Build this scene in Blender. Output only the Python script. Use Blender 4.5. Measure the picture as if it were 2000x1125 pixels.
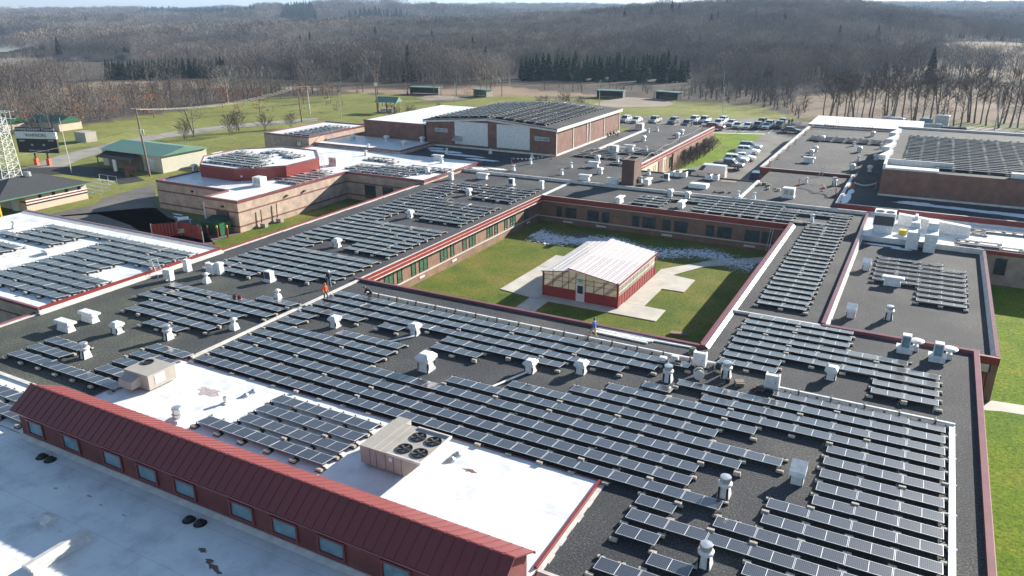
import bpy, math, random
from mathutils import Vector, Matrix
R_ = math.radians
scene = bpy.context.scene
for o_ in list(bpy.data.objects): bpy.data.objects.remove(o_)
C = scene.collection

# ------------------------------------------------------------ camera, sky, sun, exposure
# z = 0 is the main flat roof, the school grounds lie at z = -3.7, x runs along the solar rows, y away from the drone
cd = bpy.data.cameras.new('camera'); cam = bpy.data.objects.new('camera', cd); C.objects.link(cam)
cd.sensor_fit = 'HORIZONTAL'; cd.sensor_width = 36.0; cd.lens = 1498.2 / 2000 * 36.0
cd.clip_start = 0.5; cd.clip_end = 20000
yaw, pit, rol = -0.49494, 0.351268, -0.003676
fw = Vector((math.sin(yaw)*math.cos(pit), math.cos(yaw)*math.cos(pit), -math.sin(pit)))
rt = Vector((math.cos(yaw), -math.sin(yaw), 0)); upv = rt.cross(fw)
r2 = math.cos(rol)*rt + math.sin(rol)*upv; u2 = -math.sin(rol)*rt + math.cos(rol)*upv
cam.matrix_world = Matrix(((r2.x, u2.x, -fw.x, 0), (r2.y, u2.y, -fw.y, 0), (r2.z, u2.z, -fw.z, 25.0), (0, 0, 0, 1)))
scene.camera = cam
SUN_EL, SUN_AZ = 19.5, 23.0            # azimuth measured from +y towards +x
w = bpy.data.worlds.new('World'); scene.world = w; w.use_nodes = True
wn = w.node_tree; wn.nodes.clear()
sky = wn.nodes.new('ShaderNodeTexSky'); sky.sky_type = 'NISHITA'; sky.sun_disc = False
sky.sun_elevation = R_(SUN_EL); sky.sun_rotation = R_(SUN_AZ); sky.altitude = 300
sky.air_density = 1.2; sky.dust_density = 0.4; sky.ozone_density = 2.0
bg = wn.nodes.new('ShaderNodeBackground'); bg.inputs['Strength'].default_value = 0.06
wo = wn.nodes.new('ShaderNodeOutputWorld')
wn.links.new(sky.outputs[0], bg.inputs[0]); wn.links.new(bg.outputs[0], wo.inputs[0])
sl = bpy.data.lights.new('sun', 'SUN'); sl.energy = 5.0; sl.angle = R_(0.53); sl.color = (1.0, 0.93, 0.82)
sun = bpy.data.objects.new('sun', sl); C.objects.link(sun)
sd = Vector((math.sin(R_(SUN_AZ))*math.cos(R_(SUN_EL)), math.cos(R_(SUN_AZ))*math.cos(R_(SUN_EL)), math.sin(R_(SUN_EL))))
sun.rotation_euler = sd.to_track_quat('Z', 'Y').to_euler(); sun.location = (60, 150, 90)
scene.view_settings.view_transform = 'Standard'; scene.view_settings.look = 'None'
scene.view_settings.gamma = 1; scene.view_settings.use_curve_mapping = False
scene.view_settings.exposure = 1.4

# ------------------------------------------------------------ helpers
class MB:
    def __init__(s): s.v = []; s.f = []; s.m = []
    def add(s, vs, fs, mi=0):
        n = len(s.v); s.v += [tuple(p) for p in vs]; s.f += [tuple(i+n for i in f) for f in fs]
        s.m += (mi if isinstance(mi, list) else [mi]*len(fs)); return s
    def box(s, x0, x1, y0, y1, z0, z1, mi=0, tx=0, ty=0):
        # tx, ty: how much the top draws in on each side
        vs = [(x0,y0,z0),(x1,y0,z0),(x1,y1,z0),(x0,y1,z0),(x0+tx,y0+ty,z1),(x1-tx,y0+ty,z1),(x1-tx,y1-ty,z1),(x0+tx,y1-ty,z1)]
        return s.add(vs, [(3,2,1,0),(4,5,6,7),(0,1,5,4),(1,2,6,5),(2,3,7,6),(3,0,4,7)], mi)
    def rbox(s, x0, x1, y0, y1, z0, z1, b=0.02, mi=0):
        # box with chamfered upper edges
        s.box(x0,x1,y0,y1,z0,z1-b,mi); n=len(s.v)-8; s.f.pop(len(s.f)-5); s.m.pop()
        t=[(x0+b,y0+b,z1),(x1-b,y0+b,z1),(x1-b,y1-b,z1),(x0+b,y1-b,z1)]
        k=len(s.v); s.v+=t
        for i in range(4):
            j=(i+1)%4; s.f.append((n+4+i,n+4+j,k+j,k+i)); s.m.append(mi)
        s.f.append((k,k+1,k+2,k+3)); s.m.append(mi); return s
    def quad(s, a, b, c, d, mi=0): return s.add([a,b,c,d], [(0,1,2,3)], mi)
    def prism(s, P, z0, z1, mi=0, mt=None, bottom=False):
        n = len(P); vs = [(x,y,z0) for x,y in P] + [(x,y,z1) for x,y in P]
        A = sum(P[i][0]*P[(i+1)%n][1]-P[(i+1)%n][0]*P[i][1] for i in range(n))
        fs = [((i,(i+1)%n,n+(i+1)%n,n+i) if A>0 else ((i+1)%n,i,n+i,n+(i+1)%n)) for i in range(n)]
        top = tuple(range(n,2*n)) if A>0 else tuple(reversed(range(n,2*n)))
        fs.append(top); ms = [mi]*n + [mi if mt is None else mt]
        if bottom: fs.append(tuple(reversed(range(n))) if A>0 else tuple(range(n))); ms.append(mi)
        return s.add(vs, fs, ms)
    def tube(s, a, b, r0, r1=None, n=6, mi=0, cap=True):
        if r1 is None: r1 = r0
        a = Vector(a); b = Vector(b); d = b-a
        if d.length < 1e-6: return s
        q = d.to_track_quat('Z','Y'); vs = []
        for p, r in ((a,r0),(b,r1)):
            for i in range(n):
                t = 2*math.pi*i/n; vs.append(p + q @ Vector((r*math.cos(t), r*math.sin(t), 0)))
        fs = [(i,(i+1)%n,n+(i+1)%n,n+i) for i in range(n)]
        if cap: fs += [tuple(range(n,2*n)), tuple(reversed(range(n)))]
        return s.add(vs, fs, mi)
    def lathe(s, prof, cx=0, cy=0, n=14, mi=0):
        vs = []; k = len(prof)
        for r, z in prof:
            for i in range(n):
                t = 2*math.pi*i/n; vs.append((cx+r*math.cos(t), cy+r*math.sin(t), z))
        fs = [(j*n+i, j*n+(i+1)%n, (j+1)*n+(i+1)%n, (j+1)*n+i) for j in range(k-1) for i in range(n)]
        fs.append(tuple(range((k-1)*n, k*n)))
        return s.add(vs, fs, mi)
    def mesh(s, name, mats, off=(0,0,0), smooth=False):
        me = bpy.data.meshes.new(name)
        me.from_pydata([(x-off[0], y-off[1], z-off[2]) for x,y,z in s.v], [], s.f)
        for m in (mats if isinstance(mats, (list,tuple)) else [mats]): me.materials.append(m)
        me.polygons.foreach_set('material_index', s.m)
        if smooth: me.polygons.foreach_set('use_smooth', [True]*len(s.f))
        me.update(); return me

def tag(o, label=None, cat=None, group=None, kind=None):
    if label: o['label'] = label
    if cat: o['category'] = cat
    if group: o['group'] = group
    if kind: o['kind'] = kind
    return o
def obj(name, me, loc=(0,0,0), rz=0, parent=None):
    o = bpy.data.objects.new(name, me); C.objects.link(o); o.location = loc; o.rotation_euler = (0,0,rz)
    if parent: o.parent = parent
    return o
def thing(name, label, cat, loc=(0,0,0), rz=0, group=None):
    return tag(obj(name, None, loc, rz), label, cat, group)
SMALL = {'corner_strap','support','bracket','red_trim','side_rail','timber_frame','roof_seam'}
def part(name, mb, mats, parent, smooth=False, label=None, kind=None):
    if name in SMALL: kind = 'stuff'
    # mb is in world coordinates, the parent is an unrotated Empty (or a child placed at its origin)
    off = Vector((0,0,0)); p = parent
    while p: off += p.location; p = p.parent
    return tag(obj(name, mb.mesh(name, mats, off, smooth), parent=parent), label, kind=kind)
def single(name, mb, mats, label, cat, loc=None, group=None, smooth=False, kind=None):
    loc = loc or (0,0,0)
    return tag(obj(name, mb.mesh(name, mats, loc, smooth), loc), label, cat, group, kind)
def struct(name, mb, mats): return tag(obj(name, mb.mesh(name, mats)), kind='structure')
def copy_tree(o, parent=None, loc=None, rz=None):
    c = o.copy(); C.objects.link(c); c.parent = parent
    if loc is not None: c.location = loc
    if rz is not None: c.rotation_euler = (0,0,rz)
    for ch in list(o.children): copy_tree(ch, c)
    return c
ORD = ['first','second','third','fourth','fifth','sixth','seventh','eighth','ninth','tenth','eleventh','twelfth','thirteenth','fourteenth','fifteenth','sixteenth','seventeenth','eighteenth','nineteenth','twentieth','twenty-first','twenty-second','twenty-third','twenty-fourth','twenty-fifth','twenty-sixth','twenty-seventh','twenty-eighth','twenty-ninth','thirtieth']

# ------------------------------------------------------------ materials
MATS = {}
def newmat(name):
    m = bpy.data.materials.new(name); m.use_nodes = True; nt = m.node_tree; b = nt.nodes['Principled BSDF']
    MATS[name] = m; return m, nt, b
def N(nt, t, **k):
    n = nt.nodes.new(t)
    for a, b in k.items():
        if a.startswith('i_'): n.inputs[a[2:]].default_value = b
        else: setattr(n, a, b)
    return n
def pos(nt): return N(nt, 'ShaderNodeNewGeometry').outputs['Position']
def noise(nt, scale, detail=4, vec=None, rough=0.55):
    n = N(nt, 'ShaderNodeTexNoise'); n.inputs['Scale'].default_value = scale; n.inputs['Detail'].default_value = detail
    n.inputs['Roughness'].default_value = rough
    nt.links.new(vec if vec is not None else pos(nt), n.inputs['Vector']); return n.outputs['Fac']
def ramp(nt, fac, stops):
    r = N(nt, 'ShaderNodeValToRGB'); e = r.color_ramp.elements
    while len(e) < len(stops): e.new(0.5)
    for x, (p, c) in zip(e, stops): x.position = p; x.color = (c[0], c[1], c[2], 1) if isinstance(c, (tuple,list)) else (c,c,c,1)
    nt.links.new(fac, r.inputs[0]); return r.outputs[0]
def mix(nt, fac, a, b, mode='MIX'):
    m = N(nt, 'ShaderNodeMix', data_type='RGBA', blend_type=mode)
    for s_, v_ in ((0, fac), (6, a), (7, b)):
        if hasattr(v_, 'links') or isinstance(v_, bpy.types.NodeSocket): nt.links.new(v_, m.inputs[s_])
        elif isinstance(v_, (tuple, list)): m.inputs[s_].default_value = (v_[0], v_[1], v_[2], 1)
        else: m.inputs[s_].default_value = v_
    return m.outputs[2]
def bump(nt, b, fac, strength=0.3, dist=0.02):
    n = N(nt, 'ShaderNodeBump'); n.inputs['Strength'].default_value = strength; n.inputs['Distance'].default_value = dist
    nt.links.new(fac, n.inputs['Height']); nt.links.new(n.outputs[0], b.inputs['Normal'])
def simple(name, col, rough=0.6, metal=0.0, var=0.12, scale=3.0, spec=0.5, bmp=0, bscale=40):
    m, nt, b = newmat(name)
    b.inputs['Roughness'].default_value = rough; b.inputs['Metallic'].default_value = metal; b.inputs['Specular IOR Level'].default_value = spec
    f = noise(nt, scale, 5)
    c = ramp(nt, f, [(0.3, tuple(x*(1-var) for x in col)), (0.7, tuple(min(1,x*(1+var)) for x in col))])
    nt.links.new(c, b.inputs['Base Color'])
    if bmp: bump(nt, b, noise(nt, bscale, 3), bmp)
    return m
M_gravel, nt, b = newmat('ballast_gravel')
g1 = ramp(nt, noise(nt, 9, 6, rough=0.75), [(0.36, (0.010,0.011,0.012)), (0.52, (0.046,0.047,0.051)), (0.66, (0.16,0.158,0.156))])
g2 = ramp(nt, noise(nt, 0.16, 5), [(0.38, (0.62,0.68,0.80)), (0.5, (0.88,0.93,1.04)), (0.66, (1.4,1.40,1.30))])
c_ = mix(nt, 1.0, g1, g2, 'MULTIPLY')
sp = N(nt, 'ShaderNodeSeparateXYZ'); nt.links.new(pos(nt), sp.inputs[0])
mr = N(nt, 'ShaderNodeMapRange'); nt.links.new(sp.outputs[0], mr.inputs[0]); mr.inputs[1].default_value = -44; mr.inputs[2].default_value = -62
mr2 = N(nt, 'ShaderNodeMapRange'); nt.links.new(sp.outputs[1], mr2.inputs[0]); mr2.inputs[1].default_value = 58; mr2.inputs[2].default_value = 40
mm = N(nt, 'ShaderNodeMath', operation='MULTIPLY'); nt.links.new(mr.outputs[0], mm.inputs[0]); nt.links.new(mr2.outputs[0], mm.inputs[1])
c_ = mix(nt, mm.outputs[0], c_, mix(nt, 1.0, c_, (1.5,1.6,1.15), 'MULTIPLY'))
nt.links.new(c_, b.inputs['Base Color']); b.inputs['Roughness'].default_value = 0.9
bump(nt, b, noise(nt, 14, 6, rough=0.8), 1.0, 0.06)
M_white, nt, b = newmat('white_roof_membrane')
a_ = ramp(nt, noise(nt, 0.5, 6, rough=0.65), [(0.30, (0.55,0.56,0.57)), (0.48, (0.74,0.75,0.76)), (0.6, (0.80,0.81,0.81))])
d_ = ramp(nt, noise(nt, 2.2, 8, rough=0.7), [(0.27, (0.62,0.60,0.58)), (0.40, (1,1,1))])
spw = N(nt, 'ShaderNodeSeparateXYZ'); nt.links.new(pos(nt), spw.inputs[0])
def seam(sock, per, wd):
    a = N(nt, 'ShaderNodeMath', operation='DIVIDE'); nt.links.new(sock, a.inputs[0]); a.inputs[1].default_value = per
    f = N(nt, 'ShaderNodeMath', operation='FRACT'); nt.links.new(a.outputs[0], f.inputs[0])
    l = N(nt, 'ShaderNodeMath', operation='LESS_THAN'); nt.links.new(f.outputs[0], l.inputs[0]); l.inputs[1].default_value = wd/per; return l.outputs[0]
sm_ = N(nt, 'ShaderNodeMath', operation='MAXIMUM'); nt.links.new(seam(spw.outputs[1], 3.05, 0.06), sm_.inputs[0]); nt.links.new(seam(spw.outputs[0], 15.2, 0.06), sm_.inputs[1])
wc = mix(nt, 1.0, a_, d_, 'MULTIPLY')
nt.links.new(mix(nt, sm_.outputs[0], wc, mix(nt, 1.0, wc, (0.86,0.86,0.87), 'MULTIPLY')), b.inputs['Base Color']); b.inputs['Roughness'].default_value = 0.42
bump(nt, b, noise(nt, 1.3, 6), 0.25, 0.05)
def brick_mat(name, c1, c2, mort, bw=0.2, bh=0.068, ms=0.012, rough=0.85, var=0.25):
    m, nt, b = newmat(name)
    sp = N(nt, 'ShaderNodeSeparateXYZ'); nt.links.new(pos(nt), sp.inputs[0])
    ad = N(nt, 'ShaderNodeMath', operation='ADD'); nt.links.new(sp.outputs[0], ad.inputs[0]); nt.links.new(sp.outputs[1], ad.inputs[1])
    cb = N(nt, 'ShaderNodeCombineXYZ'); nt.links.new(ad.outputs[0], cb.inputs[0]); nt.links.new(sp.outputs[2], cb.inputs[1])
    t = N(nt, 'ShaderNodeTexBrick'); nt.links.new(cb.outputs[0], t.inputs['Vector'])
    t.inputs['Scale'].default_value = 1; t.inputs['Brick Width'].default_value = bw; t.inputs['Row Height'].default_value = bh
    t.inputs['Mortar Size'].default_value = ms; t.inputs['Color1'].default_value = (*c1,1); t.inputs['Color2'].default_value = (*c2,1); t.inputs['Mortar'].default_value = (*mort,1)
    v = ramp(nt, noise(nt, 0.8, 6), [(0.3, 1-var), (0.7, 1+var)])
    nt.links.new(mix(nt, 1.0, t.outputs[0], v, 'MULTIPLY'), b.inputs['Base Color']); b.inputs['Roughness'].default_value = rough
    bump(nt, b, t.outputs['Fac'], -0.4, 0.01); return m
M_brick = brick_mat('brown_brick', (0.25,0.105,0.058), (0.165,0.068,0.042), (0.26,0.2,0.15))
M_brickred = brick_mat('red_brick', (0.24,0.085,0.055), (0.16,0.06,0.042), (0.2,0.15,0.12))
M_tan = brick_mat('tan_block', (0.46,0.34,0.27), (0.40,0.30,0.24), (0.5,0.4,0.33), 0.4, 0.2, 0.012)
M_tanband = brick_mat('brown_block_band', (0.2,0.09,0.07), (0.16,0.07,0.06), (0.22,0.12,0.1), 0.4, 0.2, 0.012)
M_redbrick_cl = brick_mat('clerestory_red_brick', (0.22,0.05,0.045), (0.16,0.038,0.036), (0.10,0.035,0.035), 0.2, 0.068, 0.012)
M_red = simple('red_fascia_metal', (0.225,0.025,0.022), 0.42, 0, 0.08, 1.2)
M_redcap = simple('weathered_red_coping', (0.21,0.075,0.08), 0.26, 0, 0.15, 0.7)
M_maroon = simple('maroon_standing_seam_metal', (0.185,0.04,0.04), 0.40, 0, 0.06, 0.8)
M_flash = simple('pale_flashing', (0.62,0.60,0.57), 0.5, 0, 0.18, 1.5)
M_whitemetal = simple('white_painted_metal', (0.68,0.69,0.69), 0.42, 0, 0.16, 3.5)
M_galv = simple('galvanised_metal', (0.62,0.64,0.65), 0.32, 0.75, 0.12, 3)
M_alu = simple('aluminium_frame', (0.78,0.79,0.80), 0.35, 0.6, 0.03, 3)
M_grey = simple('grey_cabinet_metal', (0.40,0.37,0.33), 0.5, 0.1, 0.08, 1.5)
M_greydark = simple('dark_louvre', (0.06,0.06,0.065), 0.6)
M_black = simple('black_plastic', (0.012,0.012,0.014), 0.5)
M_block = simple('concrete_ballast_block', (0.40,0.37,0.32), 0.9, 0, 0.22, 6)
M_conc = simple('pale_concrete', (0.50,0.47,0.41), 0.85, 0, 0.14, 0.6, bmp=0.2)
M_asph, nt, b = newmat('asphalt')
nt.links.new(mix(nt, 1.0, ramp(nt, noise(nt, 0.12, 5), [(0.35,(0.075,0.072,0.068)),(0.65,(0.17,0.16,0.145))]), ramp(nt, noise(nt, 6, 6), [(0.3,0.8),(0.7,1.15)]), 'MULTIPLY'), b.inputs['Base Color']); b.inputs['Roughness'].default_value = 0.85
M_asphdark = simple('dark_track_surface', (0.028,0.028,0.03), 0.8, 0, 0.2, 0.5)
M_gravelroad = simple('gravel_road', (0.25,0.235,0.21), 0.95, 0, 0.2, 0.3)
M_dirt = simple('infield_dirt', (0.26,0.21,0.165), 0.95, 0, 0.18, 0.15)
M_snow = simple('old_snow', (0.80,0.82,0.85), 0.55, 0, 0.06, 4, bmp=0.4, bscale=12)
M_paint = simple('white_paint', (0.8,0.8,0.78), 0.6)
M_grass, nt, b = newmat('lawn_grass')
ga = ramp(nt, noise(nt, 0.22, 5), [(0.34,(0.085,0.135,0.02)),(0.52,(0.14,0.165,0.025)),(0.68,(0.21,0.185,0.045))])
gb = ramp(nt, noise(nt, 5.5, 8, rough=0.8), [(0.36,0.45),(0.5,1.0),(0.66,1.55)])
nt.links.new(mix(nt, 1.0, ga, gb, 'MULTIPLY'), b.inputs['Base Color']); b.inputs['Roughness'].default_value = 0.95; b.inputs['Specular IOR Level'].default_value = 0.15
bump(nt, b, noise(nt, 7, 8, rough=0.85), 1.0, 0.12)
M_grassbright, nt, b = newmat('bright_lawn_grass')
ga = ramp(nt, noise(nt, 0.3, 5), [(0.34,(0.12,0.22,0.012)),(0.52,(0.17,0.26,0.012)),(0.68,(0.24,0.27,0.025))])
gb = ramp(nt, noise(nt, 3.5, 8, rough=0.8), [(0.36,0.4),(0.5,1.0),(0.66,1.6)])
nt.links.new(mix(nt, 1.0, ga, gb, 'MULTIPLY'), b.inputs['Base Color']); b.inputs['Roughness'].default_value = 0.95; b.inputs['Specular IOR Level'].default_value = 0.15
bump(nt, b, noise(nt, 5, 8, rough=0.85), 1.0, 0.2)
M_water, nt, b = newmat('lake_water')
b.inputs['Base Color'].default_value = (0.03,0.045,0.055,1); b.inputs['Roughness'].default_value = 0.065
bump(nt, b, noise(nt, 0.8, 4), 0.15, 0.1)
M_glass, nt, b = newmat('window_glass')
nt.links.new(ramp(nt, noise(nt, 0.9, 3), [(0.4,(0.025,0.045,0.05)),(0.6,(0.05,0.08,0.085))]), b.inputs['Base Color']); b.inputs['Roughness'].default_value = 0.06
M_glassgreen = simple('green_curtained_glass', (0.07,0.15,0.10), 0.15, 0, 0.35, 2.5)
M_glassblue = simple('blind_backed_glass', (0.16,0.27,0.33), 0.12, 0, 0.3, 1.4)
M_frame = simple('dark_bronze_frame', (0.035,0.028,0.025), 0.4)
M_poly, nt, b = newmat('translucent_greenhouse_sheet')
b.inputs['Base Color'].default_value = (0.80,0.76,0.66,1); b.inputs['Roughness'].default_value = 0.35
tr = N(nt, 'ShaderNodeBsdfTransparent'); tr.inputs[0].default_value = (0.95,0.92,0.84,1)
tl = N(nt, 'ShaderNodeBsdfTranslucent'); tl.inputs[0].default_value = (0.9,0.85,0.74,1)
m1 = N(nt, 'ShaderNodeMixShader'); m1.inputs[0].default_value = 0.55; nt.links.new(b.outputs[0], m1.inputs[1]); nt.links.new(tl.outputs[0], m1.inputs[2])
m2 = N(nt, 'ShaderNodeMixShader'); m2.inputs[0].default_value = 0.42; nt.links.new(m1.outputs[0], m2.inputs[1]); nt.links.new(tr.outputs[0], m2.inputs[2])
nt.links.new(m2.outputs[0], nt.nodes['Material Output'].inputs[0])
M_polyroof, nt, b = newmat('corrugated_polycarbonate_roof')
b.inputs['Base Color'].default_value = (0.62,0.56,0.56,1); b.inputs['Roughness'].default_value = 0.28
M_panel, nt, b = newmat('solar_cells')
tc = N(nt, 'ShaderNodeTexCoord'); sp = N(nt, 'ShaderNodeSeparateXYZ'); nt.links.new(tc.outputs['Object'], sp.inputs[0])
def grid(nt, sock, per, wd):
    a = N(nt, 'ShaderNodeMath', operation='DIVIDE'); nt.links.new(sock, a.inputs[0]); a.inputs[1].default_value = per
    f = N(nt, 'ShaderNodeMath', operation='FRACT'); nt.links.new(a.outputs[0], f.inputs[0])
    l = N(nt, 'ShaderNodeMath', operation='LESS_THAN'); nt.links.new(f.outputs[0], l.inputs[0]); l.inputs[1].default_value = wd/per
    return l.outputs[0]
gx = grid(nt, sp.outputs[0], 0.0835, 0.010); gy = grid(nt, sp.outputs[1], 0.163, 0.011)
mx = N(nt, 'ShaderNodeMath', operation='MAXIMUM'); nt.links.new(gx, mx.inputs[0]); nt.links.new(gy, mx.inputs[1])
ab = N(nt, 'ShaderNodeMath', operation='SUBTRACT'); nt.links.new(sp.outputs[0], ab.inputs[0]); ab.inputs[1].default_value = 1.02
ab2 = N(nt, 'ShaderNodeMath', operation='ABSOLUTE'); nt.links.new(ab.outputs[0], ab2.inputs[0])
md = N(nt, 'ShaderNodeMath', operation='LESS_THAN'); nt.links.new(ab2.outputs[0], md.inputs[0]); md.inputs[1].default_value = 0.014
oi = N(nt, 'ShaderNodeObjectInfo')
cell = ramp(nt, oi.outputs['Random'], [(0.0,(0.010,0.014,0.028)),(0.5,(0.016,0.020,0.036)),(1.0,(0.022,0.024,0.038))])
c_ = mix(nt, mx.outputs[0], cell, (0.12,0.13,0.15)); c_ = mix(nt, md.outputs[0], c_, (0.75,0.76,0.78))
nt.links.new(c_, b.inputs['Base Color']); b.inputs['IOR'].default_value = 1.5; b.inputs['Coat Weight'].default_value = 0.6; b.inputs['Coat Roughness'].default_value = 0.38
du = ramp(nt, noise(nt, 0.7, 5), [(0.3,0.12),(0.7,0.24)]); nt.links.new(du, b.inputs['Roughness'])
M_cover, nt, b = newmat('terrain_ground')
at = N(nt, 'ShaderNodeAttribute', attribute_name='cover')
v1 = ramp(nt, noise(nt, 0.05, 8, rough=0.7), [(0.3,0.7),(0.7,1.3)]); v2 = ramp(nt, noise(nt, 1.2, 8, rough=0.8), [(0.3,0.6),(0.7,1.4)])
nt.links.new(mix(nt, 1.0, mix(nt, 1.0, at.outputs['Color'], v1, 'MULTIPLY'), v2, 'MULTIPLY'), b.inputs['Base Color']); b.inputs['Roughness'].default_value = 0.95
b.inputs['Specular IOR Level'].default_value = 0.1
def twig_mat(name, cols):
    m, nt, b = newmat(name); oi = N(nt, 'ShaderNodeObjectInfo')
    n = len(cols); c0 = ramp(nt, oi.outputs['Random'], [(i/(n-1), c) for i, c in enumerate(cols)])
    pv_ = ramp(nt, noise(nt, 0.012, 3, oi.outputs['Location']), [(0.36,(0.62,0.60,0.62)),(0.5,(1.0,0.98,0.96)),(0.64,(1.5,1.42,1.32))])   # stands of different species
    nt.links.new(mix(nt, 1.0, c0, pv_, 'MULTIPLY'), b.inputs['Base Color'])
    b.inputs['Roughness'].default_value = 0.9; b.inputs['Specular IOR Level'].default_value = 0.1; return m
M_twig = twig_mat('bare_twigs', [(0.13,0.112,0.105),(0.18,0.16,0.15),(0.25,0.235,0.225),(0.15,0.14,0.135)])
M_twigdark = twig_mat('dark_bare_wood', [(0.12,0.098,0.085),(0.17,0.145,0.125)])
M_oak = twig_mat('russet_oak_leaves', [(0.20,0.085,0.05),(0.24,0.12,0.07)])
M_conif = twig_mat('dark_conifer_needles', [(0.016,0.032,0.02),(0.03,0.05,0.03),(0.022,0.042,0.026)])
M_bark = simple('grey_bark', (0.16,0.135,0.115), 0.9, 0, 0.25, 4)
M_scrub = twig_mat('scrub_twigs', [(0.115,0.095,0.085),(0.155,0.135,0.12),(0.09,0.08,0.072)])
M_wood = simple('weathered_pole_wood', (0.20,0.155,0.115), 0.85, 0, 0.2, 3)
M_orange = simple('orange_hoodie', (0.75,0.13,0.03), 0.8); M_navy = simple('navy_jacket', (0.02,0.025,0.05), 0.85)
M_jean = simple('pale_jeans', (0.22,0.28,0.34), 0.85); M_blue = simple('blue_coat', (0.03,0.12,0.55), 0.75)
M_khaki = simple('khaki_trousers', (0.45,0.34,0.17), 0.85); M_dk = simple('black_clothes', (0.015,0.015,0.018), 0.85)
M_skin = simple('skin', (0.50,0.32,0.23), 0.6); M_hi = simple('hi_vis_yellow', (0.62,0.78,0.05), 0.6)
M_greyc = simple('grey_trousers', (0.16,0.15,0.14), 0.85); M_conecol = simple('safety_orange', (0.8,0.10,0.04), 0.5)
M_green = simple('green_painted_steel', (0.02,0.11,0.05), 0.4); M_greenroof = simple('green_metal_roof', (0.12,0.24,0.18), 0.4, 0, 0.08, 0.6)
M_beige = simple('beige_siding', (0.52,0.50,0.40), 0.6, 0, 0.05, 1); M_shingle = simple('charcoal_shingles', (0.045,0.05,0.055), 0.9, 0, 0.35, 5)
M_cream = simple('cream_block', (0.55,0.47,0.36), 0.8, 0, 0.06, 1); M_yel = simple('yellow_post', (0.7,0.5,0.03), 0.5)
M_fence = simple('maroon_slatted_fence', (0.20,0.03,0.03), 0.6); M_teal = simple('turquoise_sign', (0.02,0.45,0.5), 0.5)
M_pvcr = simple('greenhouse_red_siding', (0.27,0.035,0.035), 0.5, 0, 0.08, 3); M_tyre = simple('tyre_rubber', (0.02,0.02,0.02), 0.8)
M_chimney = brick_mat('sooty_chimney_brick', (0.16,0.07,0.055), (0.10,0.05,0.042), (0.13,0.10,0.08))
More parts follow.
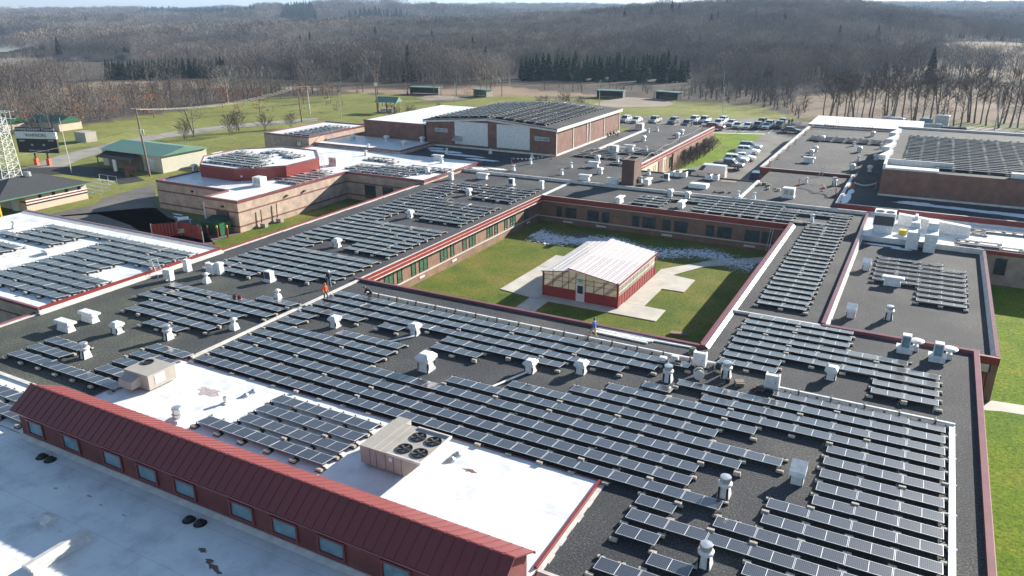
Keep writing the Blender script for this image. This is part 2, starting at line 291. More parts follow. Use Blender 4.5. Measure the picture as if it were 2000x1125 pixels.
VENTS = [('slab_x', -60.22, 33.92, 0), ('slab_x', -60.3, 36.12, 0), ('hood', -55.94, 35.58, 0), ('hood', -41.01, 44.92, 0), ('hood', -34.18, 46.71, 0), ('hood', -22.8, 45.03, 0), ('hood', -19.47, 46.6, 0), ('hood', -3.37, 54.1, 0), ('hood', -55.92, 62.73, 0), ('hood', -56.09, 76.83, 0), ('hood', -55.98, 90.84, 0), ('bighood', -29.7, 41.76, 0), ('cyl', -51.23, 36.66, 0), ('cyl', -53.88, 31.35, 0), ('cyl', -13.52, 48.28, 0), ('cyl', -9.99, 50.78, 0), ('cyl', -6.11, 30.54, 0), ('cyl', -6.65, 36.5, 0), ('shed', -3.38, 39.7, 0), ('cone', -48.05, 40.59, 0), ('cone', -59.31, 47.59, 0), ('cone', -49.85, 47.4, 0), ('tallbox', -63.86, 49.19, 0), ('tallbox', -60.2, 50.04, 0), ('tallbox', -63.73, 98.41, 0), ('tallbox', -48.57, 99.08, 0), ('ac', -54.21, 50.77, 0), ('ac', -53.56, 99.2, 0), ('slab_x', -59.75, 101.31, 0), ('slab_y', -35.42, 96.42, 0), ('slab_y', -27.25, 97.81, 0), ('hood', -30.58, 103.33, 0), ('hood', -27.98, 102.95, 0), ('cylsmall', -11.01, 98.41, 0), ('slab_x', -44.75, 106.24, 0.3), ('slab_x', -40.06, 105.85, 0.3), ('slab_x', -47.48, 116.42, 0.3), ('hood', -44.56, 111.9, 0.3), ('hood', -49.0, 121.66, 0.3), ('hood', -44.14, 151.69, 0.3), ('hood', -44.75, 156.54, 0.3), ('hood', -48.9, 145.04, 0.3), ('acbig', -49.44, 130.23, 0.3), ('slab_x', -48.01, 134.53, 0.3), ('cylsmall', -45.48, 121.92, 0.3), ('cylsmall', -44.72, 134.42, 0.3), ('cylsmall', -49.6, 108.41, 0.3), ('cylsmall', -50.66, 114.3, 0.3), ('cylsmall', -57.93, 113.99, 0.3), ('cylsmall', -60.0, 118.65, 0.3), ('cylsmall', -57.81, 107.78, 0.3), ('cylsmall', -51.49, 155.41, 0.3), ('cylsmall', -50.45, 158.3, 0.3), ('acbig', -54.53, 158.65, 0.3), ('cylsmall', -37.52, 114.66, 0.3), ('cylsmall', -36.78, 108.74, 0.3), ('cylsmall', -21.73, 105.81, 0.3), ('cylsmall', -19.61, 105.9, 0.3), ('cylsmall', -14.83, 119.31, 0.3), ('slab_y', -35.37, 107.88, 0.3), ('ac', -33.83, 111.89, 0.3), ('acbig', -15.63, 108.98, 0.3), ('cyl', -10.98, 119.74, 0.3), ('hood', -17.86, 159.53, 0.5), ('hood', -17.37, 146.6, 0.5), ('hood', -17.49, 142.56, 0.5), ('hood', -10.37, 149.61, 0.5), ('hood', -9.79, 131.92, 0.5), ('hood', -7.2, 143.02, 0.5), ('hood', -7.24, 131.87, 0.5), ('hood', -9.79, 169.96, 0.5), ('slab_x', -16.87, 135.48, 0.5), ('cylsmall', -11.93, 156.04, 0.5), ('cylsmall', -9.66, 140.21, 0.5), ('cylsmall', -7.27, 155.34, 0.5), ('shed', -3.45, 83.11, -0.55), ('shed', -3.45, 68.66, -0.55), ('slab_x', -0.78, 79.26, -0.55), ('cyl', -0.5, 69.68, -0.55), ('acfan', 1.04, 61.53, 0), ('acfan', 3.24, 60.95, 0), ('dish', 4.02, 61.76, 0), ('dish', 1.75, 62.23, 0), ('cylmetal', -39.69, 28.12, 0.12), ('cylmini', -38.62, 31.07, 0.12), ('dome', -38.2, 32.44, 0.12), ('dome', -38.19, 33.12, 0.12), ('dome', -21.53, 32.36, 0.12), ('dome', -21.5, 33.0, 0.12), ('drain', -43.26, 21.34, 0.0), ('drain', -42.51, 21.37, 0.0), ('drain', -30.64, 21.32, 0.0), ('drain', -29.89, 21.39, 0.0), ('skybox', -36.86, 17.72, 0.0), ('cylsmall', -94.02, 49.6, 0.5), ('hood', -90.38, 81.57, 0.5), ('hood', -97.98, 82.76, 0.5), ('hood', -103.22, 83.69, 0.5), ('hood', -68.42, 98.92, 0.5), ('acbig', -85.3, 80.21, 0.5), ('acbig', -85.81, 97.46, 0.5), ('cylsmall', -90.77, 112.53, 0.5), ('cylsmall', -86.89, 106.9, 0.5), ('cylsmall', -71.06, 107.06, 0.5), ('slab_x', -73.2, 109.05, 0.5), ('hood', -98.49, 117.61, 0.9), ('hood', -91.95, 119.58, 0.9), ('hood', -85.41, 116.38, 0.9), ('hood', -85.08, 121.74, 0.9), ('cylsmall', -80.32, 122.98, 0.3), ('cylsmall', -75.87, 116.08, 0.3), ('cylsmall', -68.63, 119.22, 0.3)]
CARS = [('suv', 'silver', -71.28, 195.52, 184), ('sedan', 'white', -68.31, 195.95, 184), ('pickup', 'silver', -63.69, 197.22, 184), ('suv', 'grey', -58.97, 198.03, 184), ('suv', 'dark', -54.47, 194.7, 184), ('suv', 'white', -54.89, 202.74, 184), ('pickup', 'white', -52.13, 203.08, 184), ('sedan', 'white', -49.85, 197.04, 184), ('suv', 'white', -47.54, 199.22, 184), ('suv', 'white', -47.97, 205.19, 184), ('sedan', 'white', -44.86, 201.59, 184), ('sedan', 'palegreen', -42.45, 197.85, 184), ('sedan', 'white', -39.99, 198.14, 184), ('suv', 'dark', -37.84, 199.23, 184), ('suv', 'dark', -38.2, 205.99, 184), ('sedan', 'white', -35.81, 200.26, 184), ('pickup', 'white', -35.47, 202.38, 184), ('suv', 'dark', -33.14, 202.58, 184), ('suv', 'white', -33.43, 208.41, 184), ('suv', 'red', -46.69, 192.82, 92), ('sedan', 'navy', -29.25, 196.16, 92), ('suv', 'slate', -32.94, 168.03, 92), ('suv', 'white', -32.23, 162.28, 92), ('sedan', 'white', -31.59, 155.62, 92), ('suv', 'white', -32.2, 151.7, 92), ('pickup', 'black', -32.11, 145.5, 92), ('sedan', 'black', -35.65, 134.82, 92), ('van', 'white', -33.04, 134.7, 268), ('suv', 'blue', -25.24, 137.3, 0)]
PEOPLE = {'orange': (-45.61, 49.05, 0.0), 'hat': (-47.67, 51.92, 0), 'crouch': (-42.52, 51.56, 0), 'blue': (-21.01, 52.74, 0), 'vest': (-54.93, 146.9, 0.3), 'g1': (-57.36, 146.39, 0.3), 'g2': (-56.78, 147.42, 0.3), 'g3': (-56.7, 148.94, 0.3), 'w1': (-40.04, 188.87, -3.7), 'w2': (-31.72, 207.25, -3.7), 'w3': (-31.18, 208.53, -3.7)}
GREEN = [[(-200.5, 95.8), (-188.4, 112.8), (-195.6, 128.5), (-197.5, 154.1), (-199.6, 194.9), (-187.1, 211.5), (-181.9, 221.9), (-161.0, 223.8), (-132.7, 231.7), (-94.8, 248.5), (-72.2, 249.4), (-47.5, 247.0), (-31.6, 222.7), (-14.8, 115.9), (-76.6, 28.2)]]
DRY = [[(-295.5, 172.2), (-362.4, 236.8), (-372.6, 272.2), (-310.9, 281.3), (-232.7, 263.8), (-199.2, 263.0), (-144.4, 268.2), (-126.6, 258.8), (-90.7, 252.3), (-117.8, 240.8), (-162.3, 225.6), (-184.8, 225.5), (-202.5, 229.2), (-249.9, 225.5), (-276.6, 210.4), (-284.8, 189.4)], [(-46.4, 316.2), (-42.5, 342.1), (-30.3, 303.1), (-21.5, 224.8), (-34.1, 221.4)], [(-3.1, 605.3), (17.3, 660.6), (83.6, 835.5), (41.0, 378.7), (25.1, 410.2), (3.0, 426.0)], [(-30.3, 303.1), (-12.6, 345.9), (41.0, 378.7), (28.5, 244.9), (-23.3, 218.3)]]
SCRUB = [[(-209.3, 102.7), (-210.3, 113.0), (-188.4, 112.8), (-197.2, 129.6), (-198.3, 154.8), (-201.2, 196.5), (-188.6, 213.2), (-183.4, 223.7), (-200.9, 227.4), (-247.0, 222.8), (-273.3, 207.9), (-282.5, 187.9), (-290.9, 169.4), (-283.8, 141.3)], [(-71.0, 250.9), (-47.7, 248.0), (-31.6, 222.7), (-46.4, 316.2), (-60.8, 332.4), (-76.7, 312.9), (-80.7, 287.5)]]
CONPATCH = [[(-1082.9, 1112.9), (-4333.4, 4544.7), (-1263.0, 1403.8), (-965.6, 1090.7), (-762.4, 831.8)], [(-1929.6, 1442.2), (-3623.5, 2921.8), (-1561.5, 1521.5), (-1220.2, 1186.8), (-1332.4, 1156.7)], [(-745.4, 775.3), (-812.7, 1139.7), (-650.1, 911.2), (-586.8, 671.2)], [(-1950.2, 4737.1), (-1845.6, 5351.1), (-966.0, 2803.0), (-913.4, 2239.5)]]
LAKE = [[(-1363.5, 619.3), (-1190.6, 668.4), (-1139.7, 711.7), (-1035.4, 711.6), (-949.4, 651.9), (-896.1, 548.9), (-772.4, 449.7), (-715.8, 402.0), (-752.3, 337.6)], [(-752.3, 337.6), (-683.9, 384.5), (-616.1, 393.7), (-574.1, 413.3), (-519.7, 373.4), (-570.9, 337.5), (-466.6, 269.9), (-408.5, 179.2)]]
PLC = {'pole1': (-123.57, 90.36, -3.7), 'pole2': (-148.17, 156.57, -3.7), 'pole3': (-140.39, 179.27, -3.7), 'pole4': (-158.01, 170.39, -3.7), 'lp1': (-86.81, 215.34, -3.7), 'lp2': (-49.77, 211.92, -3.7), 'lp3': (-136.83, 215.19, -3.7), 'lp4': (-144.17, 167.64, -3.7), 'tower': (-137.89, 74.29, -3.7), 'flag': (-139.53, 85.73, -3.7), 'lpR': (13.99, 221.81, -3.7), 'lpC': (-17.97, 231.41, -3.7), 'tree1': (-153.05, 125.15, -3.7), 'tree2': (-196.52, 108.24, -3.7), 'dug1': (-158.67, 230.5, -3.7), 'dug2': (-136.47, 232.31, -3.7), 'dug3': (-96.2, 248.81, -3.7), 'dug4': (-77.47, 253.01, -3.7), 'pav': (-139.57, 183.52, -3.7), 'shed1': (-171.2, 110.06, -3.7), 'bd1': (-192.64, 113.87, -3.7), 'bd0': (-198.44, 107.26, -3.7), 'sign': (-21.86, 54.77, 0), 'container': (-130.76, 109.03, -3.7), 'cont2': (-127.19, 102.77, -3.7)}
ROADS = [[(-136.0, 70.8), (-138.3, 77.4), (-150.9, 95.5), (-156.7, 109.7), (-158.3, 122.5), (-155.6, 140.4), (-145.8, 160.0), (-150.0, 164.7), (-161.7, 144.4), (-165.0, 127.9), (-164.5, 113.5), (-158.3, 94.9), (-147.6, 77.4)], [(-113.6, 62.6), (-112.5, 71.8), (-115.2, 75.0), (-117.7, 86.6), (-101.0, 74.2), (-95.7, 71.9), (-86.2, 69.7), (-78.8, 65.4), (-87.5, 62.9), (-96.9, 66.5), (-106.9, 68.4), (-110.6, 64.4)]]
TRACK = [(-152.4, 80.1), (-150.7, 84.9), (-145.1, 89.5), (-138.8, 91.6), (-128.4, 89.9), (-121.2, 87.6), (-121.5, 85.5), (-122.2, 83.3), (-126.5, 84.9), (-132.6, 85.2), (-139.8, 84.0), (-144.4, 80.1), (-145.3, 76.1)]
PARK = [(-76.7, 206.5), (-58.0, 211.2), (-41.6, 218.3), (-27.0, 217.9), (-26.3, 209.0), (-26.6, 149.5), (-25.7, 140.5), (-24.6, 134.8), (-36.8, 132.2), (-38.6, 141.6), (-35.0, 156.3), (-34.8, 190.7), (-34.0, 192.8), (-46.2, 188.4), (-48.1, 195.0), (-68.9, 186.4)]
INF = [[(-93.9, 224.4), (-94.3, 238.0), (-91.3, 251.3), (-79.9, 251.8), (-71.4, 240.1), (-72.0, 232.5), (-85.0, 223.1)], [(-153.8, 216.7), (-154.4, 225.2), (-147.3, 228.7), (-136.8, 225.1), (-137.5, 216.5), (-145.0, 212.7)]]
# ------------------------------------------------------------ terrain and grounds
G0 = -3.7
def inpoly(x, y, P):
    c = False; j = len(P)-1
    for i in range(len(P)):
        xi, yi = P[i]; xj, yj = P[j]
        if (yi > y) != (yj > y) and x < (xj-xi)*(y-yi)/(yj-yi)+xi: c = not c
        j = i
    return c
def sst(a, b, x):
    t = min(1, max(0, (x-a)/(b-a))); return t*t*(3-2*t)
# hills: azimuth (deg from +y), distance, height gain, width across, width along
HILLS = [(-9.6,800,14,105,190),(-14.5,860,7,90,200),(-5.2,830,6,60,150),(0.5,1250,8,260,160),(-27,1000,4,190,260),(-21,950,3,120,220),(-38,900,3,150,250),
         (-36.5,1900,18,120,220),(-40.5,1950,12,110,220),(-44,2100,12,160,260),(-30,2500,13,320,400),(-50,3000,10,500,500),(-58,3300,10,500,500),(-22,3600,18,700,700),(-3,3300,12,500,500),(6,2600,12,500,500),
         (-48,6000,24,1800,900),(-20,6500,28,2400,900),(10,6000,24,2200,900),(-75,6000,22,2200,900)]
HC = [(d*math.sin(R_(a)), d*math.cos(R_(a)), math.sin(R_(a)), math.cos(R_(a)), h, sa, sb) for a, d, h, sa, sb in HILLS]
def ground(x, y):
    d = math.hypot(x, y); az = math.degrees(math.atan2(x, y))
    left = sst(-28, -52, az)
    z = -3.72 - sst(250, 520, d)*(3.6 + 3.4*left)
    for cx, cy, s_, c_2, h, sa, sb in HC:
        dx = x-cx; dy = y-cy; a = dx*c_2 - dy*s_; b_ = dx*s_ + dy*c_2
        q = (a/sa)**2 + (b_/sb)**2
        if q < 14: z += h*math.exp(-q/2)*sst(255, 420, d)
    if d > 400: z += sst(400, 900, d)*1.6*math.sin(x*0.011+1.3)*math.sin(y*0.013)
    z = max(z, -11.4)
    for P in LAKE:
        if inpoly(x, y, P): z = min(z, -14.0)
    return z
def lakedist(x, y): return any(inpoly(x+a, y+b_, P) for P in LAKE for a, b_ in ((0,0),(14,0),(-14,0),(0,14),(0,-14)))
def is_dry(x, y): return any(inpoly(x, y, P) for P in DRY)
def is_scrub(x, y): return any(inpoly(x, y, P) for P in SCRUB)
def is_green(x, y): return inpoly(x, y, GREEN[0]) or (x > 0 and y < 205 and y > -60) 
azs = [-180+3*i for i in range(0, 34)]; azs += [-78+0.28*i for i in range(0, 340)]; a_end = azs[-1]; azs += [a_end+3+3*i for i in range(int((177-a_end)/3))]
rs = [4.0]
while rs[-1] < 9000: rs.append(rs[-1]*1.021 + 0.4)
tv = []; tcol = []
for r in rs:
    for a in azs:
        x = r*math.sin(R_(a)); y = r*math.cos(R_(a)); z = ground(x, y); tv.append((x, y, z))
        if is_green(x, y): c = (0.19,0.20,0.06)
        elif is_dry(x, y): c = (0.20,0.155,0.115) if x > -60 else (0.26,0.195,0.135)
        elif r > 900 and (math.sin(x*0.004)+math.sin(y*0.0031+2) > 1.25): c = (0.26,0.23,0.13)
        elif z < -12.5: c = (0.06,0.06,0.05)
        elif r > 235: c = (0.10,0.085,0.07)
        else: c = (0.115,0.135,0.035)
        tcol.append(c)
na = len(azs); tf = []
for i in range(len(rs)-1):
    for j in range(na):
        k = (j+1) % na; tf.append((i*na+j, (i+1)*na+j, (i+1)*na+k, i*na+k))
tf.append(tuple(range(na)))
me = bpy.data.meshes.new('ground'); me.from_pydata(tv, [], [f[::-1] for f in tf]); me.materials.append(M_cover)
ca = me.color_attributes.new('cover', 'FLOAT_COLOR', 'POINT')
ca.data.foreach_set('color', [q for c in tcol for q in (*c, 1.0)]); me.polygons.foreach_set('use_smooth', [True]*len(me.polygons))
tag(obj('ground', me), kind='structure')
def sheet(name, polys, z, m, kind='structure'):
    mb = MB()
    for P in polys:
        A = sum(P[i][0]*P[(i+1)%len(P)][1]-P[(i+1)%len(P)][0]*P[i][1] for i in range(len(P)))
        Q = P if A > 0 else P[::-1]
        mb.add([(x,y,z) for x,y in Q], [tuple(range(len(Q)))])
    return tag(obj(name, mb.mesh(name, m)), kind=kind)
lm = MB(); lm.add([(-2600,100,-12),(-300,100,-12),(-300,2400,-12),(-2600,2400,-12)], [(0,1,2,3)])
struct('water', lm, M_water)
sheet('lawn', [[(-46.9,54.9),(-12.9,54.9),(-12.9,95.4),(-46.9,95.4)], [(-80,66),(-66.2,56),(-66.2,93.2),(-80.1,93.2)]], -3.69, M_grass)
sheet('lawn', [[(6.2,-20),(60,-20),(60,94),(7.2,94),(7.2,63.4),(6.2,63.4)], [(-38.4,168),(-34.8,168.5),(-34.4,190.2),(-45.8,186.5)], [(-40.8,139),(-38.4,141.5),(-35.4,157),(-35,166.6),(-40.8,165.8)]], -3.688, M_grassbright)
for P in ROADS: pass
sheet('road', [ROADS[0]], -3.692, M_gravelroad)
sheet('road', [ROADS[1], [(-112,64),(-100,58),(-86,60),(-80,66),(-80.2,70.8),(-102,75),(-104,74)]], -3.690, M_asph)
sheet('running_track', [TRACK], -3.686, M_asphdark)
sheet('parking_lot', [PARK], -3.690, M_asph)
sheet('parking_lot', [[(-22,196),(40,196),(45,225),(-22,228)]], -3.690, M_asph)
sheet('ball_field_infield', INF, -3.686, M_dirt)
sheet('pavement', [[(6.2,61.6),(7.6,63.9),(30,66.4),(30,64.9),(8.2,62.3)], [(-41,134),(-38.4,141.5),(-39.6,141.3),(-41,137)], [(-45.8,186.6),(-34.3,190.3),(-34.3,191.6),(-46,188)]], -3.682, M_conc)
# courtyard slabs, one concrete sheet per pour
slab = thing('courtyard_pavement', None, None)
slab['kind'] = 'structure'
for P in [[(-38.1,67.9),(-33.25,67.1),(-33.25,76.6),(-37.9,76.9)], [(-37.9,77.0),(-35.4,76.95),(-35.4,81.6),(-37.9,81.6)], [(-34.1,60.2),(-31.9,60.2),(-31.9,67.0),(-34.1,67.1)],
          [(-33.2,67.05),(-20.37,67.0),(-20.4,70.2),(-22.7,70.3),(-24.9,70.3),(-24.9,68.45),(-33.2,68.45)], [(-24.8,70.35),(-22.71,70.35),(-22.71,76.1),(-20.3,76.2),(-20.3,80.5),(-22.95,81.0),(-24.8,80.9)],
          [(-24.8,80.95),(-22.95,81.05),(-20.7,85.6),(-12.95,91.9),(-12.95,94.6),(-20.9,87.7),(-24.8,82.4)]]:
    mb = MB(); mb.prism(P, -3.69, -3.62, 0); part('concrete_slab', mb, M_conc, slab)
def blob(cx, cy, rx, ry, n, rnd, jag=0.35):
    return [(cx+rx*math.cos(2*math.pi*i/n)*(1+jag*(rnd.random()-0.5)*2), cy+ry*math.sin(2*math.pi*i/n)*(1+jag*(rnd.random()-0.5)*2)) for i in range(n)]
rnd = random.Random(5)
mb = MB()
for i in range(5200):          # thin crust of snow left in the shade of the courtyard's far side
    x = rnd.uniform(-44.5, -15.5); t = (x+44.5)/29
    yc = 88.6 + 1.2*math.sin(x*0.5) + 0.9*t; y = rnd.gauss(yc, 1.9)
    if not (85.0 < y < 94.5): continue
    s_ = rnd.uniform(0.03, 0.15)*math.exp(-((y-yc)/2.6)**2)*(1.35-0.5*t) 
    P = blob(x, y, s_*1.5, s_*1.2, 7, rnd, 0.6)
    mb.add([(a, c, -3.66+0.00002*i) for a, c in P], [tuple(range(7))])
single('snow_crust', mb, M_snow, 'thin broken snow crust on the shaded grass along the far courtyard wall', 'snow', kind='stuff')

# ------------------------------------------------------------ buildings
def window(parent, ax, p, a0, a1, z0, z1, out, glass, mull=1, name='window', fr=0.06, depth=0.05, transom=None, fm=None):
    """window on a wall; ax 'x' = wall plane x=p (runs along y), 'y' = wall plane y=p; out = +1/-1 outward direction"""
    fm = fm or M_frame
    def bx(mb, u0, u1, w0, w1, d0, d1):
        lo, hi = sorted((p+out*d0, p+out*d1))
        if ax == 'x': mb.box(lo, hi, u0, u1, w0, w1)
        else: mb.box(u0, u1, lo, hi, w0, w1)
    f = MB(); bx(f, a0, a1, z0, z0+fr, .001, depth); bx(f, a0, a1, z1-fr, z1, .001, depth); bx(f, a0, a0+fr, z0+fr, z1-fr, .001, depth); bx(f, a1-fr, a1, z0+fr, z1-fr, .001, depth)
    for i in range(mull):
        c = a0+(a1-a0)*(i+1)/(mull+1); bx(f, c-fr/2, c+fr/2, z0+fr, z1-fr, .001, depth*0.9)
    if transom is not None: bx(f, a0+fr, a1-fr, transom-fr/2, transom+fr/2, .001, depth*0.8)
    wdo = part(name, f, fm, parent)
    g = MB(); bx(g, a0+fr, a1-fr, z0+fr, z1-fr, .001, .012); part('pane', g, glass, wdo)
    return wdo
def cap(parent, x0, x1, y0, y1, z0, z1, m=None, name='parapet_cap'):
    mb = MB(); mb.box(x0,x1,y0,y1,z0,z1); return part(name, mb, m or M_redcap, parent)

# ---- courtyard building: four wings round the lawn
main = thing('school_building', 'single-storey brown brick school ring with black gravel roof around the grass courtyard', 'building', (-47,55,-3.7))
def mass(parent, name, P, z0, z1, wall, top):
    mb = MB(); mb.prism(P, z0, z1, 0, 1); return part(name, mb, [wall, top], parent)
for nm, P in [('roof', [(-66.0,26.75),(-47.35,26.75),(-47.35,54.9),(-66.0,54.9)]),
              ('roof', [(-47.35,34.4),(-12.95,34.4),(-12.95,54.9),(-47.35,54.9)]),
              ('roof', [(-12.95,26.4),(5.95,26.4),(5.95,54.9),(-12.95,54.9)]),
              ('roof', [(-5.2,54.9),(5.95,54.9),(5.95,63.85),(-5.2,63.85)]),
              ('roof', [(-66.0,54.9),(-47.2,54.9),(-47.2,104.7),(-66.0,104.7)]),
              ('roof', [(-47.2,95.55),(-12.6,95.55),(-12.6,104.7),(-47.2,104.7)]),
              ('roof', [(-12.6,54.9),(-5.2,54.9),(-5.2,104.7),(-12.6,104.7)])]:
    mass(main, nm, P, -3.8, 0.0, M_brick, M_gravel)
# eaves towards the courtyard: gravel stop, red fascia, cream trim, soffit
mb = MB(); mb.box(-47.2,-46.6,55.3,95.1,-0.5,0.0,0); part('eaves', mb, M_gravel, main)
mb = MB(); mb.box(-47.2,-46.9,95.1,95.55,-0.5,0.0,0); mb.box(-46.9,-13.05,95.3,95.55,-0.5,0.0); part('eaves', mb, M_gravel, main)
f = MB(); f.box(-46.6,-46.5,55.3,95.2,-0.60,0.10); part('fascia', f, M_red, main)
f = MB(); f.box(-46.75,-46.60,55.3,95.1,0.003,0.12); f.box(-46.498,-46.465,55.3,95.15,-0.24,-0.20); f.box(-46.5,-46.44,55.3,95.15,-0.68,-0.60); part('trim', f, M_flash, main)
f = MB(); f.box(-46.5,-13.1,95.2,95.3,-0.60,0.10); part('fascia', f, M_red, main)
f = MB(); f.box(-46.4,-13.1,95.14,95.2,-0.67,-0.60); f.box(-46.5,-13.1,95.3,95.42,0.003,0.12); part('trim', f, M_flash, main)
cap(main, -47.2,-13.0, 54.9,55.2, 0.0,0.22, M_redcap)
f = MB(); f.box(-46.9,-13.0,55.2,55.24,-0.5,0.2); part('fascia', f, M_red, main)
cap(main, -12.99,-12.6, 54.9,95.3, 0.0,0.30)
f = MB(); f.add([(-12.6,55,0.22),(-12.6,95,0.22),(-12.33,95,0.01),(-12.33,55,0.01)], [(0,3,2,1)]); part('flashing', f, M_flash, main)
f = MB(); f.box(-13.1,-12.995,55.2,95.3,-0.6,0.29); part('fascia', f, M_red, main)
# ledge bands and windows in the courtyard
f = MB(); f.box(-47.2,-47.08,55,95.4,-2.84,-2.70); f.box(-47.08,-12.6,95.40,95.55,-2.98,-2.84); part('ledge', f, M_conc, main)
for a0, a1 in [(59.6,61.2),(61.85,62.7),(64.4,65.2),(65.9,67.5),(70.1,71.6),(72.3,73.05),(75.0,75.85),(76.5,77.95),(80.8,82.2),(82.8,83.6),(85.4,86.2),(87.0,88.5),(91.1,92.3)]:
    window(main, 'x', -47.2, a0, a1, -2.62, -1.0, 1, M_glassgreen, 1 if a1-a0 > 1.2 else 0, transom=-2.25)
for a0, a1 in [(-44.4,-43.55),(-43.0,-41.35),(-39.7,-38.0),(-37.5,-36.5),(-33.2,-32.2),(-31.75,-29.95),(-28.95,-27.9),(-27.4,-25.65),(-23.2,-22.15),(-21.75,-19.95),(-18.3,-16.5),(-16.25,-14.9)]:
    window(main, 'y', 95.55, a0, a1, -2.75, -1.3, -1, M_glass, 1 if a1-a0 > 1.2 else 0, transom=-2.35)
for y in (66.3, 73.0, 92.3):
    f = MB(); f.box(-47.2,-47.14,y-0.5,y+0.5,-3.35,-3.1); part('wall_vent', f, M_flash, main)
for x in (-42.6,-37.6,-28.3,-17.6):
    f = MB(); f.box(x-0.7,x+0.7,95.49,95.55,-3.5,-3.25); part('wall_vent', f, M_flash, main)
f = MB(); f.tube((-15.2,95.35,-3.7),(-14.9,95.35,-0.7),0.06); f.tube((-15.5,95.35,-3.7),(-15.2,95.35,-0.7),0.04); part('downpipe', f, M_flash, main)
# outer edges
cap(main, -66.28,-66.0, 26.75,34.9, 0.0,0.16, M_redcap); cap(main, -66.28,-66.0, 55.4,93.4, 0.0,0.16, M_red)
f = MB()
rnd = random.Random(3)
y = 55.4
while y < 93:          # ragged edge of the white flashing strip
    e = -65.72+rnd.uniform(-0.05,0.07); f.box(-66.0,e,y,y+1.3,0.0,0.06); y += 1.3
f.box(-66.0,-65.7,26.75,34.9,0.0,0.06); part('flashing', f, M_flash, main)
cap(main, 5.68,6.02, 20.0,63.45, 0.0,0.30); cap(main, -5.2,6.02, 63.45,63.85, 0.0,0.28)
f = MB(); f.box(6.02,6.06,20,63.85,-0.5,0.28); part('fascia', f, M_red, main)
cap(main, -5.32,-4.98, 63.85,104.4, 0.0,0.32)
f = MB(); f.add([(-4.98,63.9,0.25),(-4.98,96,0.25),(-4.78,96,-0.5),(-4.78,63.9,-0.5)], [(0,3,2,1)]); part('flashing', f, M_flash, main)
# raised joints and the kerb against the far roofs
f = MB(); f.box(-46.75,-46.45,35.0,54.9,0.0,0.14); f.box(-47.0,-46.8,54.9,62.7,0,0.02); part('expansion_joint', f, M_flash, main)
f = MB(); f.box(-46.8,-46.3,95.5,104.6,0.0,0.10); part('expansion_joint', f, M_whitemetal, main)
f = MB(); f.box(-12.55,-5.32,63.55,63.75,0.0,0.22); part('expansion_joint', f, M_flash, main)
f = MB(); f.box(-65.8,-5.32,104.7,104.95,-0.2,0.42); part('kerb', f, M_flash, main)

# ---- mid white roof and clerestory
mid = thing('school_building', 'white membrane roof block behind the long maroon clerestory', 'building', (-47,25,-3.7))
mass(mid, 'roof', [(-47.35,25.25),(-12.98,25.25),(-12.98,34.4),(-47.35,34.4)], -3.8, 0.10, M_brick, M_white)
cap(mid, -13.12,-12.98, 26.4,34.4, 0.05,0.24, M_red)
f = MB(); rnd = random.Random(8); y = 26.4
while y < 34.3: f.box(-12.98,-12.72+rnd.uniform(-0.04,0.05),y,min(34.4,y+0.7),0.0,0.05); y += 0.7
part('flashing', f, M_flash, mid)
f = MB(); f.box(-47.35,-12.98,34.4,34.46,0.0,0.16); f.box(-47.41,-47.35,27,34.4,0.0,0.16); part('edge_trim', f, M_redcap, mid)
cl = thing('clerestory', 'long maroon brick clerestory with a standing seam metal gable roof rising between two white roofs', 'clerestory', (-46.9,23.5,0))
f = MB(); f.box(-46.75,-12.9,22.35,25.2,0.0,1.84); f.add([(-46.75,22.35,1.84),(-46.75,25.2,1.84),(-46.75,23.55,2.7),(-12.9,22.35,1.84),(-12.9,25.2,1.84),(-12.9,23.55,2.7)], [(0,1,2)[::-1],(3,4,5),(0,2,5,3),(1,4,5,2)])
part('wall', f, M_redbrick_cl, cl)
def slope_panel(x0, x1, ya, za, yb, zb, t=0.03):
    mb = MB(); n = Vector((0, -(zb-za), yb-ya)).normalized()*t
    if n.z < 0: n = -n
    A=[(x0,ya,za),(x1,ya,za),(x1,yb,zb),(x0,yb,zb)]; Bq=[(p[0],p[1]+n.y,p[2]+n.z) for p in A]
    mb.add(A+Bq, [(0,1,2,3),(7,6,5,4),(0,4,5,1),(1,5,6,2),(2,6,7,3),(3,7,4,0)]); return mb
nseam = 58; xw = (46.98-12.62)/nseam
pm = {}
for side, (ya, za) in (('near',(22.05,1.86)),('far',(25.5,1.86))):
    mbp = slope_panel(0, xw-0.04, ya-23.55, za-2.92, 0, 0)
    # standing rib along one edge of each pan
    dz = (2.92-za); n = 1 if side == 'near' else -1
    mbp.add([(xw-0.04,ya-23.55,za-2.92),(xw,ya-23.55,za-2.92),(xw,0,0),(xw-0.04,0,0),(xw-0.04,ya-23.55,za-2.92+0.075),(xw,ya-23.55,za-2.92+0.075),(xw,0,0.075),(xw-0.04,0,0.075)],
            [(4,5,6,7) if side=='near' else (7,6,5,4),(0,4,7,3),(1,2,6,5),(0,1,5,4)])
    me_ = mbp.mesh('roof_panel', M_maroon)
    for i in range(nseam):
        o = obj('roof_panel', me_, (-46.98+i*xw+46.9, 23.55-23.5, 2.92), parent=cl)
f = MB()
for i in range(nseam):
    f.box(-46.98+i*xw,-46.98+i*xw+0.12,23.47,23.63,2.97,3.02)
f.tube((-46.98,23.55,2.97),(-12.62,23.55,2.97),0.05,n=6); part('ridge_cap', f, M_maroon, cl)
f = MB(); f.box(-46.98,-12.62,22.0,22.06,1.76,1.86); f.box(-46.98,-12.62,25.5,25.55,1.76,1.86); part('gutter', f, M_redcap, cl)
